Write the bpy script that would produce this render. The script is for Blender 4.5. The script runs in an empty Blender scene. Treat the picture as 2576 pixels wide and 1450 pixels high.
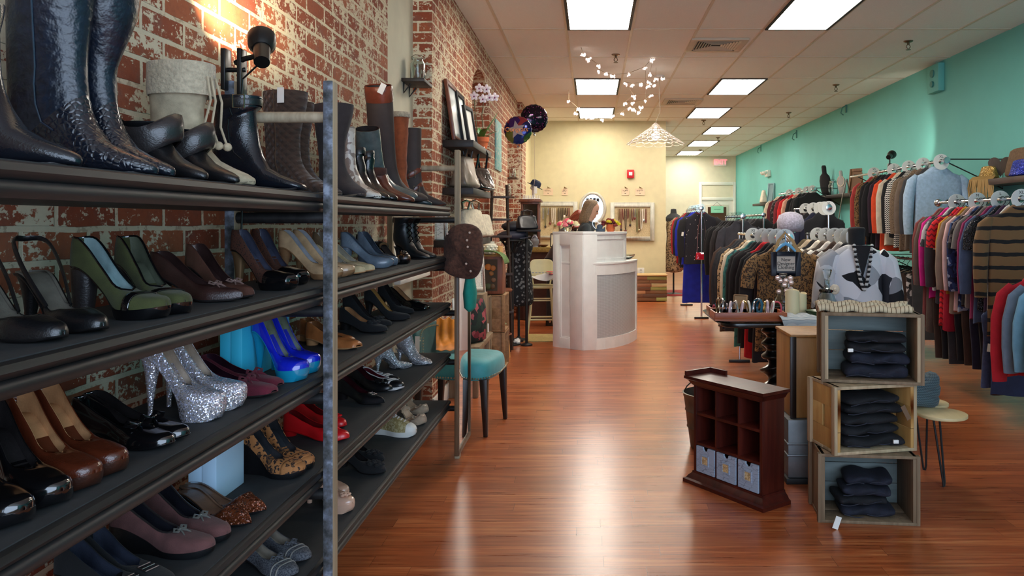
import bpy, bmesh, math, random
from mathutils import Vector, Matrix
R = random.Random(7)
COL = bpy.context.scene.collection
F, CX, CY, H, CEIL = 1950.0, 1490.0, 560.0, 1.35, 3.15
PI = math.pi

def P(px, py, Y): return Vector(((px - CX) * Y / F, Y, H - (py - CY) * Y / F))
def xat(px, Y): return (px - CX) * Y / F
def zat(py, Y): return H - (py - CY) * Y / F
def yfloor(py): return F * H / (py - CY)
def S(r, g, b):
    f = lambda c: (c / 255 / 12.92) if c <= 10.3 else ((c / 255 + .055) / 1.055) ** 2.4
    return (f(r), f(g), f(b), 1)
def lerp(a, b, t): return a + (b - a) * t
def sm(t):
    t = min(1, max(0, t)); return t * t * (3 - 2 * t)
def interp(tab, x):
    if x <= tab[0][0]: return tab[0][1]
    for (a, va), (b, vb) in zip(tab, tab[1:]):
        if x <= b: return lerp(va, vb, (x - a) / (b - a))
    return tab[-1][1]

# ---------------------------------------------------------------- materials
class NT:
    def __init__(s, name):
        s.m = bpy.data.materials.new(name); s.m.use_nodes = True
        s.t = s.m.node_tree; s.t.nodes.clear()
        o = s.t.nodes.new('ShaderNodeOutputMaterial')
        s.b = s.t.nodes.new('ShaderNodeBsdfPrincipled')
        s.t.links.new(s.b.outputs[0], o.inputs[0]); s.o = o
    def put(s, sock, v):
        if isinstance(v, bpy.types.NodeSocket): s.t.links.new(v, sock)
        else: sock.default_value = v
    def n(s, typ, ins=None, **at):
        nd = s.t.nodes.new('ShaderNode' + typ)
        for k, v in at.items(): setattr(nd, k, v)
        for k, v in (ins or {}).items(): s.put(nd.inputs[k], v)
        return nd
    def math(s, op, a, b=0.0, c=0.0):
        return s.n('Math', {0: a, 1: b, 2: c}, operation=op).outputs[0]
    def mix(s, fac, a, b, bt='MIX'):
        return s.n('Mix', {0: fac, 6: a, 7: b}, data_type='RGBA', blend_type=bt).outputs[2]
    def ramp(s, fac, stops, interp='LINEAR'):
        nd = s.n('ValToRGB', {0: fac}); cr = nd.color_ramp; cr.interpolation = interp
        while len(cr.elements) < len(stops): cr.elements.new(.5)
        for e, (p, c) in zip(cr.elements, stops):
            e.position = p; e.color = c if len(c) == 4 else (*c, 1)
        return nd.outputs[0]
    def step(s, fac, a, b):
        return s.n('MapRange', {0: fac, 1: a, 2: b}).outputs[0]
    def co(s, k='Object'): return s.n('TexCoord').outputs[k]
    def noise(s, vec, sc, det=3, ro=.5, out=0):
        return s.n('TexNoise', {'Vector': vec, 'Scale': sc, 'Detail': det, 'Roughness': ro}).outputs[out]
    def map(s, vec, scale=(1, 1, 1), loc=(0, 0, 0), rot=(0, 0, 0)):
        return s.n('Mapping', {0: vec, 1: loc, 2: rot, 3: scale}).outputs[0]
    def sep(s, vec): return s.n('SeparateXYZ', {0: vec}).outputs
    def comb(s, x, y, z): return s.n('CombineXYZ', {0: x, 1: y, 2: z}).outputs[0]
    def bump(s, h, st=.3, d=.01):
        s.put(s.b.inputs['Normal'], s.n('Bump', {'Height': h, 'Strength': st, 'Distance': d}).outputs[0])
    def fin(s, col, rough=.5, metal=0., **kw):
        s.put(s.b.inputs['Base Color'], col); s.put(s.b.inputs['Roughness'], rough); s.put(s.b.inputs['Metallic'], metal)
        for k, v in kw.items(): s.put(s.b.inputs[k.replace('_', ' ')], v)
        return s.m
_MC = {}
def mat(name, rgb, rough=.5, metal=0., var=0., vs=30, bump=0., bs=200, coat=0., sheen=0.):
    key = (name, rgb, rough, metal, var, vs, bump, bs, coat, sheen)
    if key in _MC: return _MC[key]
    t = NT(name); c = S(*rgb)
    if var or bump: v = t.co()
    if var:
        k = t.noise(v, vs, 3)
        lo = tuple(x * (1 - var) for x in c[:3]) + (1,); hi = tuple(min(1, x * (1 + var)) for x in c[:3]) + (1,)
        c = t.mix(t.step(k, .3, .7), lo, hi)
    if bump: t.bump(t.noise(v, bs, 2), bump, .004)
    kw = {}
    if coat: kw['Coat_Weight'] = coat; kw['Coat_Roughness'] = .05
    if sheen: kw['Sheen_Weight'] = sheen
    t.fin(c, rough, metal, **kw); _MC[key] = t.m
    return t.m
def leather(rgb, rough=.33): return mat('leather', rgb, rough, var=.25, vs=25, bump=.15, bs=260, coat=.15)
def patent(rgb): return mat('patent_leather', rgb, .12, coat=.8)
def suede(rgb): return mat('suede', rgb, .9, var=.22, vs=35, bump=.25, bs=420, sheen=.08)
def cloth(rgb, var=.15): return mat('cloth', rgb, .88, var=var, vs=14, bump=.3, bs=160, sheen=.04)
def metal(rgb=(200, 200, 205), rough=.25): return mat('metal', rgb, rough, 1.)
def paint(rgb, rough=.5): return mat('paint', rgb, rough, var=.04, vs=8)
def plastic(rgb, rough=.35): return mat('plastic', rgb, rough)
def emis(name, rgb, st):
    key = ('emis', name, rgb, st)
    if key not in _MC:
        t = NT(name); t.fin((.8, .8, .8, 1), .5, Emission_Color=S(*rgb), Emission_Strength=st); _MC[key] = t.m
    return _MC[key]
def glass(name='glass', rgb=(235, 245, 245), rough=.03, ior=1.45):
    key = ('glass', name, rgb)
    if key not in _MC:
        t = NT(name); t.fin(S(*rgb), rough, 0., Transmission_Weight=1., IOR=ior); _MC[key] = t.m
    return _MC[key]
def wood(rgb, rgb2, rough=.5, sc=(1, 1, 12), name='wood', grain=30, peel=None):
    key = ('wood', rgb, rgb2, rough, sc, grain, peel)
    if key in _MC: return _MC[key]
    t = NT(name); v = t.co(); d = t.map(v, tuple(grain / q for q in sc))
    k = t.noise(d, 1, 5, .6); c = t.mix(t.step(k, .3, .72), S(*rgb), S(*rgb2))
    if peel: c = t.mix(t.step(t.noise(v, 22, 6, .7), .52, .58), c, S(*peel))
    t.bump(k, .25, .004); _MC[key] = t.fin(c, rough); return t.m
def glitter(rgb, rgb2, sc=420):
    key = ('glit', rgb, rgb2)
    if key in _MC: return _MC[key]
    t = NT('glitter'); v = t.co()
    vo = t.n('TexVoronoi', {'Vector': v, 'Scale': sc})
    k = t.sep(vo.outputs['Color'])
    c = t.mix(k[0], S(*rgb), S(*rgb2))
    nm = t.n('VectorMath', {0: vo.outputs['Color'], 1: (.5, .5, .5)}, operation='SUBTRACT').outputs[0]
    nm = t.n('VectorMath', {0: nm, 3: 1.1}, operation='SCALE').outputs[0]
    nm = t.n('VectorMath', {0: nm, 1: t.n('NewGeometry').outputs['Normal']}, operation='ADD').outputs[0]
    t.put(t.b.inputs['Normal'], t.n('VectorMath', {0: nm}, operation='NORMALIZE').outputs[0])
    _MC[key] = t.fin(c, .25, .55); return t.m
def leopard(base, spot, sc=38, name='leopard_print'):
    key = ('leo', base, spot, sc)
    if key in _MC: return _MC[key]
    t = NT(name); v = t.co()
    w = t.mix(.06, v, t.noise(v, sc * .8, 2, out=1))
    d = t.n('TexVoronoi', {'Vector': w, 'Scale': sc, 'Randomness': .9}).outputs['Distance']
    c = t.ramp(d, [(0, S(*[int(x * .62) for x in base])), (.24, S(*[int(x * .62) for x in base])), (.27, S(*spot)), (.44, S(*spot)), (.48, S(*base))])
    _MC[key] = t.fin(c, .8); return t.m
def blobs(rgbs, sc=18, name='print_cloth', rough=.85):
    """large patches of several colours"""
    key = ('blob', tuple(rgbs), sc)
    if key in _MC: return _MC[key]
    t = NT(name); v = t.co()
    k = t.sep(t.n('TexVoronoi', {'Vector': t.mix(.08, v, t.noise(v, sc * .5, 1, out=1)), 'Scale': sc}).outputs['Color'])[0]
    n = len(rgbs); c = t.ramp(k, [(i / n, S(*q)) for i, q in enumerate(rgbs)], 'CONSTANT')
    _MC[key] = t.fin(c, rough); return t.m
def stripes(rgbs, period, axis=2, chevron=0., name='striped_cloth', wob=0.):
    key = ('str', tuple(rgbs), period, axis, chevron, wob)
    if key in _MC: return _MC[key]
    t = NT(name); v = t.co(); q = t.sep(v); k = q[axis]
    if chevron:
        z = t.math('PINGPONG', q[0], chevron); k = t.math('ADD', k, z)
    if wob: k = t.math('ADD', k, t.math('MULTIPLY', t.noise(v, 12, 2), wob))
    k = t.math('FRACT', t.math('ADD', t.math('DIVIDE', k, period), 50.))
    tot = sum(x[1] for x in rgbs); a = 0; st = []
    for c, w in rgbs: st.append((a / tot, S(*c))); a += w
    _MC[key] = t.fin(t.ramp(k, st, 'CONSTANT'), .88, Sheen_Weight=.1); return t.m
def dots(base, dot, sc=60, r=.22, name='dotted_cloth'):
    key = ('dot', base, dot, sc)
    if key in _MC: return _MC[key]
    t = NT(name); d = t.n('TexVoronoi', {'Vector': t.co(), 'Scale': sc}).outputs['Distance']
    _MC[key] = t.fin(t.mix(t.step(d, r, r + .05), S(*dot), S(*base)), .85); return t.m
def tweed(a, b, sc=260):
    key = ('tw', a, b, sc)
    if key in _MC: return _MC[key]
    t = NT('tweed'); v = t.co(); _MC[key] = t.fin(t.mix(t.step(t.noise(v, sc, 2), .42, .58), S(*a), S(*b)), .9); return t.m
def crackle(a, b):
    t = NT('crackled_paint'); v = t.map(t.co(), (26, 26, 80))
    d = t.n('TexVoronoi', {'Vector': t.mix(.2, v, t.noise(v, 1.5, 2, out=1)), 'Scale': 1.}, feature='DISTANCE_TO_EDGE').outputs['Distance']
    k = t.math('MULTIPLY', t.step(d, .0, .05), 1.); k2 = t.step(t.noise(t.co(), 9, 2), .42, .6)
    return t.fin(t.mix(t.math('MAXIMUM', k, k2), S(*b), S(*a)), .6)

# ---------------------------------------------------------------- geometry
class G:
    def __init__(s): s.v = []; s.f = []
    def add(s, v, f, M=None):
        b = len(s.v)
        s.v += [tuple(M @ Vector(p)) if M else tuple(p) for p in v]
        s.f += [tuple(i + b for i in q) for q in f]; return s
    def box(s, c, d, rz=0, rx=0, ry=0):
        x, y, z = (q / 2 for q in d)
        v = [(-x, -y, -z), (x, -y, -z), (x, y, -z), (-x, y, -z), (-x, -y, z), (x, -y, z), (x, y, z), (-x, y, z)]
        M = Matrix.Translation(c) @ Matrix.Rotation(rz, 4, 'Z') @ Matrix.Rotation(ry, 4, 'Y') @ Matrix.Rotation(rx, 4, 'X')
        return s.add(v, [(0, 3, 2, 1), (4, 5, 6, 7), (0, 1, 5, 4), (1, 2, 6, 5), (2, 3, 7, 6), (3, 0, 4, 7)], M)
    def bb(s, x0, x1, y0, y1, z0, z1):
        return s.box(((x0 + x1) / 2, (y0 + y1) / 2, (z0 + z1) / 2), (abs(x1 - x0), abs(y1 - y0), abs(z1 - z0)))
    def loft(s, rings, c0=True, c1=True, closed=True):
        n = len(rings[0]); v = [p for r in rings for p in r]; f = []
        m = n if closed else n - 1
        for i in range(len(rings) - 1):
            for j in range(m):
                k = (j + 1) % n
                f.append((i * n + j, i * n + k, (i + 1) * n + k, (i + 1) * n + j))
        if closed and c0: f.append(tuple(reversed(range(n))))
        if closed and c1: f.append(tuple((len(rings) - 1) * n + j for j in range(n)))
        return s.add(v, f)
    def tube(s, pts, r, n=8, closed=False, flat=None):
        pts = [Vector(p) for p in pts]; N = len(pts)
        rr = r if isinstance(r, (list, tuple)) else [r] * N
        rings = []; up = None
        for i, p in enumerate(pts):
            a = pts[(i - 1) % N] if (closed or i > 0) else p
            b = pts[(i + 1) % N] if (closed or i < N - 1) else p
            t = (b - a).normalized() if (b - a).length > 1e-9 else Vector((0, 0, 1))
            if up is None:
                up = Vector((0, 0, 1)) if abs(t.z) < .9 else Vector((1, 0, 0))
            u = (up - t * up.dot(t))
            u = u.normalized() if u.length > 1e-6 else t.orthogonal().normalized()
            w = t.cross(u); up = u
            fl = flat or (1, 1)
            rings.append([p + (u * math.cos(2 * PI * j / n) * fl[0] + w * math.sin(2 * PI * j / n) * fl[1]) * rr[i] for j in range(n)])
        if closed: rings.append(rings[0]); return s.loft(rings, False, False)
        return s.loft(rings)
    def cyl(s, a, b, r0, r1=None, n=14):
        return s.tube([a, b], [r0, r0 if r1 is None else r1], n)
    def lathe(s, prof, n=20, c=(0, 0, 0), cap=True, sx=1, sy=1):
        rings = [[(c[0] + r * sx * math.cos(2 * PI * j / n), c[1] + r * sy * math.sin(2 * PI * j / n), c[2] + z) for j in range(n)] for r, z in prof]
        return s.loft(rings, cap, cap)
    def sph(s, c, r, n=12, m=8, M=None):
        r = r if isinstance(r, (tuple, list)) else (r, r, r)
        g = G(); rings = []
        for i in range(m + 1):
            a = -PI / 2 + PI * i / m; q = max(math.cos(a), 1e-3)
            rings.append([(r[0] * q * math.cos(2 * PI * j / n), r[1] * q * math.sin(2 * PI * j / n), r[2] * math.sin(a)) for j in range(n)])
        g.loft(rings)
        T = Matrix.Translation(c) @ (M or Matrix())
        return s.add(g.v, g.f, T)
    def ring(s, c, R0, r, n=24, k=6, ax='Z', sx=1, sy=1):
        Rm = {'Z': Matrix(), 'X': Matrix.Rotation(PI / 2, 4, 'Y'), 'Y': Matrix.Rotation(PI / 2, 4, 'X')}[ax]
        pts = [Vector(c) + Rm @ Vector((R0 * sx * math.cos(2 * PI * j / n), R0 * sy * math.sin(2 * PI * j / n), 0)) for j in range(n)]
        return s.tube(pts, r, k, True)
    def prism(s, poly, a, b, M=None):
        n = len(poly)
        v = [(x, y, a) for x, y in poly] + [(x, y, b) for x, y in poly]
        f = [tuple(reversed(range(n))), tuple(range(n, 2 * n))] + [(i, (i + 1) % n, n + (i + 1) % n, n + i) for i in range(n)]
        return s.add(v, f, M)
    def grid(s, pts):
        h, w = len(pts), len(pts[0]); v = [p for r in pts for p in r]
        return s.add(v, [(i * w + j, i * w + j + 1, (i + 1) * w + j + 1, (i + 1) * w + j) for i in range(h - 1) for j in range(w - 1)])
    def put(s, g, M): return s.add(g.v, g.f, M)

def ob(name, g, m, parent=None, loc=(0, 0, 0), rz=0, smooth=35, bevel=0, sub=0, solid=0, rot=None):
    me = bpy.data.meshes.new(name); me.from_pydata(g.v, [], g.f)
    bm = bmesh.new(); bm.from_mesh(me)
    bmesh.ops.remove_doubles(bm, verts=bm.verts, dist=1e-5)
    bmesh.ops.recalc_face_normals(bm, faces=bm.faces)
    if bevel:
        e = [x for x in bm.edges if len(x.link_faces) == 2 and x.calc_face_angle(0) > .6]
        bmesh.ops.bevel(bm, geom=e, offset=bevel, segments=2, affect='EDGES', profile=.5)
    bm.to_mesh(me); bm.free()
    if smooth:
        me.polygons.foreach_set('use_smooth', [True] * len(me.polygons)); me.set_sharp_from_angle(angle=math.radians(smooth))
    if m: me.materials.append(m)
    o = bpy.data.objects.new(name, me); COL.objects.link(o)
    o.location = loc; o.rotation_euler = rot or (0, 0, rz)
    if solid:
        q = o.modifiers.new('solid', 'SOLIDIFY'); q.thickness = solid; q.offset = -1
    if sub:
        q = o.modifiers.new('sub', 'SUBSURF'); q.levels = sub; q.render_levels = sub
    if parent: o.parent = parent
    return o
def tag(o, label, cat, group=None, kind=None):
    o['label'] = label; o['category'] = cat
    if group: o['group'] = group
    if kind: o['kind'] = kind
    return o
def thing(name, label, cat, loc=(0, 0, 0), rz=0, group=None, rot=None):
    o = bpy.data.objects.new(name, None); COL.objects.link(o); o.empty_display_size = .05
    o.location = loc; o.rotation_euler = rot or (0, 0, rz); return tag(o, label, cat, group)
def solo(name, g, m, label, cat, group=None, **k): return tag(ob(name, g, m, **k), label, cat, group)
def struct(name, g, m, **k):
    o = ob(name, g, m, **k); o['kind'] = 'structure'; return o
def clone(root, loc, rz=0, label=None, group=None, rot=None, swap=None):
    def cp(o, par):
        c = o.copy(); COL.objects.link(c); c.parent = par
        if swap and o.type == 'MESH':
            c.data = o.data.copy()
            for i, x in enumerate(c.data.materials):
                if x in swap: c.data.materials[i] = swap[x]
        for ch in o.children: cp(ch, c)
        return c
    r = cp(root, None); r.location = loc; r.rotation_euler = rot or (0, 0, rz)
    if label: r['label'] = label
    if group: r['group'] = group
    return r
def text(name, s, size, m, parent=None, loc=(0, 0, 0), rot=(PI / 2, 0, 0), ext=.0008, align='CENTER', sp=1.0, bold=0.):
    cu = bpy.data.curves.new(name, 'FONT'); cu.body = s; cu.size = size; cu.extrude = ext; cu.align_x = align; cu.align_y = 'CENTER'; cu.space_line = sp; cu.offset = bold
    o = bpy.data.objects.new(name, cu); COL.objects.link(o)
    dg = bpy.context.evaluated_depsgraph_get(); me = bpy.data.meshes.new_from_object(o.evaluated_get(dg))
    bpy.data.objects.remove(o); me.materials.clear(); me.materials.append(m)
    o = bpy.data.objects.new(name, me); COL.objects.link(o); o.location = loc; o.rotation_euler = rot
    if parent: o.parent = parent
    return o
# ================================================================ the room
XR, YB, YC = 3.89, 13.76, 21.0
def brick_mat():
    t = NT('painted_brick'); v = t.co(); q = t.sep(v)
    u = t.math('ADD', q[0], q[1])
    wob = t.noise(v, 5, 2, out=1); wq = t.sep(wob)
    uv = t.comb(t.math('ADD', u, t.math('MULTIPLY', wq[0], .012)), t.math('ADD', q[2], t.math('MULTIPLY', wq[1], .012)), 0.)
    br = t.n('TexBrick', {'Vector': uv, 'Color1': S(142, 68, 42), 'Color2': S(178, 104, 68), 'Mortar': S(190, 172, 144), 'Scale': 1., 'Mortar Size': .0075, 'Mortar Smooth': .25, 'Bias': -.2, 'Brick Width': .215, 'Row Height': .0745})
    fac = br.outputs['Fac']
    n1 = t.noise(v, 9, 6, .68); n2 = t.noise(t.map(v, (1, 1, 1.6)), 34, 5, .65); n3 = t.noise(v, 1.3, 2)
    col = t.mix(t.math('MULTIPLY', t.step(t.noise(v, 60, 3), .45, .75), .3), br.outputs['Color'], S(100, 56, 44))
    col = t.mix(t.math('MULTIPLY', t.step(t.noise(v, 14, 4, .6), .5, .7), .45), col, S(120, 92, 82))
    n4 = t.noise(t.map(v, (1, 1, 1.3)), 75, 4, .6)
    k = t.math('ADD', t.math('MULTIPLY', n1, .42), t.math('MULTIPLY', n2, .40))
    k = t.math('ADD', k, t.math('MULTIPLY', n4, .2))
    k = t.math('ADD', k, t.math('MULTIPLY', t.math('SUBTRACT', n3, .5), .2))
    k = t.math('ADD', k, t.math('MULTIPLY', fac, .09))
    peel = t.step(k, .528, .55)
    col = t.mix(peel, col, t.mix(n2, S(205, 190, 160), S(226, 214, 186)))
    hgt = t.math('ADD', t.math('MULTIPLY', t.math('SUBTRACT', 1., fac), 1.), t.math('MULTIPLY', n2, .35))
    t.bump(hgt, .55, .008)
    return t.fin(col, .85)
def floor_mat():
    t = NT('laminate_floor'); v = t.co(); q = t.sep(v)
    W, Ln = .098, .92
    row = t.math('FLOOR', t.math('DIVIDE', q[1], W))
    rr = t.n('TexWhiteNoise', {'W': row}, noise_dimensions='1D').outputs[0]
    xx = t.math('ADD', t.math('DIVIDE', q[0], Ln), t.math('MULTIPLY', rr, 7.3))
    pid = t.comb(t.math('FLOOR', xx), row, 0.)
    pr = t.n('TexWhiteNoise', {'Vector': pid}, noise_dimensions='2D').outputs
    gr = t.noise(t.n('VectorMath', {0: t.map(v, (3.2, 60, 1)), 1: pr[1]}, operation='ADD').outputs[0], 1., 5, .6)
    g2 = t.noise(t.map(v, (1.2, 16, 1)), 1., 3, .5)
    c = t.ramp(t.math('ADD', t.math('MULTIPLY', gr, .65), t.math('MULTIPLY', g2, .35)), [(.34, S(128, 58, 26)), (.5, S(190, 100, 52)), (.66, S(222, 144, 88))])
    c = t.mix(t.math('MULTIPLY', pr[0], .6), c, S(146, 70, 34))
    ey = t.math('PINGPONG', t.math('DIVIDE', q[1], W), .5); ex = t.math('PINGPONG', xx, .5)
    e = t.math('MULTIPLY', t.step(ey, 0., .014), t.step(ex, 0., .0016))
    c = t.mix(e, S(84, 38, 20), c)
    t.bump(t.math('ADD', t.math('MULTIPLY', e, 1.), t.math('MULTIPLY', gr, .12)), .12, .002)
    return t.fin(c, t.math('ADD', .24, t.math('MULTIPLY', gr, .1)), Coat_Weight=.55, Coat_Roughness=.24)
def ceil_mat():
    t = NT('ceiling_tile'); v = t.co(); k = t.noise(v, 170, 3, .7)
    t.bump(k, .3, .002)
    return t.fin(t.mix(t.step(k, .35, .7), S(238, 238, 232), S(248, 248, 244)), .95)
BRICK, FLOORM = brick_mat(), floor_mat()
CREAM = paint((214, 204, 164), .8); TEAL = mat('teal_paint', (108, 190, 184), .75, var=.03, vs=3); PLASTER = paint((222, 216, 192), .85)
WHITE = paint((232, 230, 222), .45); DARKM = paint((22, 20, 20), .6)
struct('floor', G().bb(-1.5, 4.0, -1.7, 21.2, -.1, 0), FLOORM, smooth=0)
struct('ceiling', G().bb(-1.5, 4.0, -1.7, 21.2, CEIL, CEIL + .1), ceil_mat(), smooth=0)
g = G()
for k in range(-3, 6): g.bb(.3696 + .61 * k - .012, .3696 + .61 * k + .012, -1.6, 21, CEIL - .006, CEIL)
for k in range(-7, 12): g.bb(-1.3, XR, 7.207 + 1.22 * k - .012, 7.207 + 1.22 * k + .012, CEIL - .005, CEIL)
struct('trim_1', g, paint((214, 202, 182), .5), smooth=0)
# left wall: brick piers, a plastered strip and two shallow arched recesses
struct('wall_left', G().bb(-1.5, -1.19, -1.7, 4.506, 0, CEIL), BRICK, smooth=0)
struct('wall_left', G().bb(-1.5, -1.25, 4.506, 5.4, 0, CEIL), PLASTER, smooth=0)
g = G().bb(-1.5, -1.116, 5.4, 7.2, 0, CEIL).bb(-1.5, -1.29, 7.2, 8.37, 0, CEIL).bb(-1.5, -1.116, 8.37, 10.2, 0, CEIL).bb(-1.5, -1.29, 10.2, 11.6, 0, CEIL).bb(-1.5, -1.05, 11.6, 12.2, 0, CEIL)
for a, b, zs in ((7.2, 8.37, 2.55), (10.2, 11.6, 2.5)):
    poly = [(a, CEIL), (a, zs)] + [((a + b) / 2 - (b - a) / 2 * math.cos(PI * i / 12), zs + .32 * math.sin(PI * i / 12)) for i in range(1, 12)] + [(b, zs), (b, CEIL)]
    M = Matrix(((0, 0, 1, 0), (1, 0, 0, 0), (0, 1, 0, 0), (0, 0, 0, 1)))
    g.prism(poly, -1.3, -1.116, M)
struct('wall_left', g, BRICK, smooth=0)
struct('wall_left', G().bb(-1.5, -1.09, 12.2, YB, 0, CEIL), CREAM, smooth=0)
struct('wall_back', G().bb(-1.5, 1.305, YB, YB + .12, 0, CEIL), CREAM, smooth=0)
struct('wall_corridor', G().bb(1.205, 1.305, YB + .12, YC, 0, CEIL), PLASTER, smooth=0)
struct('wall_corridor', G().bb(1.2, 4.0, YC, YC + .2, 0, CEIL), PLASTER, smooth=0)
struct('wall_right', G().bb(XR, 4.05, -1.7, 21.2, 0, CEIL), TEAL, smooth=0)
g = G().bb(-1.5, 4.05, -1.8, -1.7, 0, .45).bb(-1.5, 4.05, -1.8, -1.7, 2.85, CEIL).bb(-1.5, -.9, -1.8, -1.7, .45, 2.85).bb(3.5, 4.05, -1.8, -1.7, .45, 2.85)
struct('wall_front', g, CREAM, smooth=0)
struct('baseboard_left', G().bb(-1.25, -1.232, 4.52, 5.4, 0, .12).bb(-1.116, -1.1, 5.4, 7.2, 0, .12), WHITE, bevel=.004)
struct('baseboard_right', G().bb(XR - .016, XR, 2, 20.9, 0, .11), WHITE, bevel=.004)
struct('baseboard_back', G().bb(-1.1, 1.3, YB - .016, YB, 0, .11), CREAM, bevel=.004)
# corridor door with a transom above it
d = struct('door_1', G().bb(2.96, 3.80, YC - .045, YC - .005, 0, 1.95), WHITE, smooth=0)
ob('transom', G().bb(2.96, 3.80, YC - .045, YC - .005, 2.03, 2.36), paint((222, 214, 190), .6), d, smooth=0)
g = G().bb(2.88, 2.96, YC - .07, YC, 0, 2.44).bb(3.80, 3.88, YC - .07, YC, 0, 2.44).bb(2.96, 3.8, YC - .07, YC, 1.95, 2.03).bb(2.96, 3.8, YC - .07, YC, 2.36, 2.44)
ob('door_frame', g, WHITE, d, bevel=.006)
ob('window_frame', G().bb(3.06, 3.68, YC - .06, YC - .045, .95, 1.83), paint((206, 200, 184)), d, bevel=.004)
ob('pane', G().bb(3.12, 3.62, YC - .066, YC - .06, 1.0, 1.77), mat('dark_glass', (84, 52, 34), .15), d, smooth=0)
ob('handle', G().cyl((3.03, YC - .05, .95), (3.03, YC - .1, .95), .012).sph((3.03, YC - .11, .95), .03), metal(), d)

# ---------------------------------------------------------------- ceiling fittings
def diff_mat():
    t = NT('light_diffuser'); q = t.sep(t.co())
    w = t.math('PINGPONG', t.math('MULTIPLY', q[1], 1.), .087)
    k = t.step(w, .0, .016); b = t.math('ABSOLUTE', t.math('SUBTRACT', t.math('PINGPONG', t.math('ADD', q[0], .1525), .1525), .076))
    st = t.math('MULTIPLY', t.math('ADD', 2.6, t.math('MULTIPLY', k, 1.6)), t.math('SUBTRACT', 1.25, t.math('MULTIPLY', b, 4.)))
    t.put(t.b.inputs['Emission Strength'], t.math('MULTIPLY', st, LAMP))
    return t.fin((.8, .8, .8, 1), .5, Emission_Color=S(255, 246, 232))
LAMP = 4.1
DIFF = diff_mat()
x1, x2, x3 = -.2424, 1.5896, 2.1996
names = ['bright ceiling light panel at the top of the photo, left of the larger air vent', 'ceiling light panel straight behind the string lights, above the counter', 'ceiling light panel nearest the cream back wall, half behind the string lights',
 'ceiling light panel near the teal wall, largest of that row', 'second ceiling light panel of the row along the teal wall', 'third ceiling light panel of the row along the teal wall', 'fourth ceiling light panel of the teal wall row, first past the corridor corner', 'fifth ceiling light panel, second last before the exit sign', 'smallest ceiling light panel, last one before the exit sign']
for (x, y), lb in zip([(x1, 5.987), (x1, 9.647), (x1, 12.087), (x2, 5.987), (x2, 9.647), (x2, 12.087), (x3, 14.527), (x3, 16.967), (x3, 19.407)], names):
    t = thing('ceiling_light', lb, 'ceiling light', (x + .305, y + .61, CEIL - .012), group='fluorescent ceiling panels')
    ob('frame', G().bb(-.293, -.268, -.598, .598, -.004, .012).bb(.268, .293, -.598, .598, -.004, .012).bb(-.268, .268, -.598, -.583, -.004, .012).bb(-.268, .268, .583, .598, -.004, .012), DARKM, t, smooth=0)
    ob('diffuser', G().bb(-.268, .268, -.583, .583, .002, .01), DIFF, t, smooth=0)
for i, (x, y, lb) in enumerate(((1.25, 7.83, 'larger white square air vent between the two nearest light panels'), (1.33, 11.5, 'smaller square air vent farther back beside the pendant lamp'))):
    t = thing('ceiling_vent', lb, 'air vent', (x, y, CEIL), group='ceiling air vents')
    ob('frame', G().bb(-.28, .28, -.28, -.22, -.02, 0).bb(-.28, .28, .22, .28, -.02, 0).bb(-.28, -.22, -.22, .22, -.02, 0).bb(.22, .28, -.22, .22, -.02, 0), paint((205, 190, 168)), t, bevel=.003)
    ob('backing', G().bb(-.22, .22, -.22, .22, -.006, -.001), DARKM, t, smooth=0)
    g = G()
    for k in range(7):
        s = .055 + .026 * k
        for a in range(4):
            M = Matrix.Rotation(a * PI / 2, 4, 'Z')
            q = G().box((0, -s, -.012), (2 * s - .012, .018, .003), rx=.6); g.put(q, M)
    ob('louver', g, paint((200, 186, 164)), t, smooth=0)
SPR = [(1549, 137, 'over the counter aisle beside the string lights'), (2285, 103, 'nearest to the teal wall'), (2103, 213, 'second from the front beside the teal wall'), (1984, 283, 'third from the front beside the teal wall'), (1770, 302, 'past the third light panel of the teal row'), (1806, 346, 'before the fifth light panel in the corridor'), (1762, 377, 'just before the last light panel in the corridor')]
for px, py, lb in SPR:
    Y = F * (CEIL - H) / (CY - py)
    t = thing('fire_sprinkler', 'bronze fire sprinkler head on the ceiling ' + lb, 'sprinkler', (xat(px, Y), Y, CEIL), group='fire sprinkler heads')
    ob('escutcheon', G().lathe([(.045, 0), (.045, -.006), (.03, -.016), (.012, -.018)]), metal((140, 122, 100), .4), t)
    ob('nozzle', G().cyl((0, 0, -.015), (0, 0, -.04), .012).tube([(-.012, 0, -.04), (-.02, 0, -.06), (0, 0, -.085)], .004).tube([(.012, 0, -.04), (.02, 0, -.06), (0, 0, -.085)], .004).lathe([(.004, -.08), (.024, -.086), (.024, -.09), (.004, -.092)]), metal((110, 92, 72), .4), t)
# exit sign
t = thing('exit_sign', 'lit white EXIT sign with pink letters high above the corridor door', 'exit sign', (3.46, YC - .03, 2.98))
ob('housing', G().bb(-.165, .165, -.03, .03, -.1, .1), paint((244, 234, 232), .5), t, bevel=.006)
text('lettering', 'EXIT', .18, emis('sign_red', (255, 16, 84), 1.2), t, (0, -.033, -.002), bold=.005)
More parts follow.
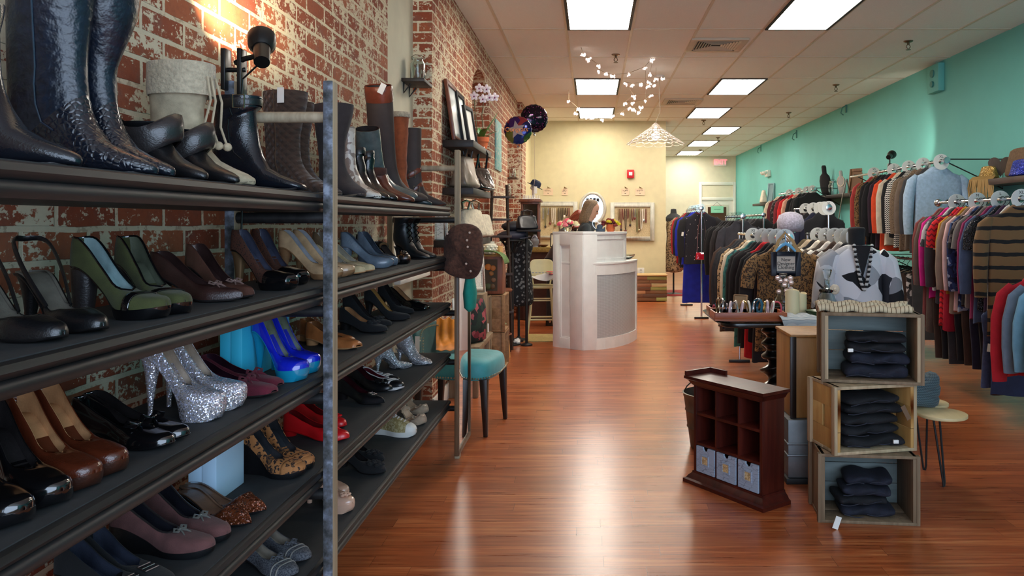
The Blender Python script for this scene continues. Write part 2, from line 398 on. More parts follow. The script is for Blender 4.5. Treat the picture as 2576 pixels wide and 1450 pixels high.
# wall boxes high on the teal wall
t = thing('wall_speaker', 'square teal painted box high on the teal wall under the ceiling', 'speaker', (XR - .04, 8.7, 2.98))
ob('housing', G().bb(-.03, .04, -.14, .14, -.17, .14), TEAL, t, bevel=.006); ob('grille', G().cyl((-.031, 0, .04), (-.045, 0, .04), .045).cyl((-.031, 0, -.08), (-.05, 0, -.08), .035), mat('teal_dark', (70, 140, 132), .5), t)
for px, py, lb in ((2130, 275, 'nearest'), (2005, 341, 'middle'), (1915, 376, 'farthest')):
    Y = XR * F / (px - CX)
    t = thing('pipe_hook', f'{lb} of the three small dark hooks high on the teal wall', 'hook', (XR, Y, zat(py, Y)), group='hooks high on the teal wall')
    ob('bracket', G().bb(-.02, 0, -.02, .02, -.05, .1), mat('teal_dark', (70, 140, 132), .5), t); ob('hook', G().tube([(-.01, 0, .06), (-.07, 0, .02), (-.09, 0, -.06), (-.05, 0, -.09)], .009), mat('teal_dark', (70, 140, 132), .5), t)
Y = XR * F / (1935 - CX)
t = thing('wall_mounted_emergency_light', 'white emergency light with two lamp heads on the teal wall', 'emergency light', (XR - .04, Y, zat(438, Y)))
ob('housing', G().bb(-.03, .04, -.15, .15, -.06, .08), WHITE, t, bevel=.01)
for s in (-.11, .11): ob('lamp_head', G().lathe([(.02, 0), (.05, .03), (.055, .07), (.0, .075)], c=(-.08, s, -.02)), WHITE, t)
# ================================================================ shoe rack
SH = [1.4355, 1.16, .903, .622, .356]
def post_mat():
    t = NT('weathered_post'); v = t.co(); k = t.noise(t.map(v, (24, 24, 2)), 1, 5, .6); n = t.noise(v, 26, 5, .6)
    a = t.ramp(n, [(.36, S(44, 48, 50)), (.45, S(76, 78, 80)), (.56, S(98, 104, 116)), (.68, S(146, 156, 172))])
    b = t.mix(t.step(k, .3, .7), S(140, 122, 98), S(196, 178, 148))
    nx = t.sep(t.n('NewGeometry').outputs['Normal'])[0]
    t.bump(n, .3, .003); return t.fin(t.mix(t.math('GREATER_THAN', nx, .6), a, b), .75)
GREYW = post_mat()
PALEW = wood((140, 124, 100), (196, 180, 152), .75, (1, 1, 14), 'weathered_wood', 24)
BLACKW = wood((14, 14, 15), (40, 40, 41), .5, (1, 12, 1), 'black_stained_wood', 26)
LINER = mat('charcoal_felt', (46, 48, 50), .8, var=.12, vs=60)
rack = thing('shoe_rack', 'long weathered wood shoe rack with five dark shelves against the brick wall', 'shoe rack', (0, 0, 0))
YT = 4.33
for z in SH:
    pr = [(-.80, -.052), (-.795, -.046), (-.792, -.036), (-.797, -.028), (-.803, -.026), (-.797, -.023), (-.789, -.014), (-.792, -.003), (-.80, 0), (-1.105, 0), (-1.105, -.052)]
    M = Matrix(((1, 0, 0, 0), (0, 0, 1, 0), (0, 1, 0, z), (0, 0, 0, 1)))
    s = ob('shelf', G().prism(pr, .25, YT, M), BLACKW, rack, smooth=50)
    ob('shelf_liner', G().bb(-1.10, -.803, .25, YT - .01, z, z + .002), LINER, s, smooth=0)
def post(x, y, m): ob('post', G().bb(x - .015, x + .015, y - .0225, y + .0225, 0, 1.765), m, rack, bevel=.004)
post(-.772, 2.285, GREYW); post(-.772, 4.445, PALEW); post(-1.06, 2.285, GREYW); post(-1.155, 4.44, PALEW); post(-.772, .2, GREYW); post(-1.06, .2, GREYW)
for y, xr in ((2.285, -1.06), (4.44, -1.155)):
    for z in [1.66] + [q - .072 for q in SH]:
        ob('rung', G().cyl((xr, y, z), (-.772, y, z), .0165), PALEW if z > 1.5 else BLACKW, rack)

# ---------------------------------------------------------------- shoes
class Shoe:
    def __init__(s, L=.25, h=.09, p=0., toe='round', vo=.62, W=.039, Th=.058, Tv=.034, s0=0., dip=.034):
        s.__dict__.update(locals()); s.th = .005
    def hw(s, t):
        W = s.W
        if t < .1: b = .027 * math.sqrt(max(0, 1 - ((.1 - t) / .1) ** 2))
        elif t < .4: b = lerp(.027, .0235, sm((t - .1) / .3))
        elif t < .7: b = lerp(.0235, W, sm((t - .4) / .3))
        else:
            u = (t - .7) / .3
            if s.toe == 'round': b = W * math.sqrt(max(0, 1 - u ** 2.0)) * (1 - .06 * u)
            elif s.toe == 'point': b = W * max(0, 1 - u ** 1.15) * (1 - .1 * u)
            elif s.toe == 'square': b = W * (1 - .42 * u) * (1 if u < .93 else math.sqrt(max(0.3, 1 - ((u - .93) / .07) ** 2)))
            else: b = W * math.sqrt(max(0, 1 - u ** 1.6)) * (1 - .14 * u)
        return max(b, .0008)
    def zs(s, t):
        return s.p + s.th + (s.h - s.p) * (1 - sm((t - .1) / .55)) + .006 * max(0, (t - .75) / .25) ** 2
    def T(s, t):
        if s.s0 and t < s.s0 + .22: return s.Tv * lerp(.3, 1, sm((t - s.s0) / .22))
        if t < s.vo: return interp([(0, s.Th * .95), (.04, s.Th), (.12, s.Th * .97), (.32, s.dip + .006), (.5, s.dip), (s.vo, s.Tv)], t)
        e = .019 if s.toe != 'square' else .02; z = lerp(s.Tv, e, ((t - s.vo) / (1 - s.vo)) ** 1.1)
        return z if t < .9 else z * (.28 + .72 * math.sqrt(max(0, 1 - ((t - .9) / .1) ** 2)))
    def am(s, t):
        a = .6; q = (t - .55 * s.vo) / (.45 * s.vo)
        return a if q <= 0 else min(1., a + (1 - a) * q ** 3.2)
    def sec(s, t, off=0., n=8):
        a1 = s.am(t) * PI / 2; T = s.T(t) + off; w = s.hw(t) + off; Hh = T / math.sin(a1) ** .9; z = s.zs(t)
        half = [(w * math.cos(a1 * j / n) ** .55 if j < n or a1 < 1.55 else 0., z + Hh * math.sin(a1 * j / n) ** .9 if j else z) for j in range(n, -1, -1)]
        return [(t * s.L, y, q) for y, q in half] + [(t * s.L, -y, q) for y, q in reversed(half)]
    def upper(s, off=0., a=None, b=1., N=26):
        a = s.s0 if a is None else a
        st = [a + (b - a) * i / N for i in range(N + 1)]
        if a == 0: st = [0, .004, .012, .025, .045] + [q for q in st if q > .06]
        if b == 1: st = [q for q in st if q < .9] + [.9, .92, .938, .954, .968, .98, .989, .996, 1]
        rows = [s.sec(t, off) for t in st]; g = G().grid(rows)
        return g
    def lining(s):
        st = [.006, .02, .05] + [.08 + .037 * i for i in range(24)]
        rows = []
        for t in st:
            r = s.sec(t, -.0018)
            if t < s.s0: # bare footbed
                r = [(x, y * .97, min(z, s.zs(t) + .003)) for x, y, z in r]
            rows.append([(x, y, z + .0012) for x, y, z in r])
        return G().grid(rows)
    def sole(s, wedge=False):
        st = [.0, .006, .02, .05, .09] + [.13 + .045 * i for i in range(18)] + [.92, .94, .956, .97, .982, .991, .997, 1.0]
        rings = []
        for t in st:
            w = s.hw(t) * 1.02 + .0008; z = s.zs(t) + .0008; x = t * s.L
            zb = 0. if wedge else max(0., z - s.th - s.p * sm((t - .5) / .12) * 1.2)
            if t > .93: zb = min(z - .003, zb + (t - .93) * .1)
            xb = x - (z - zb) * .3 * sm((t - .7) / .3); xm = (x + xb) / 2 + .1 * (z - zb) * sm((t - .7) / .3)
            rings.append([(x, w, z), (xm, w * .99, (z + zb) / 2), (xb, w * .93, zb), (xb, -w * .93, zb), (xm, -w * .99, (z + zb) / 2), (x, -w, z)])
        return G().loft(rings)
    def heel(s, kind):
        zt = s.zs(.05) - s.th; L = s.L
        r0, tip = {'stiletto': (.024, .0052), 'slim': (.024, .009), 'block': (.025, .019), 'low': (.025, .021)}[kind]
        rings = []
        for i in range(9):
            u = i / 8; k = u ** (.6 if kind in ('stiletto', 'slim') else 1.)
            r = lerp(r0, tip, min(1, k * 1.12)) if i else r0
            cx = lerp(.105, .075 if kind == 'stiletto' else .085, u) * L
            zt2 = s.zs(.1) - s.th - .001
            z = lerp(zt2, 0, u)
            rings.append([(cx + r * 1.05 * math.cos(q * PI / 8), r * .95 * math.sin(q * PI / 8), z + (.0 if u > .2 else (s.zs(.1 + .09 * math.cos(q * PI / 8)) - s.zs(.1)) * (1 - u * 5))) for q in range(16)])
        return G().loft(rings)
def bow(g, c, sz=.018, tails=True):
    x, y, z = c
    for sg in (-1, 1):
        pts = [(x, y, z), (x - sz * .3, y + sg * sz * .9, z + sz * .45), (x, y + sg * sz * 1.5, z + sz * .15), (x + sz * .35, y + sg * sz * .9, z - sz * .05), (x, y, z)]
        g.tube(pts, sz * .2, 6, flat=(.5, 1.4))
        if tails: g.tube([(x, y, z), (x + sz * .9, y + sg * sz * .5, z - sz * .2), (x + sz * 1.5, y + sg * sz * .8, z - sz * .6)], [sz * .16, sz * .16, sz * .1], 5)
    return g.sph(c, sz * .32, 8, 6)
def place(tp, hp, xt, L):
    xh = xt - L; Y = xt * F / (tp - CX)
    if hp is None: return (xh, Y), 0.
    Yh = xh * F / (hp - CX)
    a = max(-.5, min(.5, math.atan2(Y - Yh, L)))
    return (xt - L * math.cos(a), Y - L * math.sin(a)), a
ALLSHOES = []
def crv_(p, k=5):
    p = [Vector(q) for q in p]; o = []
    for i in range(len(p) - 1):
        a, b, c, d = p[max(0, i - 1)], p[i], p[i + 1], p[min(len(p) - 1, i + 2)]
        for j in range(k):
            t = j / k; o.append(.5 * ((2 * b) + (c - a) * t + (2 * a - 5 * b + 4 * c - d) * t * t + (3 * b - a - 3 * c + d) * t ** 3))
    return o + [p[-1]]
def shoe(label, tp, hp, k, up, li, so=None, he=None, heel='stiletto', orn=(), xt=-.825, name='high_heel_shoe', cat='shoe', group=None, rz=None, s0=0., **kw):
    if kw.get('h', .09) >= .08 and 'L' not in kw: kw['L'] = .22
    s = Shoe(s0=s0, **kw); (x, y), a = place(tp, hp, xt, s.L)
    if rz is not None: a = rz; x = xt - s.L * math.cos(a); y = xt * F / (tp - CX) - s.L * math.sin(a)
    y = max(y, .3)
    t = thing(name, label, cat, (x, y, SH[k] + .003), a, group)
    so = so or leather((24, 22, 22)); he = he or so
    up_o = ob('upper', s.upper(), up, t, smooth=70, solid=.0012)
    ob('lining', s.lining(), li, t, smooth=70)
    ob('sole', s.sole(heel == 'wedge'), so, t, smooth=45)
    if heel not in ('wedge', 'flat'): ob('heel', s.heel(heel), he, t, smooth=50)
    L = s.L
    for o in orn:
        kd, m = o[0], o[1]
        if kd == 'bow':
            u = o[2] if len(o) > 2 else s.vo + .04
            ob('bow', bow(G(), (u * L, 0, s.zs(u) + s.T(u) + .004), o[3] if len(o) > 3 else .015), m, t)
        elif kd == 'band': ob('strap', s.upper(.0022, o[2], o[3], 5), m, t, smooth=70, solid=.002)
        elif kd == 'cap': ob('toe_cap', s.upper(.0014, o[2], 1., 6), m, t, smooth=70)
        elif kd == 'trim':
            e = [s.sec(q)[0] for q in [.0, .01, .03] + [.06 + i * (s.vo - .06) / 14 for i in range(15)]]
            e2 = [(x, -y_, z) for x, y_, z in reversed(e)]
            ob('topline_trim', G().tube(e[:-1] + e2, .0022, 6, True), m, t)
        elif kd == 'sling':
            q = s.sec(s.s0 + .02)[1]; zt = s.zs(0) + .062
            ob('slingback_strap', G().tube(crv_([q, (L * .25, .031, lerp(q[2], zt, .55)), (L * .08, .027, zt - .004), (-.004, 0, zt), (L * .08, -.027, zt - .004), (L * .25, -.031, lerp(q[2], zt, .55)), (q[0], -q[1], q[2])]), .0045, 6, flat=(1.3, .5)), m, t)
        elif kd == 'buckle':
            u = o[2]; c = (u * L, 0, s.zs(u) + s.T(u) + .004)
            g = G(); w, d = .014, .011
            g.tube([(c[0] - d, -w, c[2] + .001), (c[0] + d, -w, c[2] - .003), (c[0] + d, w, c[2] - .003), (c[0] - d, w, c[2] + .001)], .0022, 6, True).cyl((c[0], -w, c[2]), (c[0], w, c[2]), .0018)
            ob('buckle', g, m, t)
        elif kd == 'flower':
            u = o[2]; c = Vector((u * L, 0, s.zs(u) + s.T(u) + .003)); g = G(); rr = o[3] if len(o) > 3 else .017
            for i in range(9):
                q = i * 2 * PI / 9; r1 = rr * (1 if i % 2 else .7)
                g.sph(c + Vector((r1 * .7 * math.cos(q), r1 * .9 * math.sin(q), .002 * (i % 3))), (r1 * .5, r1 * .5, .005), 8, 5)
            g.sph(c + Vector((0, 0, .004)), rr * .4, 8, 6); ob('flower', g, m, t)
        elif kd == 'straps':
            for u, hh in o[2]:
                q = [(x, y_ * 1.03, z + hh) for x, y_, z in s.sec(u, .002)[3:-3]]
                q = []
                w = s.hw(u) + .002; z0 = s.zs(u)
                for i in range(9):
                    aa = PI * i / 8; q.append((u * L, w * math.cos(aa), z0 + (s.T(u) * .9 + hh) * math.sin(aa) ** .7))
                ob('strap', G().tube(q, .0042, 6, flat=(.5, 1.5)), m, t)
    ALLSHOES.append(t); return t
BLK, BLKS, BLKP = leather((20, 20, 22)), mat('black_suede', (17, 17, 20), .95, var=.2, vs=35, bump=.2, bs=420, sheen=.05), patent((12, 12, 14))
TANL = leather((190, 140, 96)); CREML = leather((196, 188, 172)); GREYL = leather((120, 124, 128)); DKL = leather((40, 36, 36))
GOLDL = mat('gold_lining', (196, 150, 84), .35, .3)
olive = suede((62, 66, 30)); brn = leather((58, 36, 32)); brnp = leather((84, 36, 20), .2)
rept = dots((74, 40, 26), (38, 22, 16), 180, .3, 'reptile_leather'); nude = leather((198, 162, 124), .16)
# second shelf from the top
w2 = dict(L=.25, h=.085)
shoe('black slingback heel at the photo edge on the second shelf, nearest of all', 160, -118, 1, BLK, leather((104, 98, 88)), orn=[('sling', BLK)], s0=.44, heel='slim', L=.25, h=.09, vo=.74, toe='oval')
shoe('black slingback heel with a looped strap, between the nearest slingback and the olive pumps', 258, 72, 1, BLK, leather((104, 98, 88)), orn=[('sling', BLK)], s0=.44, heel='slim', L=.25, h=.09, vo=.74, toe='oval')
ol = [('band', BLKP, .7, .77), ('trim', BLKP)]
shoe('nearer olive green suede pump with black patent band and pale blue lining', 421, 184, 1, olive, leather((150, 176, 178)), BLKP, DKL, 'block', ol, h=.095, p=.014, toe='round', W=.042)
shoe('farther olive green suede pump with black patent band, behind its pair', 467, 296, 1, olive, leather((90, 96, 80)), BLKP, DKL, 'block', ol, h=.095, p=.014, toe='round', W=.042)
bb = [('bow', leather((120, 96, 90)), .7, .014)]
shoe('nearer dark brown pointed pump with small buckled bow, second shelf', 611, 378, 1, brn, leather((58, 40, 38)), DKL, None, 'low', bb, h=.055, toe='point', vo=.66)
shoe('farther brown pointed pump with small bow, second shelf', 640, 482, 1, leather((86, 56, 46)), leather((58, 40, 38)), DKL, None, 'low', bb, h=.07, toe='point', vo=.66)
shoe('brown reptile heel with shiny black toe, standing side on', 738, 577, 1, rept, leather((70, 74, 92)), BLKP, mat('gold_heel', (150, 118, 84), .3, .7), 'slim', [('cap', BLKP, .66)], h=.105, p=.014, toe='square')
shoe('brown reptile heel with shiny black toe, turned with its heel to the aisle', 765, 640, 1, rept, leather((70, 74, 92)), BLKP, BLKP, 'slim', [('cap', BLKP, .66)], h=.105, p=.014, toe='square', xt=-.86)
shoe('shiny nude pump with pale lining, just left of the front rack post', 862, 702, 1, nude, leather((176, 178, 186)), leather((150, 110, 76)), None, 'stiletto', h=.1, p=.012, toe='round')
shoe('second shiny nude pump, behind the front rack post', 892, 738, 1, nude, leather((176, 178, 186)), leather((150, 110, 76)), None, 'stiletto', h=.1, p=.012)
shoe('bronze grey pump with a low vamp, mostly behind the front rack post', 900, 788, 1, leather((120, 100, 76), .3), leather((110, 96, 80)), DKL, None, 'slim', h=.09, xt=-.85)
gc = leather((206, 186, 146), .25)
shoe('nearer pale gold pump with pointed toe, beside the front rack post', 919, 800, 1, gc, CREML, TANL, None, 'low', h=.045, toe='point', xt=-.815)
shoe('farther pale gold pump with pointed toe, between its pair and the grey pumps', 943, 842, 1, gc, CREML, TANL, None, 'low', h=.045, toe='point', xt=-.815)
gr = leather((104, 116, 130), .22)
shoe('nearer slate grey pump on the second shelf', 991, 857, 1, gr, leather((70, 78, 90)), gr, None, 'block', h=.085, p=.012)
shoe('farther slate grey pump, heel peeking over its pair', 998, 892, 1, gr, leather((70, 78, 90)), gr, None, 'block', h=.085, p=.012, xt=-.84)
tort = blobs([(46, 28, 20), (96, 62, 34), (28, 20, 18)], 60, 'tortoise_leather', .3)
shoe('black heel with a tiny toe bow, behind the slate grey pumps', 1003, 930, 1, BLKS, DKL, None, None, 'slim', [('bow', BLKS)], h=.07, xt=-.86)
shoe('tortoiseshell brown strappy sandal in front of the lace up ankle boots', 1030, 968, 1, tort, DKL, BLKP, None, 'slim', [('straps', tort, [(.3, .01), (.6, 0)]), ('flower', tort, .82, .014)], h=.09, p=.012, s0=.66, vo=.76)
# third shelf
shoe('black patent heel at the photo edge on the middle shelf', 62, -190, 2, BLKP, DKL, BLKP, None, 'block', h=.09, p=.014, W=.042)
shoe('black patent heel on the middle shelf, between its pair and the chestnut pumps', 157, -70, 2, BLKP, DKL, BLKP, None, 'block', h=.09, p=.014, W=.042)
shoe('nearer chestnut brown platform pump with tan insole', 240, 0, 2, brnp, TANL, leather((60, 32, 22)), None, 'block', h=.1, p=.016, W=.042)
shoe('farther chestnut brown platform pump with tan insole, behind its pair', 309, 68, 2, brnp, TANL, leather((60, 32, 22)), None, 'block', h=.1, p=.016, W=.042)
shoe('nearer black patent flat with a shiny bow on the middle shelf', 432, 180, 2, BLKP, DKL, BLKP, None, 'low', [('bow', BLKP, .66, .02)], h=.025, vo=.6, name='flat_shoe')
shoe('farther black patent flat with a shiny bow on the middle shelf', 472, 208, 2, BLKP, DKL, BLKP, None, 'low', [('bow', BLKP, .66, .02)], h=.025, vo=.6, name='flat_shoe')
glt = glitter((246, 232, 220), (176, 178, 204))
shoe('nearer silver glitter platform stiletto pump', 566, 358, 2, glt, leather((190, 170, 150)), glt, glt, 'stiletto', h=.135, p=.034, W=.042, vo=.58, toe='oval', L=.212)
shoe('farther silver glitter platform stiletto pump, behind its pair', 620, 408, 2, glt, leather((190, 170, 150)), glt, glt, 'stiletto', h=.135, p=.034, W=.042, vo=.58, toe='oval', L=.212)
bur = suede((92, 18, 38))
shoe('nearer burgundy pointed flat with flat bow', 690, 475, 2, bur, leather((52, 26, 40)), DKL, None, 'low', [('bow', bur, .68, .02)], h=.02, toe='square', vo=.64, name='flat_shoe', xt=-.81)
shoe('farther burgundy pointed flat with flat bow', 705, 500, 2, bur, leather((52, 26, 40)), DKL, None, 'low', [('bow', bur, .68, .02)], h=.02, toe='square', vo=.64, name='flat_shoe', xt=-.83)
cob = mat('cobalt_patent', (24, 38, 190), .12, coat=.8); tq = mat('turquoise_patent', (20, 134, 170), .15, coat=.6)
shoe('nearer cobalt blue platform pump with turquoise stiletto heel', 771, 657, 2, cob, leather((120, 130, 110)), tq, tq, 'stiletto', [('cap', cob, .8)], h=.13, p=.026, W=.042, L=.18, rz=-.35, xt=-.80)
shoe('farther cobalt blue platform pump with turquoise sole', 801, 710, 2, cob, leather((120, 130, 110)), tq, tq, 'stiletto', [('cap', cob, .8)], h=.13, p=.026, W=.042, L=.18, rz=-.35, xt=-.805)
tan = leather((178, 108, 60), .3)
shoe('nearer tan leather square toed flat, beside the front rack post', 902, 765, 2, tan, leather((128, 82, 50)), TANL, None, 'low', h=.022, toe='square', vo=.66, name='flat_shoe', xt=-.815)
shoe('farther tan leather square toed flat, behind the front rack post', 886, 745, 2, tan, leather((128, 82, 50)), TANL, None, 'low', h=.022, toe='square', vo=.66, name='flat_shoe', xt=-.87)
shoe('black suede flat with a ruffled flower, just right of the front rack post', 972, 852, 2, BLKS, TANL, None, None, 'low', [('flower', BLKS, .72, .022)], h=.03, name='flat_shoe')
shoe('black suede pump with high back, behind the flower flat', 985, 862, 2, BLKS, DKL, None, None, 'slim', [('flower', BLKS, .74, .02)], h=.085, xt=-.85)
shoe('black suede pump with gold insole on the middle shelf', 1032, 916, 2, BLKS, GOLDL, None, None, 'slim', h=.085, toe='oval')
shoe('black suede pump with its back turned, between the gold lined pump and the patent loafers', 1040, 962, 2, BLKS, DKL, None, None, 'slim', h=.085, toe='oval', xt=-.86)
shoe('black patent loafer with a chain ornament at the end of the middle shelf', 1077, 1002, 2, BLKP, TANL, BLKP, None, 'block', [('buckle', metal((210, 205, 200)), .68)], h=.05, toe='square', vo=.62, Tv=.045)
# fourth shelf
mauve = suede((94, 58, 56)); mi = leather((38, 38, 46))
shoe('black suede flat at the bottom photo edge on the fourth shelf, nearest one', 400, 140, 3, BLKS, leather((58, 64, 80)), None, None, 'low', [('buckle', metal(), .74)], h=.03, name='flat_shoe')
shoe('black suede flat, between its pair and the mauve ballerinas', 432, 196, 3, BLKS, leather((58, 64, 80)), None, None, 'low', [('buckle', metal(), .74)], h=.03, name='flat_shoe')
for tp, hp, lb in ((538, 280, 'nearer mauve suede ballerina wedge with grey bow'), (574, 357, 'farther mauve suede ballerina wedge with grey bow')):
    shoe(lb, tp, hp, 3, mauve, mi, BLK, None, 'wedge', [('bow', leather((96, 96, 92)), .67, .013), ('trim', DKL)], h=.05, p=.008, vo=.64, name='ballerina_wedge')
cop = glitter((150, 78, 44), (60, 34, 26), 360)
for tp, hp, lb in ((632, 440, 'nearer copper glitter pointed mule'), (670, 452, 'farther copper glitter pointed mule, touching the white shoebox')):
    shoe(lb, tp, hp, 3, cop, leather((110, 82, 64)), BLK, None, 'slim', h=.045, toe='point', s0=.55, vo=.7, Tv=.042, name='mule', W=.042, xt=-.81)
leo = leopard((166, 108, 60), (36, 24, 20), 52)
for tp, hp, lb in ((765, 597, 'nearer leopard print wedge with peep toe'), (783, 645, 'farther leopard print wedge with peep toe')):
    shoe(lb, tp, hp, 3, leo, leather((52, 54, 58)), BLK, None, 'wedge', [('band', leo, .78, .93)], h=.085, p=.01, vo=.66, W=.043, name='wedge_shoe', xt=-.82)
red = mat('red_leather', (206, 24, 30), .3, coat=.2)
shoe('nearer bright red flat with a bow, beside the front rack post', 877, 710, 3, red, leather((110, 16, 22)), red, None, 'low', [('bow', red, .72, .022)], h=.02, vo=.66, name='flat_shoe', xt=-.81)
shoe('farther bright red flat with a flower, behind the front rack post', 868, 750, 3, red, leather((110, 16, 22)), red, None, 'low', [('flower', red, .8, .02)], h=.02, vo=.66, Th=.062, name='flat_shoe', xt=-.87)
shoe('black pointed kitten heel with a silver buckle on the fourth shelf', 967, 842, 3, BLK, leather((60, 20, 28)), None, None, 'low', [('buckle', metal(), .74)], h=.03, toe='point', vo=.64, name='kitten_heel')
shoe('black round toed shoe turned sideways, behind the buckled kitten heel', 985, 862, 3, BLK, leather((60, 20, 28)), None, None, 'low', [('flower', BLK, .78, .024)], h=.05, xt=-.86, name='kitten_heel')
wst = leather((226, 220, 216))
for tp, hp, lb, xt in ((1015, 915, 'nearer black flat with white piping and white straps', -.815), (1005, 880, 'farther black flat with burgundy lining, behind the white strapped one', -.86)):
    shoe(lb, tp, hp, 3, BLK, leather((96, 30, 40)), wst, None, 'flat', [('band', wst, .7, .735), ('band', wst, .76, .79), ('trim', wst)], h=.012, p=.006, vo=.64, toe='oval', name='flat_shoe', xt=xt)
# bottom shelf
shoe('black suede shoe with a bow at the bottom photo edge, beside the grey tweed flats', 615, 450, 4, BLKS, DKL, None, None, 'block', [('bow', BLKS, .68, .02)], h=.06, name='high_heel_shoe', xt=-.82)
tw = tweed((96, 98, 104), (58, 60, 68)); 
for tp, hp, lb in ((745, 600, 'nearer grey tweed ballet flat with crossed toe straps'), (778, 628, 'farther grey tweed ballet flat with crossed toe straps')):
    shoe(lb, tp, hp, 4, tw, leather((170, 160, 146)), DKL, None, 'low', [('band', leather((150, 146, 140)), .76, .775), ('band', leather((150, 146, 140)), .83, .845), ('bow', tw, .69, .014)], h=.025, vo=.66, name='ballet_flat')
pk = mat('nude_patent', (214, 172, 148), .15, coat=.5)
shoe('nude patent platform pump with a tall heel, left of the front rack post', 888, 782, 4, pk, leather((176, 140, 116)), pk, pk, 'slim', [('flower', pk, .84, .016)], h=.12, p=.022, xt=-.815, L=.23)
shoe('second nude patent platform pump, behind the front rack post', 874, 800, 4, pk, leather((176, 140, 116)), pk, pk, 'slim', h=.12, p=.022, xt=-.87, L=.23)
for tp, hp, lb, xt in ((968, 862, 'nearer black flat with ruffled toe on the bottom shelf', -.815), (964, 880, 'farther black flat with ruffled toe on the bottom shelf', -.86)):
    shoe(lb, tp, hp, 4, BLKS, DKL, None, None, 'low', [('flower', BLKS, .76, .024), ('flower', BLKS, .88, .018)], h=.04, name='flat_shoe', xt=xt)
tp_ = suede((176, 152, 128))
for tp, hp, lb, xt in ((1071, 975, 'nearer taupe strappy sandal with thin heel', -.815), (1076, 1005, 'farther taupe strappy sandal with knotted toe', -.85)):
    shoe(lb, tp, hp, 4, tp_, leather((170, 140, 112)), tp_, tp_, 'slim', [('straps', tp_, [(.12, .03), (.26, .03), (.42, .012), (.58, .0)]), ('bow', tp_, .74, .02)], h=.1, p=.01, s0=.7, vo=.78, name='strappy_sandal', xt=xt)

# ---------------------------------------------------------------- boots
def boot_rings(L, h, toe, Hs, top=.062, cal=0., slim=0., n=20):
    zs = lambda x: h * (1 - sm((x / L - .1) / .5)) + .004
    wt = {'point': (.006, .018, .03), 'square': (.024, .03, .036), 'round': (.012, .03, .038)}[toe]
    rows = [(L, .014, L - .002, .004, wt[0] * .5), (L - .006, .022, L - .006, .004, wt[0] + .004), (L - .03, .034, L - .03, .004, wt[1] + .004), (L - .065, .048, L - .065, .004, wt[2]), (L - .1, .066, L - .115, .004, .038),
            (L - .122, .088 + h * .3, .105, zs(.105), .036), (L - .13, .108 + h * .5, .055, zs(.055), .034), (L - .135, .125 + h * .75, .014, zs(.014), .033), (L - .138, .15 + h * .9, -.002, h + .04, .035), (L - .139, .175 + h, -.002, h + .085, .038)]
    fx, bx = L - .139, -.002; z0 = .175 + h; z1 = h + .085
    if Hs < .2: rows = rows[:-2]; fx, bx = L - .135, .0; z0, z1 = .125 + h * .75, h + .04
    for i in range(1, 9):
        u = i / 8; zz = lerp(z0, Hs, u); zb = lerp(z1, Hs, u)
        bulge = cal * math.sin(PI * min(1, u * 1.15)) if cal else 0
        f = lerp(fx, L * .5 - .06 + top, sm(u)) + bulge * .4 - slim * u; b = lerp(bx, L * .5 - .06 - top, sm(u)) - bulge
        rows.append((f, zz, b, zb, lerp(.034, top * .78, sm(u))))
    rings = []
    for fx_, fz, bx_, bz, w in rows:
        c = Vector(((fx_ + bx_) / 2, 0, (fz + bz) / 2)); a = Vector((fx_ - bx_, 0, fz - bz)) / 2
        r = []
        for j in range(n):
            q = 2 * PI * j / n; cc, ss = math.cos(q), math.sin(q)
            low = fz < .1
            ex = .62 if (low and cc < 0) else .9
            r.append(c + a * math.copysign(abs(cc) ** ex, cc) + Vector((0, w * math.copysign(abs(ss) ** (.7 if low else .95), ss), 0)))
        rings.append(r)
    return rings, rows
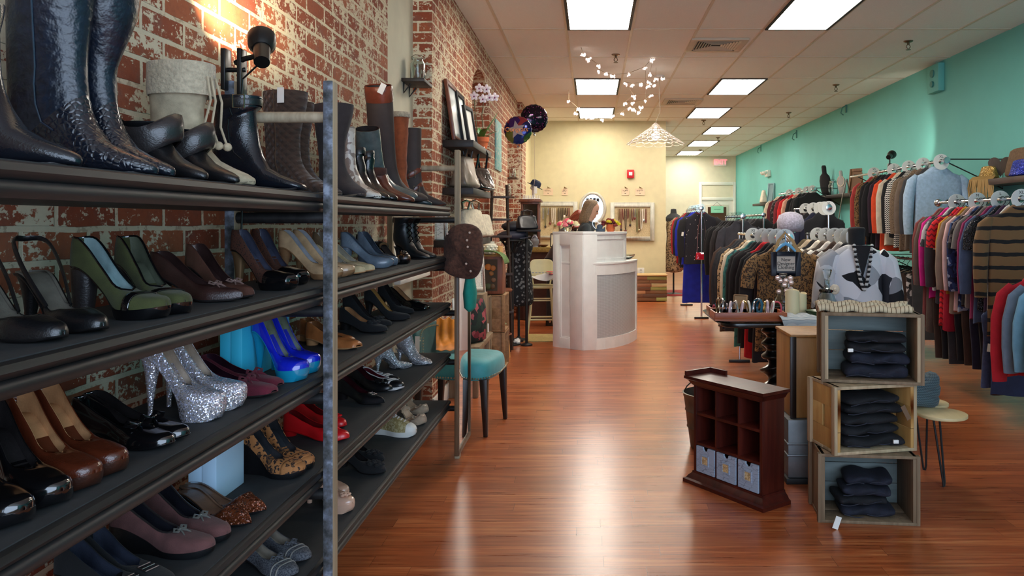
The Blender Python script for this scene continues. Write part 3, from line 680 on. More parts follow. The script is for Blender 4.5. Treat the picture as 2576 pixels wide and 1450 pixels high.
def boot(label, tp, hp, m, Hs=.3, h=.03, toe='round', top=.062, cal=0., L=.265, lin=None, so=None, xt=-.83, rz=None, tilt=0., loc=None, orn=(), k=0, name='boot', group=None, roll=0., heel=None, wr=0., zsc=1.):
    if loc is None:
        (x, y), a = place(tp, hp, xt, L); loc = (x, y, SH[k] + .003)
    else: a = 0.
    if rz is not None: a = rz
    t = thing(name, label, 'boot', loc, a, group, rot=(roll, tilt, a))
    t.scale = (1, 1, zsc); rings, rows = boot_rings(L, h, toe, Hs, top, cal)
    if wr:
        q = random.Random(int(loc[1] * 1000))
        for i in range(7, len(rings) - 1):
            d = q.uniform(-wr, wr); rings[i] = [p + Vector((d * (1 if p.x > .05 else .4), 0, 0)) for p in rings[i]]
    if name == 'cowboy_boot':
        ob('vamp', G().loft(rings[:8], True, False), CROC, t, smooth=75); ob('shaft', G().loft(rings[7:], False, False), m, t, smooth=75)
    else: ob('upper', G().loft(rings, True, False), m, t, smooth=75)
    inn = []
    for i in range(len(rings) - 1, len(rings) - 4, -1):
        c = sum(rings[i], Vector()) / len(rings[i]); inn.append([c + (p - c) * .93 for p in rings[i]])
    ob('lining', G().loft([rings[-1], inn[0]] + inn[1:], False, True), lin or leather((44, 38, 36)), t, smooth=75)
    so = so or DKL
    s = Shoe(L=L, h=h, toe={'point': 'point', 'square': 'square', 'round': 'round'}[toe], W=.041); s.th = .006
    ob('sole', s.sole(), so, t, smooth=40)
    if h > .02: ob('heel', s.heel(heel or ('slim' if h > .06 else 'low')), so, t, smooth=40)
    for o in orn:
        if o[0] == 'cuff':
            n = len(rings[0]); e = rings[-1]; c = sum(e, Vector()) / n; rr = []
            dz, out = o[2], o[3]
            for zz, kx in ((.004, .97), (.006, 1.0), (.004, 1 + out * .8), (-dz * .3, 1 + out), (-dz * .8, 1 + out), (-dz, 1 + out * .5), (-dz, 1.0)):
                wv = len(o) > 4
                rr.append([c + (p - c) * (kx * (1 + .12 * wv * math.sin(2 * PI * 3 * i_ / n + 1) * (zz < 0))) + Vector((0, 0, zz + wv * .022 * math.sin(2 * PI * 2 * i_ / n + .6))) for i_, p in enumerate(e)])
            ob('cuff', G().loft(rr, False, False), o[1], t, smooth=75)
        elif o[0] == 'strap':
            i = o[2]; c = sum(rings[i], Vector()) / len(rings[i]); q = [c + (p - c) * 1.015 for p in rings[i]]
            st = ob('ankle_strap', G().tube(q, .009, 8, True, flat=(1.5, .22)), o[1], t)
            j = 16; b = q[j % 20]
            ob('buckle', G().tube([b + Vector((-.016, -.003, -.018)), b + Vector((.016, -.003, -.018)), b + Vector((.016, -.003, .018)), b + Vector((-.016, -.003, .018))], .0028, 6, True), metal((180, 170, 150)), st)
        elif o[0] == 'laces':
            g = G(); fr = [r[0] for r in rings[5:-1]]
            for a_, b_ in zip(fr, fr[1:]):
                g.tube([a_ + Vector((.004, -.018, 0)), b_ + Vector((.006, .018, 0))], .0028, 5); g.tube([a_ + Vector((.004, .018, 0)), b_ + Vector((.006, -.018, 0))], .0028, 5)
            ob('laces', g, o[1], t)
        elif o[0] == 'seam':
            ob('side_seam', G().tube([rings[i][15] + Vector((0, -.001, 0)) for i in range(6, len(rings))], .0018, 5), o[1], t)
        elif o[0] == 'tassel':
            e = rings[-1][0]; g = G()
            for yy in (-.02, -.006, .012):
                g.tube([e + Vector((.006, yy, -.03)), e + Vector((.02, yy * 1.4, -.09)), e + Vector((.012, yy * 2, -.15)), e + Vector((.03, yy * 2, -.2))], .003, 5); g.sph(e + Vector((.03, yy * 2, -.2)), .011, 8, 6)
            ob('tassel', g, o[1], t)
        elif o[0] == 'tag':
            e = rings[-1][15] + Vector((o[2], -.004, o[3])); ob('price_tag', G().box(e, (.026, .001, .05), ry=o[4] if len(o) > 4 else 0), paint((236, 234, 228)), t)
    return t
def croc():
    t = NT('croc_leather'); d = t.n('TexVoronoi', {'Vector': t.map(t.co(), (90, 70, 90)), 'Scale': 1.}, feature='DISTANCE_TO_EDGE').outputs['Distance']
    t.bump(t.step(d, 0., .25), .4, .003); return t.fin(S(20, 24, 34), .18, Coat_Weight=.4)
CROC = croc(); bt = leather((16, 20, 28), .2); cowb = mat('tooled_leather', (18, 26, 40), .34, var=.4, vs=60, bump=.7, bs=70, coat=.1)
boot('shiny black ankle boot cut off by the photo edge on the top shelf', 206, -205, bt, .27, .04, 'point', .058)
cs = [('seam', leather((40, 52, 70)))]
boot('nearer tall black cowboy boot with feather stitching on the top shelf', 398, 30, cowb, .42, .04, 'point', .078, .004, orn=cs, xt=-.83, name='cowboy_boot', L=.28)
boot('farther tall black cowboy boot, behind its pair on the top shelf', 440, 128, cowb, .40, .04, 'point', .105, .03, orn=cs, xt=-.83, name='cowboy_boot', L=.28)
sl = leather((40, 36, 36), .28)
for tp, hp, lb in ((520, 290, 'nearer black slouch bootie with folded over cuff'), (600, 380, 'farther black slouch bootie with folded over cuff')):
    boot(lb, tp, hp, BLK, .15, .015, 'point', .075, orn=[('cuff', sl, .065, .14, 1)], zsc=.86, name='ankle_boot', xt=-.815)
bei = suede((178, 162, 134)); fleece = mat('fleece', (186, 172, 146), .95, var=.2, vs=90, bump=1., bs=130, sheen=.3)
boot('beige suede boot with fuzzy cuff and cord tassels on the top shelf', 640, 385, bei, .30, .008, 'round', .078, orn=[('cuff', fleece, .075, .05), ('tassel', bei)], so=leather((150, 136, 112)), L=.27, name='winter_boot')
boot('black square toed ankle boot with silver buckle on the top shelf', 768, 540, leather((18, 22, 30), .16), .27, .05, 'square', .064, orn=[('strap', BLK, 15), ('seam', BLK)], xt=-.82, name='ankle_boot', L=.26, wr=.006)
def quilt(rgb):
    t = NT('quilted_suede'); q = t.sep(t.co()); a = t.math('ADD', q[0], q[2]); b = t.math('SUBTRACT', q[0], q[2])
    h = t.math('MULTIPLY', t.math('PINGPONG', a, .014), t.math('PINGPONG', b, .014))
    t.bump(t.math('MULTIPLY', h, 5000.), .9, .008); v = t.noise(t.co(), 30, 3)
    return t.fin(t.mix(v, S(*[int(x * .75) for x in rgb]), S(*rgb)), .9, Sheen_Weight=.2)
ql = quilt((74, 52, 40)); bs = suede((84, 62, 44))
ob_t = [('tag', None, .0, -.03)]
boot('nearer brown quilted boot with white price tag, left of the front rack post', 842, 667, ql, .345, .006, 'round', .075, orn=[('tag', 0, .03, -.02), ('seam', bs)], so=leather((150, 130, 110)), name='winter_boot', L=.26, xt=-.84)
boot('farther brown quilted boot, behind the front rack post', 858, 695, ql, .335, .006, 'round', .066, so=leather((150, 130, 110)), name='winter_boot', L=.26, xt=-.87)
boot('dark brown suede boot just right of the front rack post', 906, 795, suede((50, 42, 42)), .34, .012, 'round', .082, so=leather((120, 104, 88)), name='winter_boot', loc=(-1.0, 2.88, SH[0] + .003), rz=-.72)
snake = blobs([(196, 184, 172), (140, 122, 112), (212, 204, 194)], 45, 'snake_leather', .3)
boot('silver snake print boot on the top shelf, beside the dark brown suede boot', 955, 860, snake, .29, .04, 'round', .05, xt=-.82)
for tp, hp, lb, xt in ((976, 886, 'nearer shiny black boot with buckled ankle on the top shelf', -.82), (997, 908, 'farther shiny black boot with rounded toe, beside the brown leather bootie', -.82)):
    boot(lb, tp, hp, leather((14, 14, 18), .14), .21, .03, 'round', .05, orn=[('strap', BLK, 11)], xt=xt, wr=.008)
boot('grey green leather boot leaning back against the brick wall', 0, 0, leather((84, 96, 96), .25), .34, .03, 'round', .055, loc=(-1.07, 3.58, SH[0] + .024), roll=.45)
boot('glossy brown leather bootie with fur collar, beside the rust suede boot', 1014, 955, leather((96, 48, 34), .2), .15, .02, 'round', .055, orn=[('cuff', suede((70, 36, 26)), .03, .1)], xt=-.82, rz=-.15)
rid = mat('riding_canvas', (62, 50, 46), .7, var=.15, vs=20); cog = leather((112, 52, 34), .25)
boot('tall dark riding boot with cognac cuff and white tag, leaning over', 0, 0, rid, .56, .03, 'round', .062, orn=[('cuff', cog, .07, .05), ('tag', 0, .03, .0, .5)], loc=(-1.07, 3.80, SH[0] + .02), roll=.34, name='riding_boot')
boot('tall dark riding boot with cognac foot standing at the shelf end', 0, 0, rid, .43, .03, 'round', .055, orn=[('strap', cog, 6), ('strap', cog, 9)], so=cog, loc=(-1.07, 4.275, SH[0] + .003), rz=0.01, name='riding_boot')
rust = suede((146, 74, 40))
boot('tall rust suede boot with cream shearling seam', 0, 0, rust, .47, .04, 'round', .06, so=leather((70, 40, 28)), loc=(-1.03, 4.04, SH[0] + .003), rz=-1.0, orn=[('cuff', fleece, .022, .14), ('seam', mat('shearling', (226, 212, 190), .95, bump=.8, bs=160))], wr=.006)
boot('dark teal pointed boot at the shelf end, in front of the riding boot foot', 0, 0, leather((48, 60, 62), .3), .22, .03, 'point', .045, L=.24, loc=(-1.1, 4.16, SH[0] + .003), rz=.01)
# ankle boots lower down
lb_ = leather((28, 30, 32), .4)
boot('nearer black lace up heeled ankle boot on the second shelf', 1080, 1003, lb_, .29, .08, 'round', .052, k=1, orn=[('laces', BLKP)], xt=-.83, name='ankle_boot', L=.23, zsc=.72)
boot('farther black lace up heeled ankle boot, toe past its pair', 1096, 1022, lb_, .29, .08, 'round', .052, k=1, orn=[('laces', BLKP)], xt=-.82, name='ankle_boot', L=.23, zsc=.72)
seq = glitter((240, 240, 244), (176, 176, 184), 300)
boot('silver sequin ankle boot with thin heel, heel turned to the aisle', 1030, 985, seq, .3, .1, 'round', .05, zsc=.7, k=3, so=seq, heel='stiletto', xt=-.86, rz=.9, name='ankle_boot', L=.22)
boot('silver sequin ankle boot with ring pattern, standing side on', 1085, 1018, seq, .3, .09, 'round', .052, zsc=.7, k=3, so=seq, heel='stiletto', xt=-.82, name='ankle_boot', L=.23)
# gold sneaker
(x, y), a = place(1047, 918, -.815, .26)
t = thing('sneaker', 'gold canvas sneaker with white sole and laces on the bottom shelf', 'shoe', (x, y, SH[4] + .003), a)
s = Shoe(L=.26, h=.012, p=.006, vo=.6, W=.042, Th=.075, Tv=.062, dip=.055); s.th = .016
ob('upper', s.upper(), blobs([(164, 148, 100), (186, 172, 130), (148, 130, 84)], 90, 'gold_canvas', .5), t, smooth=70, solid=.002)
ob('lining', s.lining(), leather((140, 124, 100)), t, smooth=70); ob('sole', s.sole(True), mat('rubber', (226, 222, 214), .5), t, smooth=45)
ob('toe_cap', s.upper(.002, .86, 1., 6), mat('rubber', (226, 222, 214), .5), t, smooth=70); ob('heel_patch', s.upper(.0015, .0, .1, 6), mat('silver_leather', (160, 190, 190), .25, .6), t, smooth=70)
g = G()
for i in range(5):
    u = .5 + .065 * i; z = s.zs(u) + s.T(u) * (.97 if u > .6 else 1.)
    g.tube([(u * .26, -.024, z - .012), (u * .26 + .006, 0, z + .005), (u * .26, .024, z - .012)], .003, 5)
bow(g, (.47 * .26, 0, s.zs(.47) + .072), .02); ob('laces', g, mat('white_lace', (214, 206, 200), .8), t)
# shoeboxes standing on the shelves
def shoebox(label, k, x0, x1, y0, y1, hh, rgb):
    t = thing('shoebox', label, 'box', (0, 0, SH[k] + .002))
    m = mat('card_' + str(k), rgb, .55); c = x1 - (x1 - x0) * .5
    ob('box_body', G().bb(x0, c, y0 + .004, y1 - .004, 0, hh - .003), m, t, bevel=.002); ob('lid', G().bb(c, x1, y0, y1, 0, hh), m, t, bevel=.003)
shoebox('bright turquoise shoebox standing on edge behind the cobalt pumps', 2, -1.04, -.976, 2.16, 2.5, .217, (58, 196, 232))
shoebox('pale blue shoebox standing on edge behind the copper mules', 3, -1.045, -.97, 2.0, 2.16, .217, (184, 216, 240))
# clip lamp on the rear post
t = thing('clip_lamp', 'black clip on spot lamp on the rear rack post, lighting the brick', 'lamp', (-1.04, 2.27, 1.765))
BL = mat('black_plastic', (18, 18, 18), .3)
ob('clip', G().bb(-.035, -.022, -.03, .012, -.03, .09).bb(.012, .024, -.03, .012, -.05, .09).cyl((-.03, -.01, .03), (.03, -.01, .03), .007), BL, t, bevel=.002)
hd = Vector((.085, -.03, .07)); dr = Vector((-.12, .28, .34)).normalized(); LAMP_HEAD = Vector(t.location) + hd + dr * .12; LAMP_DIR = dr
ob('arm', G().tube([(.0, -.01, .05), (.03, -.02, .06), tuple(hd)], .008), BL, t)
hp_ = ob('lamp_head', G().tube([hd - dr * .035, hd + dr * .03], [.022, .024], 16, ).tube([hd + dr * .028, hd + dr * .045, hd + dr * .085], [.026, .038, .04], 20), BL, t)
ob('bulb', G().sph(hd + dr * .088, .024, 12, 8), emis('lamp_bulb', (255, 224, 170), 12), hp_)
ob('cord', G().tube([hd - dr * .03, (.03, -.03, .0), (.02, -.028, -.1), (.03, -.03, -.3), (.02, -.03, -.65), (.0, -.03, -1.2)], .003, 6), BL, t)
# ================================================================ the left side beyond the rack
def M3(x, y, z, rz=0): return Matrix.Translation((x, y, z)) @ Matrix.Rotation(rz, 4, 'Z')
MIRROR = mat('mirror_glass', (232, 236, 236), .02, 1.)
t = thing('mirror', 'tall narrow framed mirror fixed to the aisle side of the end rack post', 'mirror', (-.742, 4.45, 0))
ob('frame', G().bb(-.012, .012, -.215, -.19, .07, 1.3).bb(-.012, .012, .19, .215, .07, 1.3).bb(-.012, .012, -.19, .19, .07, .1).bb(-.012, .012, -.19, .19, 1.27, 1.3), wood((58, 42, 32), (120, 92, 64), .45, (1, 1, 12)), t, bevel=.003)
ob('glass', G().bb(-.01, .004, -.19, .19, .1, 1.27), MIRROR, t, smooth=0)
# beret
rings = []
for i in range(11):
    u = i / 10; a = PI * u; r = .135 * math.sin(a) ** .7 + .002
    rings.append([(.055 * -math.cos(a) + .03 * math.sin(3 * q + 1) * math.sin(a) ** .5, (r * (1 + .07 * math.sin(4 * q))) * math.cos(q), r * 1.12 * (1 + .06 * math.sin(3 * q + 2)) * math.sin(q)) for q in [2 * PI * j / 26 for j in range(26)]])
bt_ = thing('beret', 'brown fuzzy knitted beret with small beads hanging on the rack end post', 'hat', (-.70, 4.2, 1.19), 1.15)
ob('crown', G().loft(rings), mat('brown_mohair', (84, 54, 42), .95, var=.4, vs=60, bump=1., bs=110, sheen=.05), bt_, sub=1)
ob('band', G().tube([(.052, .085 * math.cos(q), .095 * math.sin(q)) for q in [2 * PI * j / 20 for j in range(20)]], .013, 6, True), mat('brown_mohair', (84, 54, 42), .95, var=.4, vs=60, bump=1., bs=110, sheen=.05), bt_)
for (x, y, z) in ((-.032, -.07, .105), (-.045, -.062, .065), (-.05, -.07, .03), (-.046, -.085, -.01), (-.05, -.06, -.06), (-.03, -.075, -.1), (-.05, .06, .1)):
    ob('bead', G().sph((x - .012, y, z), .007, 8, 6), mat('bead', (206, 180, 164), .3), bt_)
t = thing('hanging_pouch', 'emerald teal pouch with beaded strap hanging under the brown beret', 'bag', (-.675, 4.28, .86))
rings = [[(.035 * k * math.cos(q), .065 * k2 * math.sin(q), z) for q in [2 * PI * j / 16 for j in range(16)]] for z, k, k2 in ((0, .3, .6), (.02, .9, .95), (.1, 1.1, 1.05), (.19, .7, .9), (.23, .3, .75), (.24, .2, .7))]
ob('body', G().loft(rings), cloth((18, 140, 124)), t, smooth=80)
ob('strap', G().tube([(0, -.03, .23), (0, -.02, .32), (0, 0, .37), (0, .02, .32), (0, .03, .23)], .005, 6), mat('bead_strap', (96, 200, 200), .3), t)
# ---- chair
TQ = mat('turquoise_upholstery', (66, 158, 162), .6, var=.1, vs=20, sheen=.2); DTQ = mat('teal_velvet', (24, 84, 86), .75, var=.2, vs=12, sheen=.1); LEGW = wood((28, 17, 12), (52, 32, 22), .35, (1, 1, 10)); NAIL = metal((200, 190, 170), .3)
ch = thing('accent_chair', 'turquoise accent chair with nailhead trim and dark tapered legs', 'chair', (-.865, 5.14, 0), -.16)
poly = [(-.24, -.25), (.2, -.27), (.25, -.2), (.27, 0), (.25, .2), (.2, .27), (-.24, .25)]
rings = []
for z, k in ((.345, .9), (.35, .98), (.39, 1.0), (.44, .99), (.47, .93), (.485, .75), (.49, .3)):
    rings.append([(x * k, y * k, z) for x, y in poly])
ob('seat', G().loft(rings), TQ, ch, sub=2, smooth=80)
for x, y in ((.225, -.22), (.225, .22), (-.22, -.21), (-.22, .21)):
    ob('leg', G().loft([[(x * kk + dx * w, y * kk + dy * w, z) for dx, dy in ((-1, -1), (1, -1), (1, 1), (-1, 1))] for z, w, kk in ((0, .013, 1.04), (.2, .019, 1.0), (.36, .025, .97))]), LEGW, ch, bevel=.003)
rings = []
for i in range(9):
    y = lerp(-.27, .27, i / 8); c = -.245 + .05 * (y / .27) ** 2; tz = .70 - .07 * (abs(y) / .27) ** 3
    rings.append([(c - .03, y, .36), (c + .03, y, .36), (c + .02, y, (tz + .36) / 2), (c + .0, y, tz - .02), (c - .03, y, tz), (c - .06, y, tz - .02), (c - .05, y, (tz + .36) / 2)])
ob('backrest', G().loft(rings), DTQ, ch, sub=1, smooth=80)
g = G()
pp = [(.275 * math.cos(a) if abs(a) < 1.2 else .1, .28 * math.sin(a)) for a in []]
for i in range(len(poly) - 1):
    a, b = poly[i], poly[i + 1]; n = max(3, int(math.hypot(a[0] - b[0], a[1] - b[1]) / .018))
    for j in range(n): g.sph((lerp(a[0], b[0], j / n) * .985, lerp(a[1], b[1], j / n) * .985, .37), .006, 6, 4)
ob('nailhead_trim', g, NAIL, ch)
g = G()
for i in range(24):
    y = lerp(-.25, .25, i / 23); c = -.245 + .05 * (y / .27) ** 2; g.sph((c + .012, y, .655 - .07 * (abs(y) / .27) ** 3), .006, 6, 4)
    if i < 12: g.sph((-.165, -.265, .42 + i * .018), .006, 6, 4)
ob('nailhead_trim', g, NAIL, ch)
ob('price_tag', G().box((-.2, -.275, .58), (.03, .002, .1)), paint((236, 236, 230)), ch)
# draped scarf and floral cloth
def drape(name, m, label, cat, pts, w, seed=1, amp=.02, **k):
    """a folded strip of cloth hanging along a path"""
    q = random.Random(seed); rows = []; N = len(pts); ph = [q.uniform(0, 6) for _ in range(4)]
    for i, p in enumerate(pts):
        row = []
        for j in range(15):
            v = (j / 14 - .5); off = amp * (math.sin(9 * v * 2 + ph[0] + i * .4) + .6 * math.sin(17 * v + ph[1] - i * .7))
            row.append((p[0] + v * w[0] + off * k.get('nx', .5), p[1] + v * w[1] + off * k.get('ny', .5), p[2] + off * .4))
        rows.append(row)
    return solo(name, G().grid(rows), m, label, cat, sub=1, solid=.004, smooth=80)
drape('scarf', mat('orange_silk', (236, 140, 20), .45, var=.25, vs=14, sheen=.3), 'bright orange scarf draped over the side of the turquoise chair', 'scarf', [(-.99, 5.36, .69), (-.985, 5.33, .64), (-.98, 5.29, .575), (-.965, 5.23, .525), (-.95, 5.15, .512), (-.94, 5.08, .508)], (.17, .03), 3, .022, nx=.0, ny=.7)
flo = blobs([(22, 40, 36), (30, 52, 44), (26, 34, 36), (130, 48, 62), (24, 44, 38), (170, 84, 92), (20, 30, 30)], 26, 'floral_cloth')
rings = [[(.05 * k * math.cos(q), .13 * k2 * math.copysign(abs(math.sin(q)) ** .6, math.sin(q)), z) for q in [2 * PI * j / 18 for j in range(18)]] for z, k, k2 in ((0, .3, .8), (.02, 1, .98), (.15, 1.2, 1.), (.28, .9, .96), (.33, .5, .85), (.34, .1, .8))]
solo('tote_bag', G().loft(rings), flo, 'dark green floral bag slumped behind the turquoise chair seat', 'bag', loc=(-.93, 6.13, .402), rz=-.5, smooth=80)
# ---- pale crackled frames and the ledge they stand on
CRK = crackle((226, 224, 214), (120, 110, 98))
BLKSH = wood((24, 20, 20), (44, 38, 36), .5, (1, 10, 1), 'dark_shelf')
def frame(label, loc, w, h, m, inner, rz=0., lean=0., wd=.04, dp=.025, name='picture_frame', back=None, group=None, roll=0.):
    t = thing(name, label, 'picture frame', loc, 0, group, rot=(lean, roll, rz))   # faces -Y, base at z=0
    ob('frame', G().bb(-w / 2, -w / 2 + wd, -dp, 0, 0, h).bb(w / 2 - wd, w / 2, -dp, 0, 0, h).bb(-w / 2 + wd, w / 2 - wd, -dp, 0, 0, wd).bb(-w / 2 + wd, w / 2 - wd, -dp, 0, h - wd, h), m, t, bevel=.003)
    if inner: ob('backing', G().bb(-w / 2 + wd, w / 2 - wd, -dp * .5, -.002, wd, h - wd), inner, t, smooth=0)
    return t
solo('wall_ledge', G().bb(-1.248, -1.12, 4.53, 5.36, .985, 1.01), WHITE, 'narrow white wall ledge behind the end of the shoe rack', 'shelf', bevel=.003)
PAPER = paint((226, 218, 200), .7)
frame('dark wood frame leaning on the white ledge behind the middle rack shelf', (-1.165, 5.12, 1.01), .24, .24, DARKM, PAPER, PI / 2 - .25, -.25)
frame('white frame leaning on the white ledge, nearest the rack end', (-1.17, 4.80, 1.01), .26, .25, CRK, paint((230, 230, 226)), PI / 2 - .1, -.22)
frame('white frame hung on the plaster strip behind the lace up ankle boots', (-1.235, 4.82, 1.26), .42, .26, WHITE, PAPER, PI / 2, 0)
# floating shelves
for z, lb, y1 in ((1.965, 'top dark floating shelf on the brick pier, under the framed pictures', 6.8), (1.61, 'middle dark floating shelf on the brick pier, under the black purse', 6.75), (1.225, 'lowest dark floating shelf on the brick pier, under the cream lace bag', 6.75)):
    solo('wall_shelf', G().bb(-1.115, -.885, 5.45 if z < 1.3 else 5.77, y1, z - .052, z), BLKSH, lb, 'shelf', 'floating shelves on the brick pier', bevel=.003)
t = thing('wall_shelf', 'tiny black shelf with bracket on the plaster strip, under a glass jar', 'shelf', (-1.25, 5.2, 2.297))
ob('board', G().bb(0, .15, -.13, .13, -.022, 0), BLKSH, t, bevel=.002); ob('bracket', G().tube([(.005, -.08, -.02), (.005, -.08, -.09), (.05, -.08, -.03)], .006).tube([(.005, .08, -.02), (.005, .08, -.09), (.05, .08, -.03)], .006), DARKM, t)
def jar(label, loc, r, h, wire=True, lid=None, name='glass_jar', group=None):
    t = thing(name, label, 'jar', loc, 0, group)
    ob('body', G().lathe([(r * .9, 0), (r, .008), (r, h * .72), (r * .72, h * .86), (r * .74, h), (r * .68, h), (r * .66, h * .87), (r * .93, h * .7), (r * .93, .012), (.001, .01)], 20, cap=False), glass(), t, smooth=60)
    if wire: ob('wire_handle', G().tube([(-r * .76, 0, h * .9), (-r * .9, 0, h * 1.02), (-r * .4, 0, h * 1.12), (r * .4, 0, h * 1.1), (r * .9, 0, h * 1.0), (r * .76, 0, h * .9)], .002, 5), metal((90, 80, 70), .4), t)
    if lid: ob('lid', G().lathe([(r * .78, h * .9), (r * .78, h), (.01, h + .01)]), lid, t)
    return t
jar('clear glass jar with wire handle on the tiny black shelf', (-1.17, 5.2, 2.297), .05, .16)
mah = wood((86, 40, 26), (122, 64, 42), .4, (1, 1, 10))
pic = mat('print_paper', (196, 206, 206), .25, var=.1, vs=6)
frame('reddish wood picture frame leaning on the top floating shelf, nearest of three', (-1.045, 5.98, 1.965), .42, .46, mah, pic, PI / 2, -.14, .035)
frame('black picture frame with silver lip leaning on the top floating shelf, farthest back', (-1.04, 6.33, 1.965), .36, .44, DARKM, pic, PI / 2, -.14, .035)
frame('small black picture frame standing in front of the two large ones', (-.955, 6.12, 1.965), .24, .30, DARKM, paint((220, 220, 214)), PI / 2 - .12, -.16, .028)
# orchid
pot = thing('potted_orchid', 'white orchid with two stems in a terracotta pot on the top floating shelf', 'plant', (-.945, 6.62, 1.966))
TERRA = mat('terracotta', (206, 104, 58), .75, var=.1, vs=30)
ob('pot', G().lathe([(.042, 0), (.056, .07), (.062, .07), (.066, .11), (.058, .11), (.052, .085), (.001, .08)], 24, cap=False), TERRA, pot)
def leaf(pts, w, fold=.3):
    rows = []; n = len(pts)
    for i, p in enumerate(pts):
        u = i / (n - 1); k = w * math.sin(PI * min(.98, .12 + .86 * u)) ** .7; p = Vector(p)
        a = Vector(pts[min(n - 1, i + 1)]) - Vector(pts[max(0, i - 1)]); sd = a.cross(Vector((0, 0, 1)));  sd = sd.normalized() if sd.length > 1e-5 else Vector((0, 1, 0))
        rows.append([p + sd * k * v + Vector((0, 0, abs(v) * k * fold)) for v in (-1, -.5, 0, .5, 1)])
    return G().grid(rows)
GRN = mat('orchid_leaf', (58, 122, 50), .35, var=.25, vs=20)
for pts in ([(0, 0, .09), (-.05, -.02, .17), (-.12, -.03, .22), (-.17, -.03, .2)], [(0, 0, .09), (.05, -.01, .18), (.11, 0, .27), (.14, 0, .33)], [(0, 0, .09), (.01, -.05, .14), (.05, -.12, .17), (.09, -.16, .15)], [(0, 0, .09), (.06, .03, .14), (.13, .04, .17)], [(0, 0, .09), (-.02, .02, .15), (-.03, .05, .2)]):
    ob('leaf', leaf(pts, .034), GRN, pot, sub=1, solid=.002, smooth=80)
STEM = mat('stem', (84, 84, 52), .6)
s1 = [(-.03, 0, .09), (-.06, .01, .35), (-.065, .01, .46), (-.03, -.01, .52), (.03, -.03, .51), (.09, -.04, .47)]
s2 = [(.02, 0, .09), (.0, .01, .3), (.02, .0, .44), (.05, -.02, .5), (.1, -.02, .46), (.13, -.02, .42)]
for sp in (s1, s2): ob('stem', G().tube(sp, .0035, 6), STEM, pot)
PET = mat('orchid_petal', (238, 226, 232), .5); LIP = mat('orchid_lip', (120, 40, 90), .5)
for (x, z, y) in ((-.06, .46, -.03), (-.015, .525, -.04), (.05, .515, -.06), (.02, .43, -.07), (.075, .445, -.06), (.115, .45, -.03)):
    g = G(); c = Vector((x, y, z))
    for i in range(5):
        a = PI / 2 + i * 2 * PI / 5; g.sph(c + Vector((.021 * math.cos(a), .003 * (i % 2), .021 * math.sin(a))), (.019, .003, .014), 10, 6, Matrix.Rotation(-a, 4, 'Y'))
    f = ob('flower', g, PET, pot); ob('lip', G().sph(c + Vector((0, -.006, -.006)), (.007, .006, .008), 8, 6), LIP, f)
# bags on the lower floating shelves
def bag(label, loc, w, d, h, m, rz=0., handle=None, name='handbag', sag=.1, hh=.15, seed=0):
    t = thing(name, label, 'bag', loc, rz); q = random.Random(seed); rings = []
    for i in range(9):
        u = i / 8; k = (1 - .25 * u) if u > 0 else .92; dk = (1 - .72 * u)
        rings.append([(w / 2 * k * math.copysign(abs(math.cos(a)) ** .5, math.cos(a)) * (1 + .03 * math.sin(5 * a + u * 6 + seed)), d / 2 * dk * math.copysign(abs(math.sin(a)) ** .6, math.sin(a)) * (1 + .1 * math.sin(4 * a + 5 * u + seed)), h * (u - sag * u * math.cos(a) ** 2 * .5)) for a in [2 * PI * j / 24 for j in range(24)]])
    ob('body', G().loft(rings), m, t, sub=1, smooth=80)
    if handle:
        for s in (-1, 1): ob('handle', G().tube([(-w * .22, s * d * .12, h * .93), (-w * .2, s * d * .2, h + hh * .7), (0, s * d * .22, h + hh), (w * .2, s * d * .2, h + hh * .7), (w * .22, s * d * .12, h * .93)], .009, 7), handle, t)
    return t
bag('taupe slouchy leather bag with dark straps on the middle floating shelf', (-.99, 6.02, 1.612), .34, .2, .26, leather((122, 108, 92)), 1.4, leather((40, 32, 30)), hh=.06)
bag('shiny black patent handbag with two handles on the middle floating shelf', (-.95, 6.45, 1.612), .36, .24, .2, mat('black_crinkle_patent', (14, 16, 20), .12, bump=1., bs=26, coat=.8), 1.2, BLKP, hh=.16, seed=2)
bag('cream lace handbag with silver chain on the lowest floating shelf', (-.98, 6.25, 1.227), .42, .18, .24, mat('cream_lace', (212, 202, 178), .8, var=.15, vs=40, bump=1., bs=60), 1.25, metal((190, 180, 160)), hh=.06, seed=4)
bag('tan leather clutch lying on the lowest floating shelf beside the lace bag', (-.99, 5.9, 1.227), .25, .16, .07, leather((150, 96, 52)), 1.3, seed=6)
bag('cream ruffled drawstring bag on the lowest floating shelf end', (-.93, 6.58, 1.227), .2, .16, .2, mat('cream_lace', (212, 202, 178), .8, var=.15, vs=40, bump=1., bs=60), 1.0, seed=7)
frame('slim white crackled frame standing on the lowest floating shelf', (-1.085, 5.52, 1.227), .11, .2, CRK, CRK, .35, -.08, .03)
# small wall shelves near the arched recess
t = solo('wall_board', G().bb(-1.114, -1.098, 8.86, 9.38, 1.96, 2.54), wood((110, 180, 180), (150, 206, 204), .7, (1, 1, 9), 'turquoise_board', 20, (196, 206, 196)), 'turquoise weathered board hung upright on the brick wall', 'sign board', bevel=.003)
for px, py, Y, lb in ((1288, 447, 10.9, 'upper thin brown shelf in the far arched recess'), (1281, 495, 10.6, 'lower thin brown shelf in the far arched recess, under a jar')):
    x = xat(px, Y); z = zat(py, Y)
    solo('recess_shelf', G().bb(-1.285, x + .08, Y - .16, Y + .16, z - .02, z), wood((74, 50, 36), (110, 80, 60), .6, (1, 8, 1)), lb, 'shelf', bevel=.002)
jar('clear jar on the lower shelf of the far arched recess', (-1.16, 10.55, zat(495, 10.6)), .06, .17, False)
jar('clear jar on the upper shelf of the far arched recess', (-1.12, 10.9, zat(447, 10.9)), .05, .14, False)
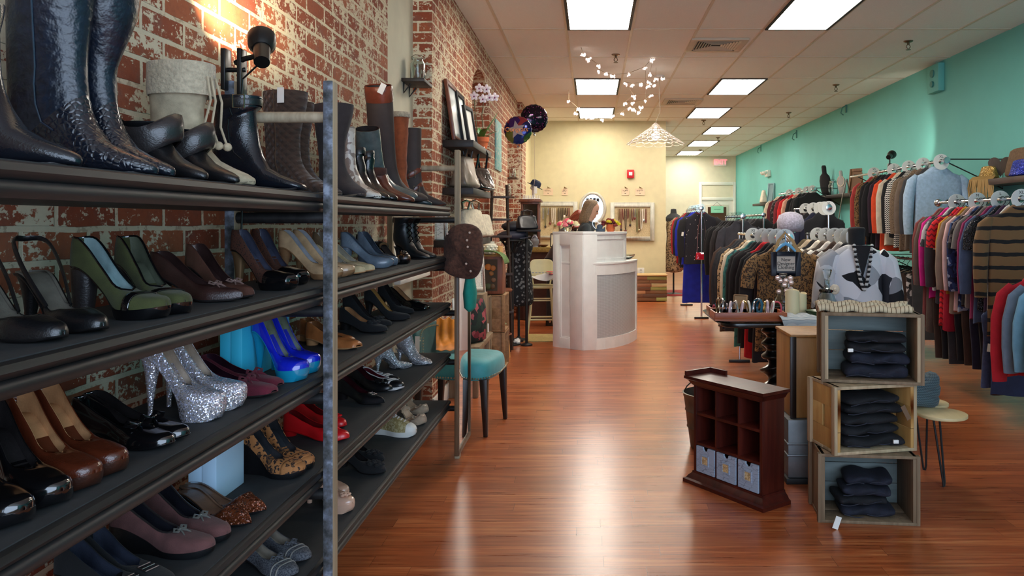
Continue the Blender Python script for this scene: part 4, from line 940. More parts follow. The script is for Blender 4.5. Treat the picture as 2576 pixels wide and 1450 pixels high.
frame('narrow distressed white frame leaning in the far arched recess', (-1.2, 10.28, zat(495, 10.6) + .0), .16, .55, CRK, None, .5, -.1, .03)
# dark A-frame ladder
DW = wood((40, 30, 26), (66, 50, 42), .5, (1, 1, 10))
t = thing('display_ladder', 'slim dark wooden folding display ladder beside the brick wall', 'ladder', (-.99, 8.27, 0), .1)
for sx in (-.11, .11):
    ob('rail', G().tube([(sx * 1.2, -.09, 0), (sx * .7, 0, 1.75)], .016, 4), DW, t, smooth=0); ob('rail', G().tube([(sx * 1.2, .09, 0), (sx * .7, .02, 1.75)], .014, 4), DW, t, smooth=0)
for z, w in ((.4, .15), (.8, .14), (1.2, .13), (1.38, .12), (1.62, .11)):
    ob('step', G().bb(-w, w, -.09 * (1 - z / 1.75) - .03, .09 * (1 - z / 1.75) + .02, z - .012, z + .012), DW, t, bevel=.002)
# ---- crates by the wall
def crate(label, loc, w, h, d, m1, m2, rz=0., slot=True, name='wooden_crate', group=None, thick=.014, top=None, nails=True, inner=None):
    """open side faces -Y; the ends (with a hand slot) face +-X"""
    t = thing(name, label, 'crate', loc, rz, group)
    for s in (-1, 1):
        x = s * (w / 2 - .011); g = G()
        if slot:
            a, b = .022, .05; c = d / 2
            g.bb(x - .008, x + .008, 0.003, d, 0, h * .5 - b).bb(x - .008, x + .008, .003, d, h * .5 + b, h).bb(x - .008, x + .008, .003, c - a * .5, h * .5 - b, h * .5 + b).bb(x - .008, x + .008, c + a * .5, d, h * .5 - b, h * .5 + b)
        else: g.bb(x - .008, x + .008, .003, d, 0, h)
        e = ob('end_panel', g, m1, t, bevel=.0015)
        xo = s * (w / 2 + .004)
        for ya, yb in ((.0, .032), (d - .032, d)): ob('end_batten', G().bb(xo - .008, xo + .008, ya, yb, .0, h), m2, e, bevel=.002)
    for z0, nm in ((0, 'bottom_board'), (h - thick, 'top_board')):
        for i in range(2):
            y0 = d * i / 2; ob(nm, G().bb(-w / 2, w / 2, y0 + .001, y0 + d / 2 - .002, z0, z0 + thick), m2, t, bevel=.002)
    for i in range(3):
        z0 = thick + (h - 2 * thick) * i / 3; ob('back_board', G().bb(-w / 2 + .003, w / 2 - .003, d - .01, d, z0 + .001, z0 + (h - 2 * thick) / 3 - .002), inner or m2, t, bevel=.001)
    return t
OAK = wood((132, 96, 60), (176, 136, 92), .6, (12, 1, 1), 'crate_wood', 26); OAK2 = wood((110, 88, 64), (160, 138, 108), .7, (1, 1, 12), 'crate_wood', 26); REDW = wood((110, 58, 34), (150, 88, 54), .5, (1, 1, 10), 'red_wood', 22)
KH = .36
crate('grey wooden crate with hand slot, upper one nearest the brick pier', (-.92, 6.98, .345), .2, .34, .18, OAK2, OAK2, PI / 2 - .0, group='stacked crates by the wall')
crate('grey wooden crate on the floor nearest the brick pier', (-.92, 6.98, 0), .2, .34, .18, OAK2, OAK2, PI / 2, group='stacked crates by the wall')
crate('tan wooden crate with hand slot holding a green bowl, beside the stool', (-.80, 7.28, .345), .34, .34, .26, OAK, OAK, PI / 2, group='stacked crates by the wall')
crate('tan wooden crate on the floor beside the wooden stool', (-.80, 7.28, 0), .34, .34, .26, OAK, OAK, PI / 2, group='stacked crates by the wall')
t = thing('wooden_box', 'red brown wooden box with a carved fruit panel, on the crates', 'box', (-.955, 7.25, .692))
ob('body', G().bb(-.13, .13, -.14, .14, 0, .345), REDW, t, bevel=.004)
art = ob('carved_panel', G().bb(-.105, .085, -.146, -.139, .03, .32), mat('panel_ground', (70, 58, 40), .7), t, smooth=0)
q = random.Random(4)
for i in range(9): 
    ob('relief', G().sph((-.075 + .02 * math.sin(i * 1.1), -.147, .055 + .028 * i), (.034, .008, .012), 10, 6, Matrix.Rotation(.5, 4, 'Y')), mat('relief_tan', (190, 150, 88), .6), art)
for (x, z, r, c) in ((.0, .25, .03, (206, 124, 48)), (.045, .24, .026, (190, 120, 60)), (.03, .19, .022, (160, 110, 60)), (.0, .07, .03, (70, 80, 48)), (.04, .07, .025, (96, 70, 44)), (.05, .13, .022, (130, 96, 70))):
    ob('relief', G().sph((x, -.147, z), (r, .012, r), 12, 8), mat('relief', c, .6), art)
solo('serving_tray', G().bb(-.12, .14, -.13, .13, 0, .012).bb(-.12, -.105, -.13, .13, .012, .09).bb(.125, .14, -.13, .13, .012, .09).bb(-.105, .125, .115, .13, .012, .09), wood((190, 140, 70), (216, 172, 104), .5, (10, 1, 1)), 'honey coloured wooden tray on the carved fruit box', 'tray', loc=(-.99, 7.24, 1.038), bevel=.002)
drape('scarf', cloth((96, 122, 70)), 'mottled green scarf lying on the honey wooden tray', 'scarf', [(-1.06, 7.1, 1.085), (-1.0, 7.1, 1.09), (-.92, 7.09, 1.085), (-.86, 7.08, 1.08), (-.80, 7.08, 1.04), (-.78, 7.08, .97)], (.02, .14), 5, .014)
t = thing('milk_glass_jar', 'round white bobbled glass jar on the honey wooden tray', 'jar', (-.955, 7.24, 1.052))
ob('body', G().lathe([(.045, 0), (.062, .01), (.066, .05), (.06, .09), (.042, .1), (.044, .12), (.038, .12), (.036, .1)], 20), paint((226, 224, 206), .25), t)
for z in (.02, .045, .07):
    for i in range(10): a = 2 * PI * i / 10 + z * 9; ob('bobble', G().sph((.062 * math.cos(a), .062 * math.sin(a), z), .013, 8, 6), paint((226, 224, 206), .25), t)
solo('bowl', G().lathe([(.05, 0), (.09, .02), (.125, .035), (.12, .04), (.085, .026), (.001, .012)], 24, cap=False), mat('leaf_green_glaze', (150, 170, 120), .3), 'shallow green dish on the tan crate', 'bowl', loc=(-.93, 7.28, .362))
frame('large white crackled frame leaning askew against the grey crates', (-.985, 6.5, .76), .3, .4, CRK, CRK, PI / 2 - .35, -.1, .045, roll=.08)
frame('white crackled frame standing lower down behind the mirror', (-1.03, 6.3, .402), .3, .34, WHITE, CRK, PI / 2 - .5, -.12, .045)
frame('white crackled frame standing on the floor in front of the tan crates', (-1.0, 6.77, .0), .2, .46, WHITE, CRK, .3, -.1, .035)
solo('wooden_bench', G().bb(-1.11, -.86, 5.9, 6.72, .36, .4).bb(-1.1, -1.06, 5.95, 6.0, 0, .36).bb(-.92, -.88, 5.95, 6.0, 0, .36).bb(-1.1, -1.06, 6.62, 6.67, 0, .36).bb(-.92, -.88, 6.62, 6.67, 0, .36), OAK2, 'low grey wooden bench against the brick pier, behind the mirror', 'bench', bevel=.003)
solo('block', G().bb(-1.1, -.9, 6.38, 6.66, .402, .755), OAK2, 'grey wooden block on the low bench, under the askew frame', 'box', bevel=.004)
bs_ = thing('bar_stool', 'brown wooden stool with round seat beside the tan crates', 'stool', (-.95, 7.98, 0))
ob('seat', G().lathe([(.01, .64), (.12, .64), (.13, .655), (.12, .67), (.01, .672)], 20), REDW, bs_)
for i in range(4):
    a = PI / 4 + i * PI / 2; ob('leg', G().tube([(.07 * math.cos(a), .07 * math.sin(a), .64), (.13 * math.cos(a), .13 * math.sin(a), 0)], .014, 8), LEGW, bs_)
ob('foot_ring', G().ring((0, 0, .2), .115, .008), REDW, bs_)
t = thing('easel', 'light oak folding easel standing behind the round stool', 'easel', (-.93, 7.74, 0))
for dx, dy in ((-.1, 0), (.1, 0), (0, .07)): ob('leg', G().tube([(dx, dy, 0), (dx * .2, dy * .1, 1.1)], .014, 4), wood((190, 132, 70), (214, 164, 100), .5, (1, 1, 10)), t, smooth=0)
ob('crossbar', G().bb(-.09, .09, -.02, .0, .5, .53), wood((190, 132, 70), (214, 164, 100), .5, (1, 1, 10)), t)
# hats on a dress form stand and the floral dress form
fd = dots((26, 28, 32), (120, 126, 128), 26, .34, 'floral_black_cloth')
t = thing('dress_form', 'dress form in a black dress with pale flowers, beside the cream metal stool', 'mannequin', (-.84, 8.86, 0))
def bodice(rows, n=22, fold=0., ph=0.):
    return [[(w * math.cos(a) * (1 + fold * u * math.sin(6 * a + ph)), d * math.sin(a) * (1 + fold * u * math.sin(6 * a + ph)), z) for a in [2 * PI * j / n for j in range(n)]] for (z, w, d), u in zip(rows, [i / (len(rows) - 1) for i in range(len(rows))])]
ob('dress', G().loft(bodice([(1.2, .05, .05), (1.17, .1, .07), (1.13, .17, .09), (1.05, .165, .12), (.95, .135, .1), (.85, .12, .095), (.72, .16, .13), (.5, .17, .15), (.38, .18, .16)][::-1], fold=0., ph=1)), fd, t, sub=1, smooth=80)
ob('neck', G().lathe([(.045, 1.19), (.042, 1.25), (.05, 1.26), (.01, 1.275)]), leather((70, 84, 88)), t)
ob('stand', G().cyl((0, 0, .02), (0, 0, .5), .014).lathe([(.11, 0), (.11, .015), (.03, .03), (.015, .05)]), DARKM, t)
t = thing('hat_stand', 'black lattice hat stand behind the black floral dress form', 'hat stand', (-.88, 8.55, 0))
ob('pole', G().cyl((0, 0, 0), (0, 0, 1.2), .015).lathe([(.09, 0), (.09, .015), (.02, .03)]), DARKM, t); 
g = G()
for i in range(8): a = i * PI / 4; g.tube([(.03 * math.cos(a), .03 * math.sin(a), 1.02), (.13 * math.cos(a + .5), .13 * math.sin(a + .5), 1.15)], .006, 5).tube([(.03 * math.cos(a), .03 * math.sin(a), 1.02), (.13 * math.cos(a - .5), .13 * math.sin(a - .5), 1.15)], .006, 5)
ob('basket', g.ring((0, 0, 1.155), .135, .012).lathe([(.13, 1.15), (.13, 1.165), (.01, 1.17)]), DARKM, t)
def cap(label, loc, rz, rgb, r=.15):
    t = thing('newsboy_cap', label, 'hat', loc, rz, rot=(.08, -.06, rz)); m = mat('cap_cloth', rgb, .6, var=.2, vs=12)
    ob('crown', G().lathe([(r * .8, .0), (r * .86, .015), (r, .035), (r * .95, .06), (r * .6, .085), (.01, .095)], 24, sx=1.15), m, t, smooth=80)
    ob('brim', G().loft([[(x * 1.12, y, z0) for x, y in [(r * (.72 + .5 * math.sin(PI * i / 10) ** .8), r * .8 * math.cos(PI * i / 10)) for i in range(11)]] for z0 in (.004, .012)]), m, t, smooth=60)
cap('dark slate newsboy cap on the hat stand, lower of two', (-.88, 8.54, 1.172), -.2, (52, 56, 72))
cap('charcoal slouch hat on top of the slate cap', (-.86, 8.57, 1.27), .5, (34, 36, 44), .13)
bag('black shoulder bag piled beside the newsboy caps', (-.72, 8.5, 1.275), .26, .16, .16, leather((26, 28, 34)), .3, BLK, hh=.05, seed=9).name = 'handbag'
solo('side_shelf', G().cyl((0, 0, 0), (0, 0, 1.25), .016).lathe([(.065, 0), (.065, .015), (.02, .03)]).bb(-.1, .15, -.1, .1, 1.25, 1.272), DARKM, 'small dark stand under the black shoulder bag', 'stand', loc=(-.72, 8.5, 0), bevel=.002)
# cream metal stool with back, plastic bag, mat, paper
CRM = mat('cream_enamel', (222, 214, 166), .35, var=.06, vs=10)
st = thing('step_chair', 'cream enamelled metal stool with rounded back', 'stool', (-.60, 9.14, 0), .05)
ob('seat', G().lathe([(.01, .58), (.16, .58), (.175, .595), (.16, .615), (.01, .62)], 24), CRM, st, smooth=50)
rows = []
for i in range(9):
    u = i / 8; a = lerp(-1, 1, u); rows.append([(a * .15 * k, .15 + .02 * (1 - a * a), z) for z, k in ((.70, .8), (.74, .98), (.82, 1.03), (.88, .95), (.91, .7))])
ob('backrest', G().grid(rows), CRM, st, sub=1, solid=.012, smooth=80)
for s in (-1, 1): ob('back_support', G().tube([(s * .1, .14, .6), (s * .12, .165, .72)], .01), CRM, st)
for sx, sy in ((-1, -1), (1, -1), (-1, 1), (1, 1)): ob('leg', G().tube([(sx * .11, sy * .11, .59), (sx * .13, sy * .13, .3), (sx * .17, sy * .17, 0)], .014, 8), CRM, st)
ob('foot_rail', G().tube([(-.14, -.14, .22), (.14, -.14, .22), (.14, .14, .22), (-.14, .14, .22)], .01, 6, True), CRM, st)
ob('lower_rail', G().tube([(-.12, -.12, .44), (.12, -.12, .44), (.12, .12, .44), (-.12, .12, .44)], .008, 6, True), CRM, st)
pb = thing('plastic_bag', 'white plastic shopping bag with red print lying on the cream stool', 'bag', (-.58, 9.05, .685), -.2)
q = random.Random(3); rows = []
for i in range(9):
    rows.append([(lerp(-.19, .2, i / 8), lerp(-.13, .13, j / 6), .03 * math.sin(i * .9 + j) + q.uniform(-.012, .012) - .14 * max(0, (i - 6) / 2) * 0 + (.06 - .05 * abs(j - 3) / 3) - (.06 if i == 0 else 0)) for j in range(7)])
ob('body', G().grid(rows), paint((232, 232, 232), .3), pb, sub=1, solid=.006, smooth=80)
for i, (x, y, w) in enumerate(((.09, .02, .06), (.13, -.03, .05))): ob('red_print', G().sph((x, y, .088 - .02 * i), (w, .04, .006), 10, 6), plastic((214, 40, 62)), pb)
for i in range(6): ob('blue_print', G().box((-.1 + .04 * i, -.06, .082), (.022, .05, .004), rz=.4), plastic((50, 70, 130)), pb)
solo('floor_mat', G().bb(-.78, -.42, 8.75, 9.3, .001, .012), mat('straw_mat', (206, 184, 120), .9, var=.12, vs=60, bump=.6, bs=120), 'pale yellow floor mat under the cream stool', 'mat', bevel=.003)
g = G(); g.sph((0, 0, .035), (.045, .04, .035), 9, 6)
g.v = [(x + R.uniform(-.01, .01), y + R.uniform(-.01, .01), max(.002, z + R.uniform(-.008, .008))) for x, y, z in g.v]
solo('crumpled_paper', g, paint((236, 234, 230), .8), 'crumpled white paper on the floor beside the stool legs', 'paper', loc=(-.83, 8.55, 0), smooth=0)
# balloons
def balloon(label, px, py, Y, r, m, rz, star=False):
    c = P(px, py, Y); t = thing('foil_balloon', label, 'balloon', c, rz); rings = []
    for i in range(13):
        u = i / 12; a = PI * u; d = -.42 * r * math.cos(a); k = max(.004, r * math.sin(a) ** .75)
        rings.append([(k * (1 + (.02 * math.sin(18 * q) if k > .8 * r else 0)) * math.cos(q), d, k * (1 + (.02 * math.sin(18 * q) if k > .8 * r else 0)) * math.sin(q)) for q in [2 * PI * j / 54 for j in range(54)]])
    ob('body', G().loft(rings), m, t, smooth=80)
    ob('tail', G().tube([(0, 0, -r * .97), (0, 0, -r * 1.12), (0, 0, -r * 1.2)], [.016, .006, .018], 8), metal((190, 190, 205), .15), t)
    ob('string', G().tube([(0, 0, -r * 1.15), (.02, .05, -.7), (.0, .02, -.8), (.01, .03, -.95)], .0022, 5), mat('ribbon', (190, 170, 150), .4), t)
    return t
bm1 = blobs([(30, 36, 90), (70, 40, 110), (60, 110, 60), (40, 60, 130), (150, 60, 70), (110, 120, 60), (46, 30, 80)], 9, 'foil_print', .12)
bm1.node_tree.nodes['Principled BSDF'].inputs['Metallic'].default_value = .6
b1 = balloon('round foil balloon with a star and congratulations lettering', 1303, 328, 8.6, .158, bm1, -.1)
sp = [(.105 * k * math.sin(a), .105 * k * math.cos(a)) for i in range(10) for a, k in [(i * PI / 5 - .2, 1 if i % 2 == 0 else .45)]]
Mx = Matrix(((1, 0, 0, 0), (0, 0, 1, 0), (0, 1, 0, 0), (0, 0, 0, 1)))
ob('star', G().prism(sp, -.072, -.066, Mx), mat('star_foil', (186, 180, 190), .2, .6), b1, smooth=0)
text('lettering', 'Congrats', .07, mat('letter_foil', (232, 150, 80), .3, .3), b1, (0, -.0735, .0))
bm2 = dots((24, 16, 34), (180, 70, 150), 46, .2, 'foil_dots'); bm2.node_tree.nodes['Principled BSDF'].inputs['Roughness'].default_value = .1; bm2.node_tree.nodes['Principled BSDF'].inputs['Metallic'].default_value = .5
balloon('dark purple foil balloon with scattered stars, behind the congratulations balloon', 1344, 298, 9.0, .165, bm2, .35)
# ================================================================ counter
cw = paint((244, 246, 242), .4)
ctr = thing('service_counter', 'white panelled service counter with curved perforated metal front', 'counter', (0, 0, 0))
A, B = (-.42, 8.44), (-.096, 8.17)
crv = [(-.096, 8.17), (.03, 8.21), (.13, 8.27), (.23, 8.37), (.32, 8.5), (.4, 8.65), (.46, 8.82), (.505, 9.02)]
bk = [(.3, 9.15), (.05, 8.85), (-.25, 8.78)]
ob('lower_body', G().prism([A] + crv + bk, .0, .9), cw, ctr, smooth=40)
ob('lower_top', G().prism([A, B] + [(x + .02, y - .015) for x, y in crv[1:]] + bk, .9, .925), cw, ctr, smooth=40, bevel=.004)
up = [A, B, (.03, 8.22), (.13, 8.285), (.23, 8.385), (.315, 8.5), (.375, 8.62)]
ubk = [(.25, 8.72), (.0, 8.6), (-.3, 8.62)]
ob('upper_body', G().prism([(x, y + .012) for x, y in up] + ubk, .925, 1.22), cw, ctr, smooth=40)
ob('upper_top', G().prism([(-.435, 8.44), (-.1, 8.15)] + [(x + .012, y - .015) for x, y in up[2:]] + ubk, 1.22, 1.25), cw, ctr, smooth=40, bevel=.004)
def face(p, q):
    d = Vector((q[0] - p[0], q[1] - p[1], 0)); L = d.length; d /= L; nrm = Vector((d.y, -d.x, 0))
    return Matrix(((d.x, nrm.x, 0, p[0]), (d.y, nrm.y, 0, p[1]), (0, 0, 1, 0), (0, 0, 0, 1))), L
def framing(p, q, z0, z1, u0, u1, w, t=.014):
    M, L = face(p, q); g = G(); a, b = u0 * L, u1 * L
    for x0, x1, y0, y1 in ((0, a, z0, z1), (b, L, z0, z1), (a, b, z1 - w, z1), (a, b, z0, z0 + w)):
        h = G().bb(x0, x1, 0, t, y0, y1); g.put(h, M)
    for x0, x1, y0, y1 in ((a, a + .012, z0 + w, z1 - w), (b - .012, b, z0 + w, z1 - w), (a, b, z1 - w - .012, z1 - w), (a, b, z0 + w, z0 + w + .012)):
        h = G().bb(x0, x1, 0, t * .6, y0, y1); g.put(h, M)
    return g
ob('side_panel', framing(A, B, .0, 1.22, .24, .8, .11), cw, ctr, bevel=.002)
ob('corner_post', G().put(G().bb(-.004, .15, -.02, .014, 0, 1.22), face(B, (.03, 8.21))[0]).put(G().bb(.25, .425, -.02, .0155, 0, 1.22), face(A, B)[0]), cw, ctr, bevel=.002)
g = G()
for k in range(2, 6): 
    M, L = face(up[k], up[k + 1]) if k + 1 < len(up) else face(up[k - 1], up[k])
    g.put(G().bb(0, L, -.012, .004, 1.17, 1.22), M).put(G().bb(0, L, -.012, .004, .925, .965), M)
M, L = face(up[5], up[6]); g.put(G().bb(L - .05, L, -.012, .004, .93, 1.22), M)
ob('upper_panel', g, cw, ctr, smooth=0)
def perf():
    t = NT('perforated_metal'); q = t.sep(t.co()); u = t.math('ADD', t.math('MULTIPLY', q[0], .8), t.math('MULTIPLY', q[1], .6))
    a = t.math('PINGPONG', u, .009); b = t.math('PINGPONG', q[2], .009)
    d = t.math('SQRT', t.math('ADD', t.math('POWER', t.math('SUBTRACT', a, .0045), 2.), t.math('POWER', t.math('SUBTRACT', b, .0045), 2.)))
    k = t.step(d, .0026, .0036)
    return t.fin(t.mix(k, S(120, 122, 124), S(226, 230, 232)), .4, t.math('MULTIPLY', k, .2))
path = [(x + .006, y - .008) for x, y in crv[1:]]
ob('perforated_panel', G().grid([[(x, y, z) for x, y in path] for z in (.1, .45, .8)]), perf(), ctr, smooth=80)
g = G()
for k in range(1, len(crv) - 1):
    M, L = face(crv[k], crv[k + 1]); g.put(G().bb(-.002, L + .002, 0, .016, 0, .12), M).put(G().bb(-.002, L + .002, 0, .016, .79, .9), M)
M, L = face(crv[-2], crv[-1]); g.put(G().bb(L - .07, L, 0, .017, .0, .9), M)
ob('rail', g, cw, ctr, smooth=40)
# flowers on the counter
def bouquet(label, loc, cols, n, r, h, seed, pot=None, name='flower_bouquet', fr=.028):
    t = thing(name, label, 'flowers', loc); q = random.Random(seed)
    ob('vase', G().lathe([(.035, 0), (.05, .03), (.045, .07), (.05, .08), (.04, .08), (.001, .05)], 16, cap=False), pot or glass(), t)
    for i in range(n):
        a, e = q.uniform(0, 2 * PI), q.uniform(.15, 1); c = Vector((r * e * math.cos(a), r * .7 * e * math.sin(a), h + .05 * (1 - e) + q.uniform(-.015, .02)))
        g = G(); g.sph(c, (fr, fr, fr * .8), 9, 6)
        for k in range(5): b = k * 2 * PI / 5 + a; g.sph(c + Vector((fr * .7 * math.cos(b), fr * .7 * math.sin(b), -fr * .15)), (fr * .55, fr * .55, fr * .5), 7, 5)
        f = ob('flower', g, mat('petal', cols[i % len(cols)], .7, var=.2, vs=60), t)
        ob('stem', G().tube([(0, 0, .05), tuple(c * .6 + Vector((0, 0, .03))), tuple(c)], .0025, 5), STEM, f)
    return t
bouquet('pink and cream rose bouquet on the counter, in front of the red haired person', (-.27, 8.52, 1.25), [(232, 90, 110), (240, 226, 176), (236, 130, 140), (244, 236, 200)], 22, .11, .07, 3)
bouquet('yellow and dark red chrysanthemums in a pot on the counter', (.2, 8.5, 1.25), [(110, 30, 34), (220, 206, 40), (96, 26, 30), (130, 40, 38)], 30, .11, .075, 8, TERRA, 'potted_chrysanthemum', .022)
solo('tape_dispenser', G().bb(-.05, .05, -.03, .03, 0, .035).cyl((-.01, -.025, .05), (-.01, .025, .05), .032).bb(.035, .05, -.02, .02, .03, .05), plastic((40, 56, 74)), 'small dark blue tape dispenser on the counter beside the chrysanthemums', 'tape dispenser', loc=(.09, 8.42, 1.25), bevel=.003)
lp = thing('desk_lamp', 'small white gooseneck desk lamp behind the counter top', 'lamp', (.06, 8.56, 1.25))
ob('base', G().lathe([(.04, 0), (.04, .01), (.01, .016)]), WHITE, lp); ob('neck', G().tube([(0, 0, .01), (-.05, 0, .06), (-.06, .0, .1), (-.02, 0, .115), (.01, 0, .1)], .004, 6), metal(), lp)
ob('shade', G().lathe([(.015, .0), (.05, -.05), (.047, -.05), (.012, -.003)], c=(.02, 0, .10), cap=False), WHITE, lp)
solo('glass_dish', G().lathe([(.03, 0), (.075, .035), (.085, .06), (.08, .06), (.07, .036), (.001, .006)], 20, cap=False), glass(), 'clear glass dish on the lower curved end of the counter', 'bowl', loc=(.41, 8.95, .926), smooth=60)
# ================================================================ people
SKIN = mat('skin', (222, 172, 146), .55)
def person(label, loc, rz, sc, lean, nod, hairc, jacket, hairlen, seed=1):
    t = thing('person', label, 'person', loc, rz); t.scale = (sc,) * 3
    hip = Vector((0, 0, .90)); d = Vector((math.sin(lean), 0, math.cos(lean))); fr = Vector((math.cos(lean), 0, -math.sin(lean)))
    nb = hip + d * .5; ch = hip + d * .32
    nd = Vector((math.sin(lean + nod * .5), 0, math.cos(lean + nod * .5))); hc = nb + nd * .17
    HM = Matrix.Translation(hc) @ Matrix.Rotation(lean + nod, 4, 'Y')
    g = G()
    tr = [(0., .15, .105), (.1, .135, .1), (.2, .13, .1), (.32, .155, .115), (.42, .17, .1), (.47, .12, .075), (.5, .06, .055)]
    g.loft([[hip + d * h + Vector((0, w * math.cos(a), 0)) + fr * (dd * math.sin(a)) for a in [2 * PI * j / 20 for j in range(20)]] for h, w, dd in tr])
    g.tube([nb - d * .04, nb + nd * .06, hc - nd * .04], [.055, .048, .05], 12)
    hd = [(-.118, .05, .0, .02), (-.105, .074, -.02, .04), (-.075, .084, -.05, .056), (-.045, .088, -.075, .065), (-.01, .087, -.088, .071), (.03, .092, -.094, .074), (.07, .084, -.09, .069), (.1, .056, -.066, .05), (.118, .01, -.02, .016)]
    h = G().loft([[((a + b) / 2 + (a - b) / 2 * math.cos(q), w * math.sin(q), z) for q in [2 * PI * j / 20 for j in range(20)]] for z, a, b, w in hd])
    h.loft([[(.08, -.008, .02), (.08, .008, .02), (.093, 0, .02)], [(.08, -.014, -.02), (.08, .014, -.02), (.116, 0, -.022)], [(.08, -.01, -.034), (.08, .01, -.034), (.09, 0, -.036)]])
    h.sph((.086, 0, -.056), (.008, .02, .006), 8, 6).sph((.086, 0, -.068), (.008, .018, .006), 8, 6)
    for s in (-1, 1): h.sph((-.005, s * .074, -.005), (.018, .008, .03), 8, 6)
    g.put(h, HM)
    for s in (-1, 1):
        g.tube([(0, s * .08, .9), (.01, s * .09, .5), (-.01, s * .09, .1), (-.01, s * .09, .04)], [.088, .062, .045, .04], 12)
        g.loft([[(x, s * .09 + y * w, z) for y, z in ((-1, 0.005), (1, 0.005), (.8, hh), (-.8, hh))] for x, w, hh in ((-.06, .03, .07), (.05, .038, .075), (.14, .04, .045), (.19, .02, .03))])
        sh = nb - d * .05 + Vector((0, s * .17, 0)); el = sh + Vector((.05, s * .05, -.27)); wr = el + Vector((.22, -s * .06, -.02))
        g.tube([sh, el, wr], [.05, .042, .028], 12)
        g.sph(wr + Vector((.05, 0, -.005)), (.045, .036, .016), 10, 6)
        for k in range(4): f0 = wr + Vector((.085, (k - 1.5) * .017, 0)); g.tube([f0, f0 + Vector((.035, 0, -.006)), f0 + Vector((.055 - .006 * abs(k - 1.4), 0, -.025))], [.009, .008, .006], 7)
        g.tube([wr + Vector((.03, -s * .03, 0)), wr + Vector((.06, -s * .055, -.01)), wr + Vector((.085, -s * .058, -.02))], [.011, .009, .007], 7)
    bo = ob('body', g, SKIN, t, smooth=80)
    r = bo.modifiers.new('fuse', 'REMESH'); r.mode = 'VOXEL'; r.voxel_size = .009; r.use_smooth_shade = True
    e = G()
    for s in (-1, 1): e.sph((.08, s * .03, .008), (.008, .012, .007), 8, 6)
    eg = G().put(e, HM); ob('eyes', eg, mat('eye', (50, 40, 36), .3), t)
    # hair
    q = random.Random(seed); rows = []
    hh = [(.13, .03, .03), (.118, .055, .05), (.09, .09, .075), (.05, .105, .085), (.0, .105, .088), (-.05, .105, .097), (-.1, .108, .102), (-hairlen, .1, .1), (-hairlen - .03, .07, .08)]
    for i, (z, l, w) in enumerate(hh):
        a0 = lerp(.0, 1.25, min(1, i / 3)); row = []
        for j in range(23):
            a = lerp(a0, 2 * PI - a0, j / 22); k = 1 + .08 * math.sin(9 * a + i * 1.3 + seed) * (i > 2)
            HR = Matrix.Translation(hc) @ Matrix.Rotation((lean + nod) * (1 if z > .04 else .35 if z > -.06 else .12), 4, 'Y')
            row.append(HR @ Vector((-.012 - .03 * (z < -.06) + l * 1.06 * k * math.cos(a), w * 1.06 * k * math.sin(a), z)))
        rows.append(row)
    hg = G().grid(rows); ob('hair', hg, hairc, t, smooth=80, solid=.012, sub=1)
    # jacket and trousers
    jg = G(); ex = .016
    jg.loft([[hip + d * h_ + Vector((0, (w + ex) * math.cos(a), 0)) + fr * ((dd + ex) * math.sin(a)) for a in [2 * PI * j / 22 for j in range(22)]] for h_, w, dd in [(-.08, .16, .12)] + tr[:-1] + [(.5, .085, .07)]], False, False)
    for s in (-1, 1):
        sh = nb - d * .055 + Vector((0, s * .165, 0)); el = sh + Vector((.05, s * .055, -.27)); wr = el + Vector((.2, -s * .055, -.02))
        jg.tube([sh - Vector((0, s * .04, 0)), sh, el, wr], [.05, .064, .055, .042], 12)
    jk = ob('jacket', jg, jacket, t, smooth=80)
    ob('collar', G().tube([nb + d * .01 + Vector((.075 * math.cos(a), .075 * math.sin(a), -.02 * math.cos(a))) for a in [2 * PI * j / 16 for j in range(16)]], .016, 7, True), jacket, jk)
    pg = G()
    for s in (-1, 1): pg.tube([(0, s * .075, .93), (.01, s * .09, .5), (-.01, s * .09, .08)], [.105, .08, .07], 14)
    ob('trousers', pg, cloth((34, 34, 40)), t, smooth=80)
    sg = G()
    for s in (-1, 1): sg.loft([[(x, s * .09 + y * w, z) for y, z in ((-1, 0.0), (1, 0.0), (.85, hh_), (-.85, hh_))] for x, w, hh_ in ((-.075, .036, .09), (.05, .045, .09), (.15, .047, .055), (.2, .024, .038))])
    ob('shoes', sg, BLK, t, smooth=60)
    return t
hair1 = mat('ash_blonde_hair', (134, 110, 84), .5, var=.35, vs=80, bump=.8, bs=120); hair2 = mat('red_hair', (134, 58, 34), .45, var=.35, vs=80, bump=.8, bs=120)
person('person with shoulder length ash blonde hair and dark grey blazer, looking down behind the counter', (-.10, 9.5, 0), -.12, .965, .1, .3, hair1, cloth((58, 68, 74)), .17)
person('person with red hair bending forward behind the rose bouquet', (-.5, 10.2, 0), -.35, .95, .5, .5, hair2, cloth((60, 46, 44)), .11, 4)
# ================================================================ cream back wall
by = YB
def necklace(label, x, z, ln, w, m, group, pend=None, y=None):
    t = thing('necklace', label, 'necklace', (x, y if y else by - .045, z), 0, group)
    pts = [(-w * math.cos(PI * i / 12) , -.004, -ln * math.sin(PI * i / 12) ** .6) for i in range(13)]
    ob('chain', G().tube(pts, .006, 5), m, t)
    if pend: ob('pendant', G().sph((0, -.006, -ln - .012), (.02, .008, .026), 8, 6), pend, t)
BURL = mat('burlap', (196, 178, 140), .9, var=.15, vs=60, bump=.5, bs=200); SILV = wood((206, 204, 190), (170, 168, 156), .5, (1, 1, 3), 'silvered_frame', 20)
NM = [metal((196, 180, 140), .3), mat('bead_dark', (60, 50, 44), .3), mat('bead_bronze', (126, 96, 66), .3, .4), metal((200, 200, 204), .3), mat('bead_olive', (110, 110, 70), .4), mat('bead_red', (110, 46, 46), .35), mat('bead_white', (226, 218, 204), .3)]
NN = ['gold', 'dark beaded', 'bronze', 'silver', 'olive beaded', 'dark red', 'ivory beaded']
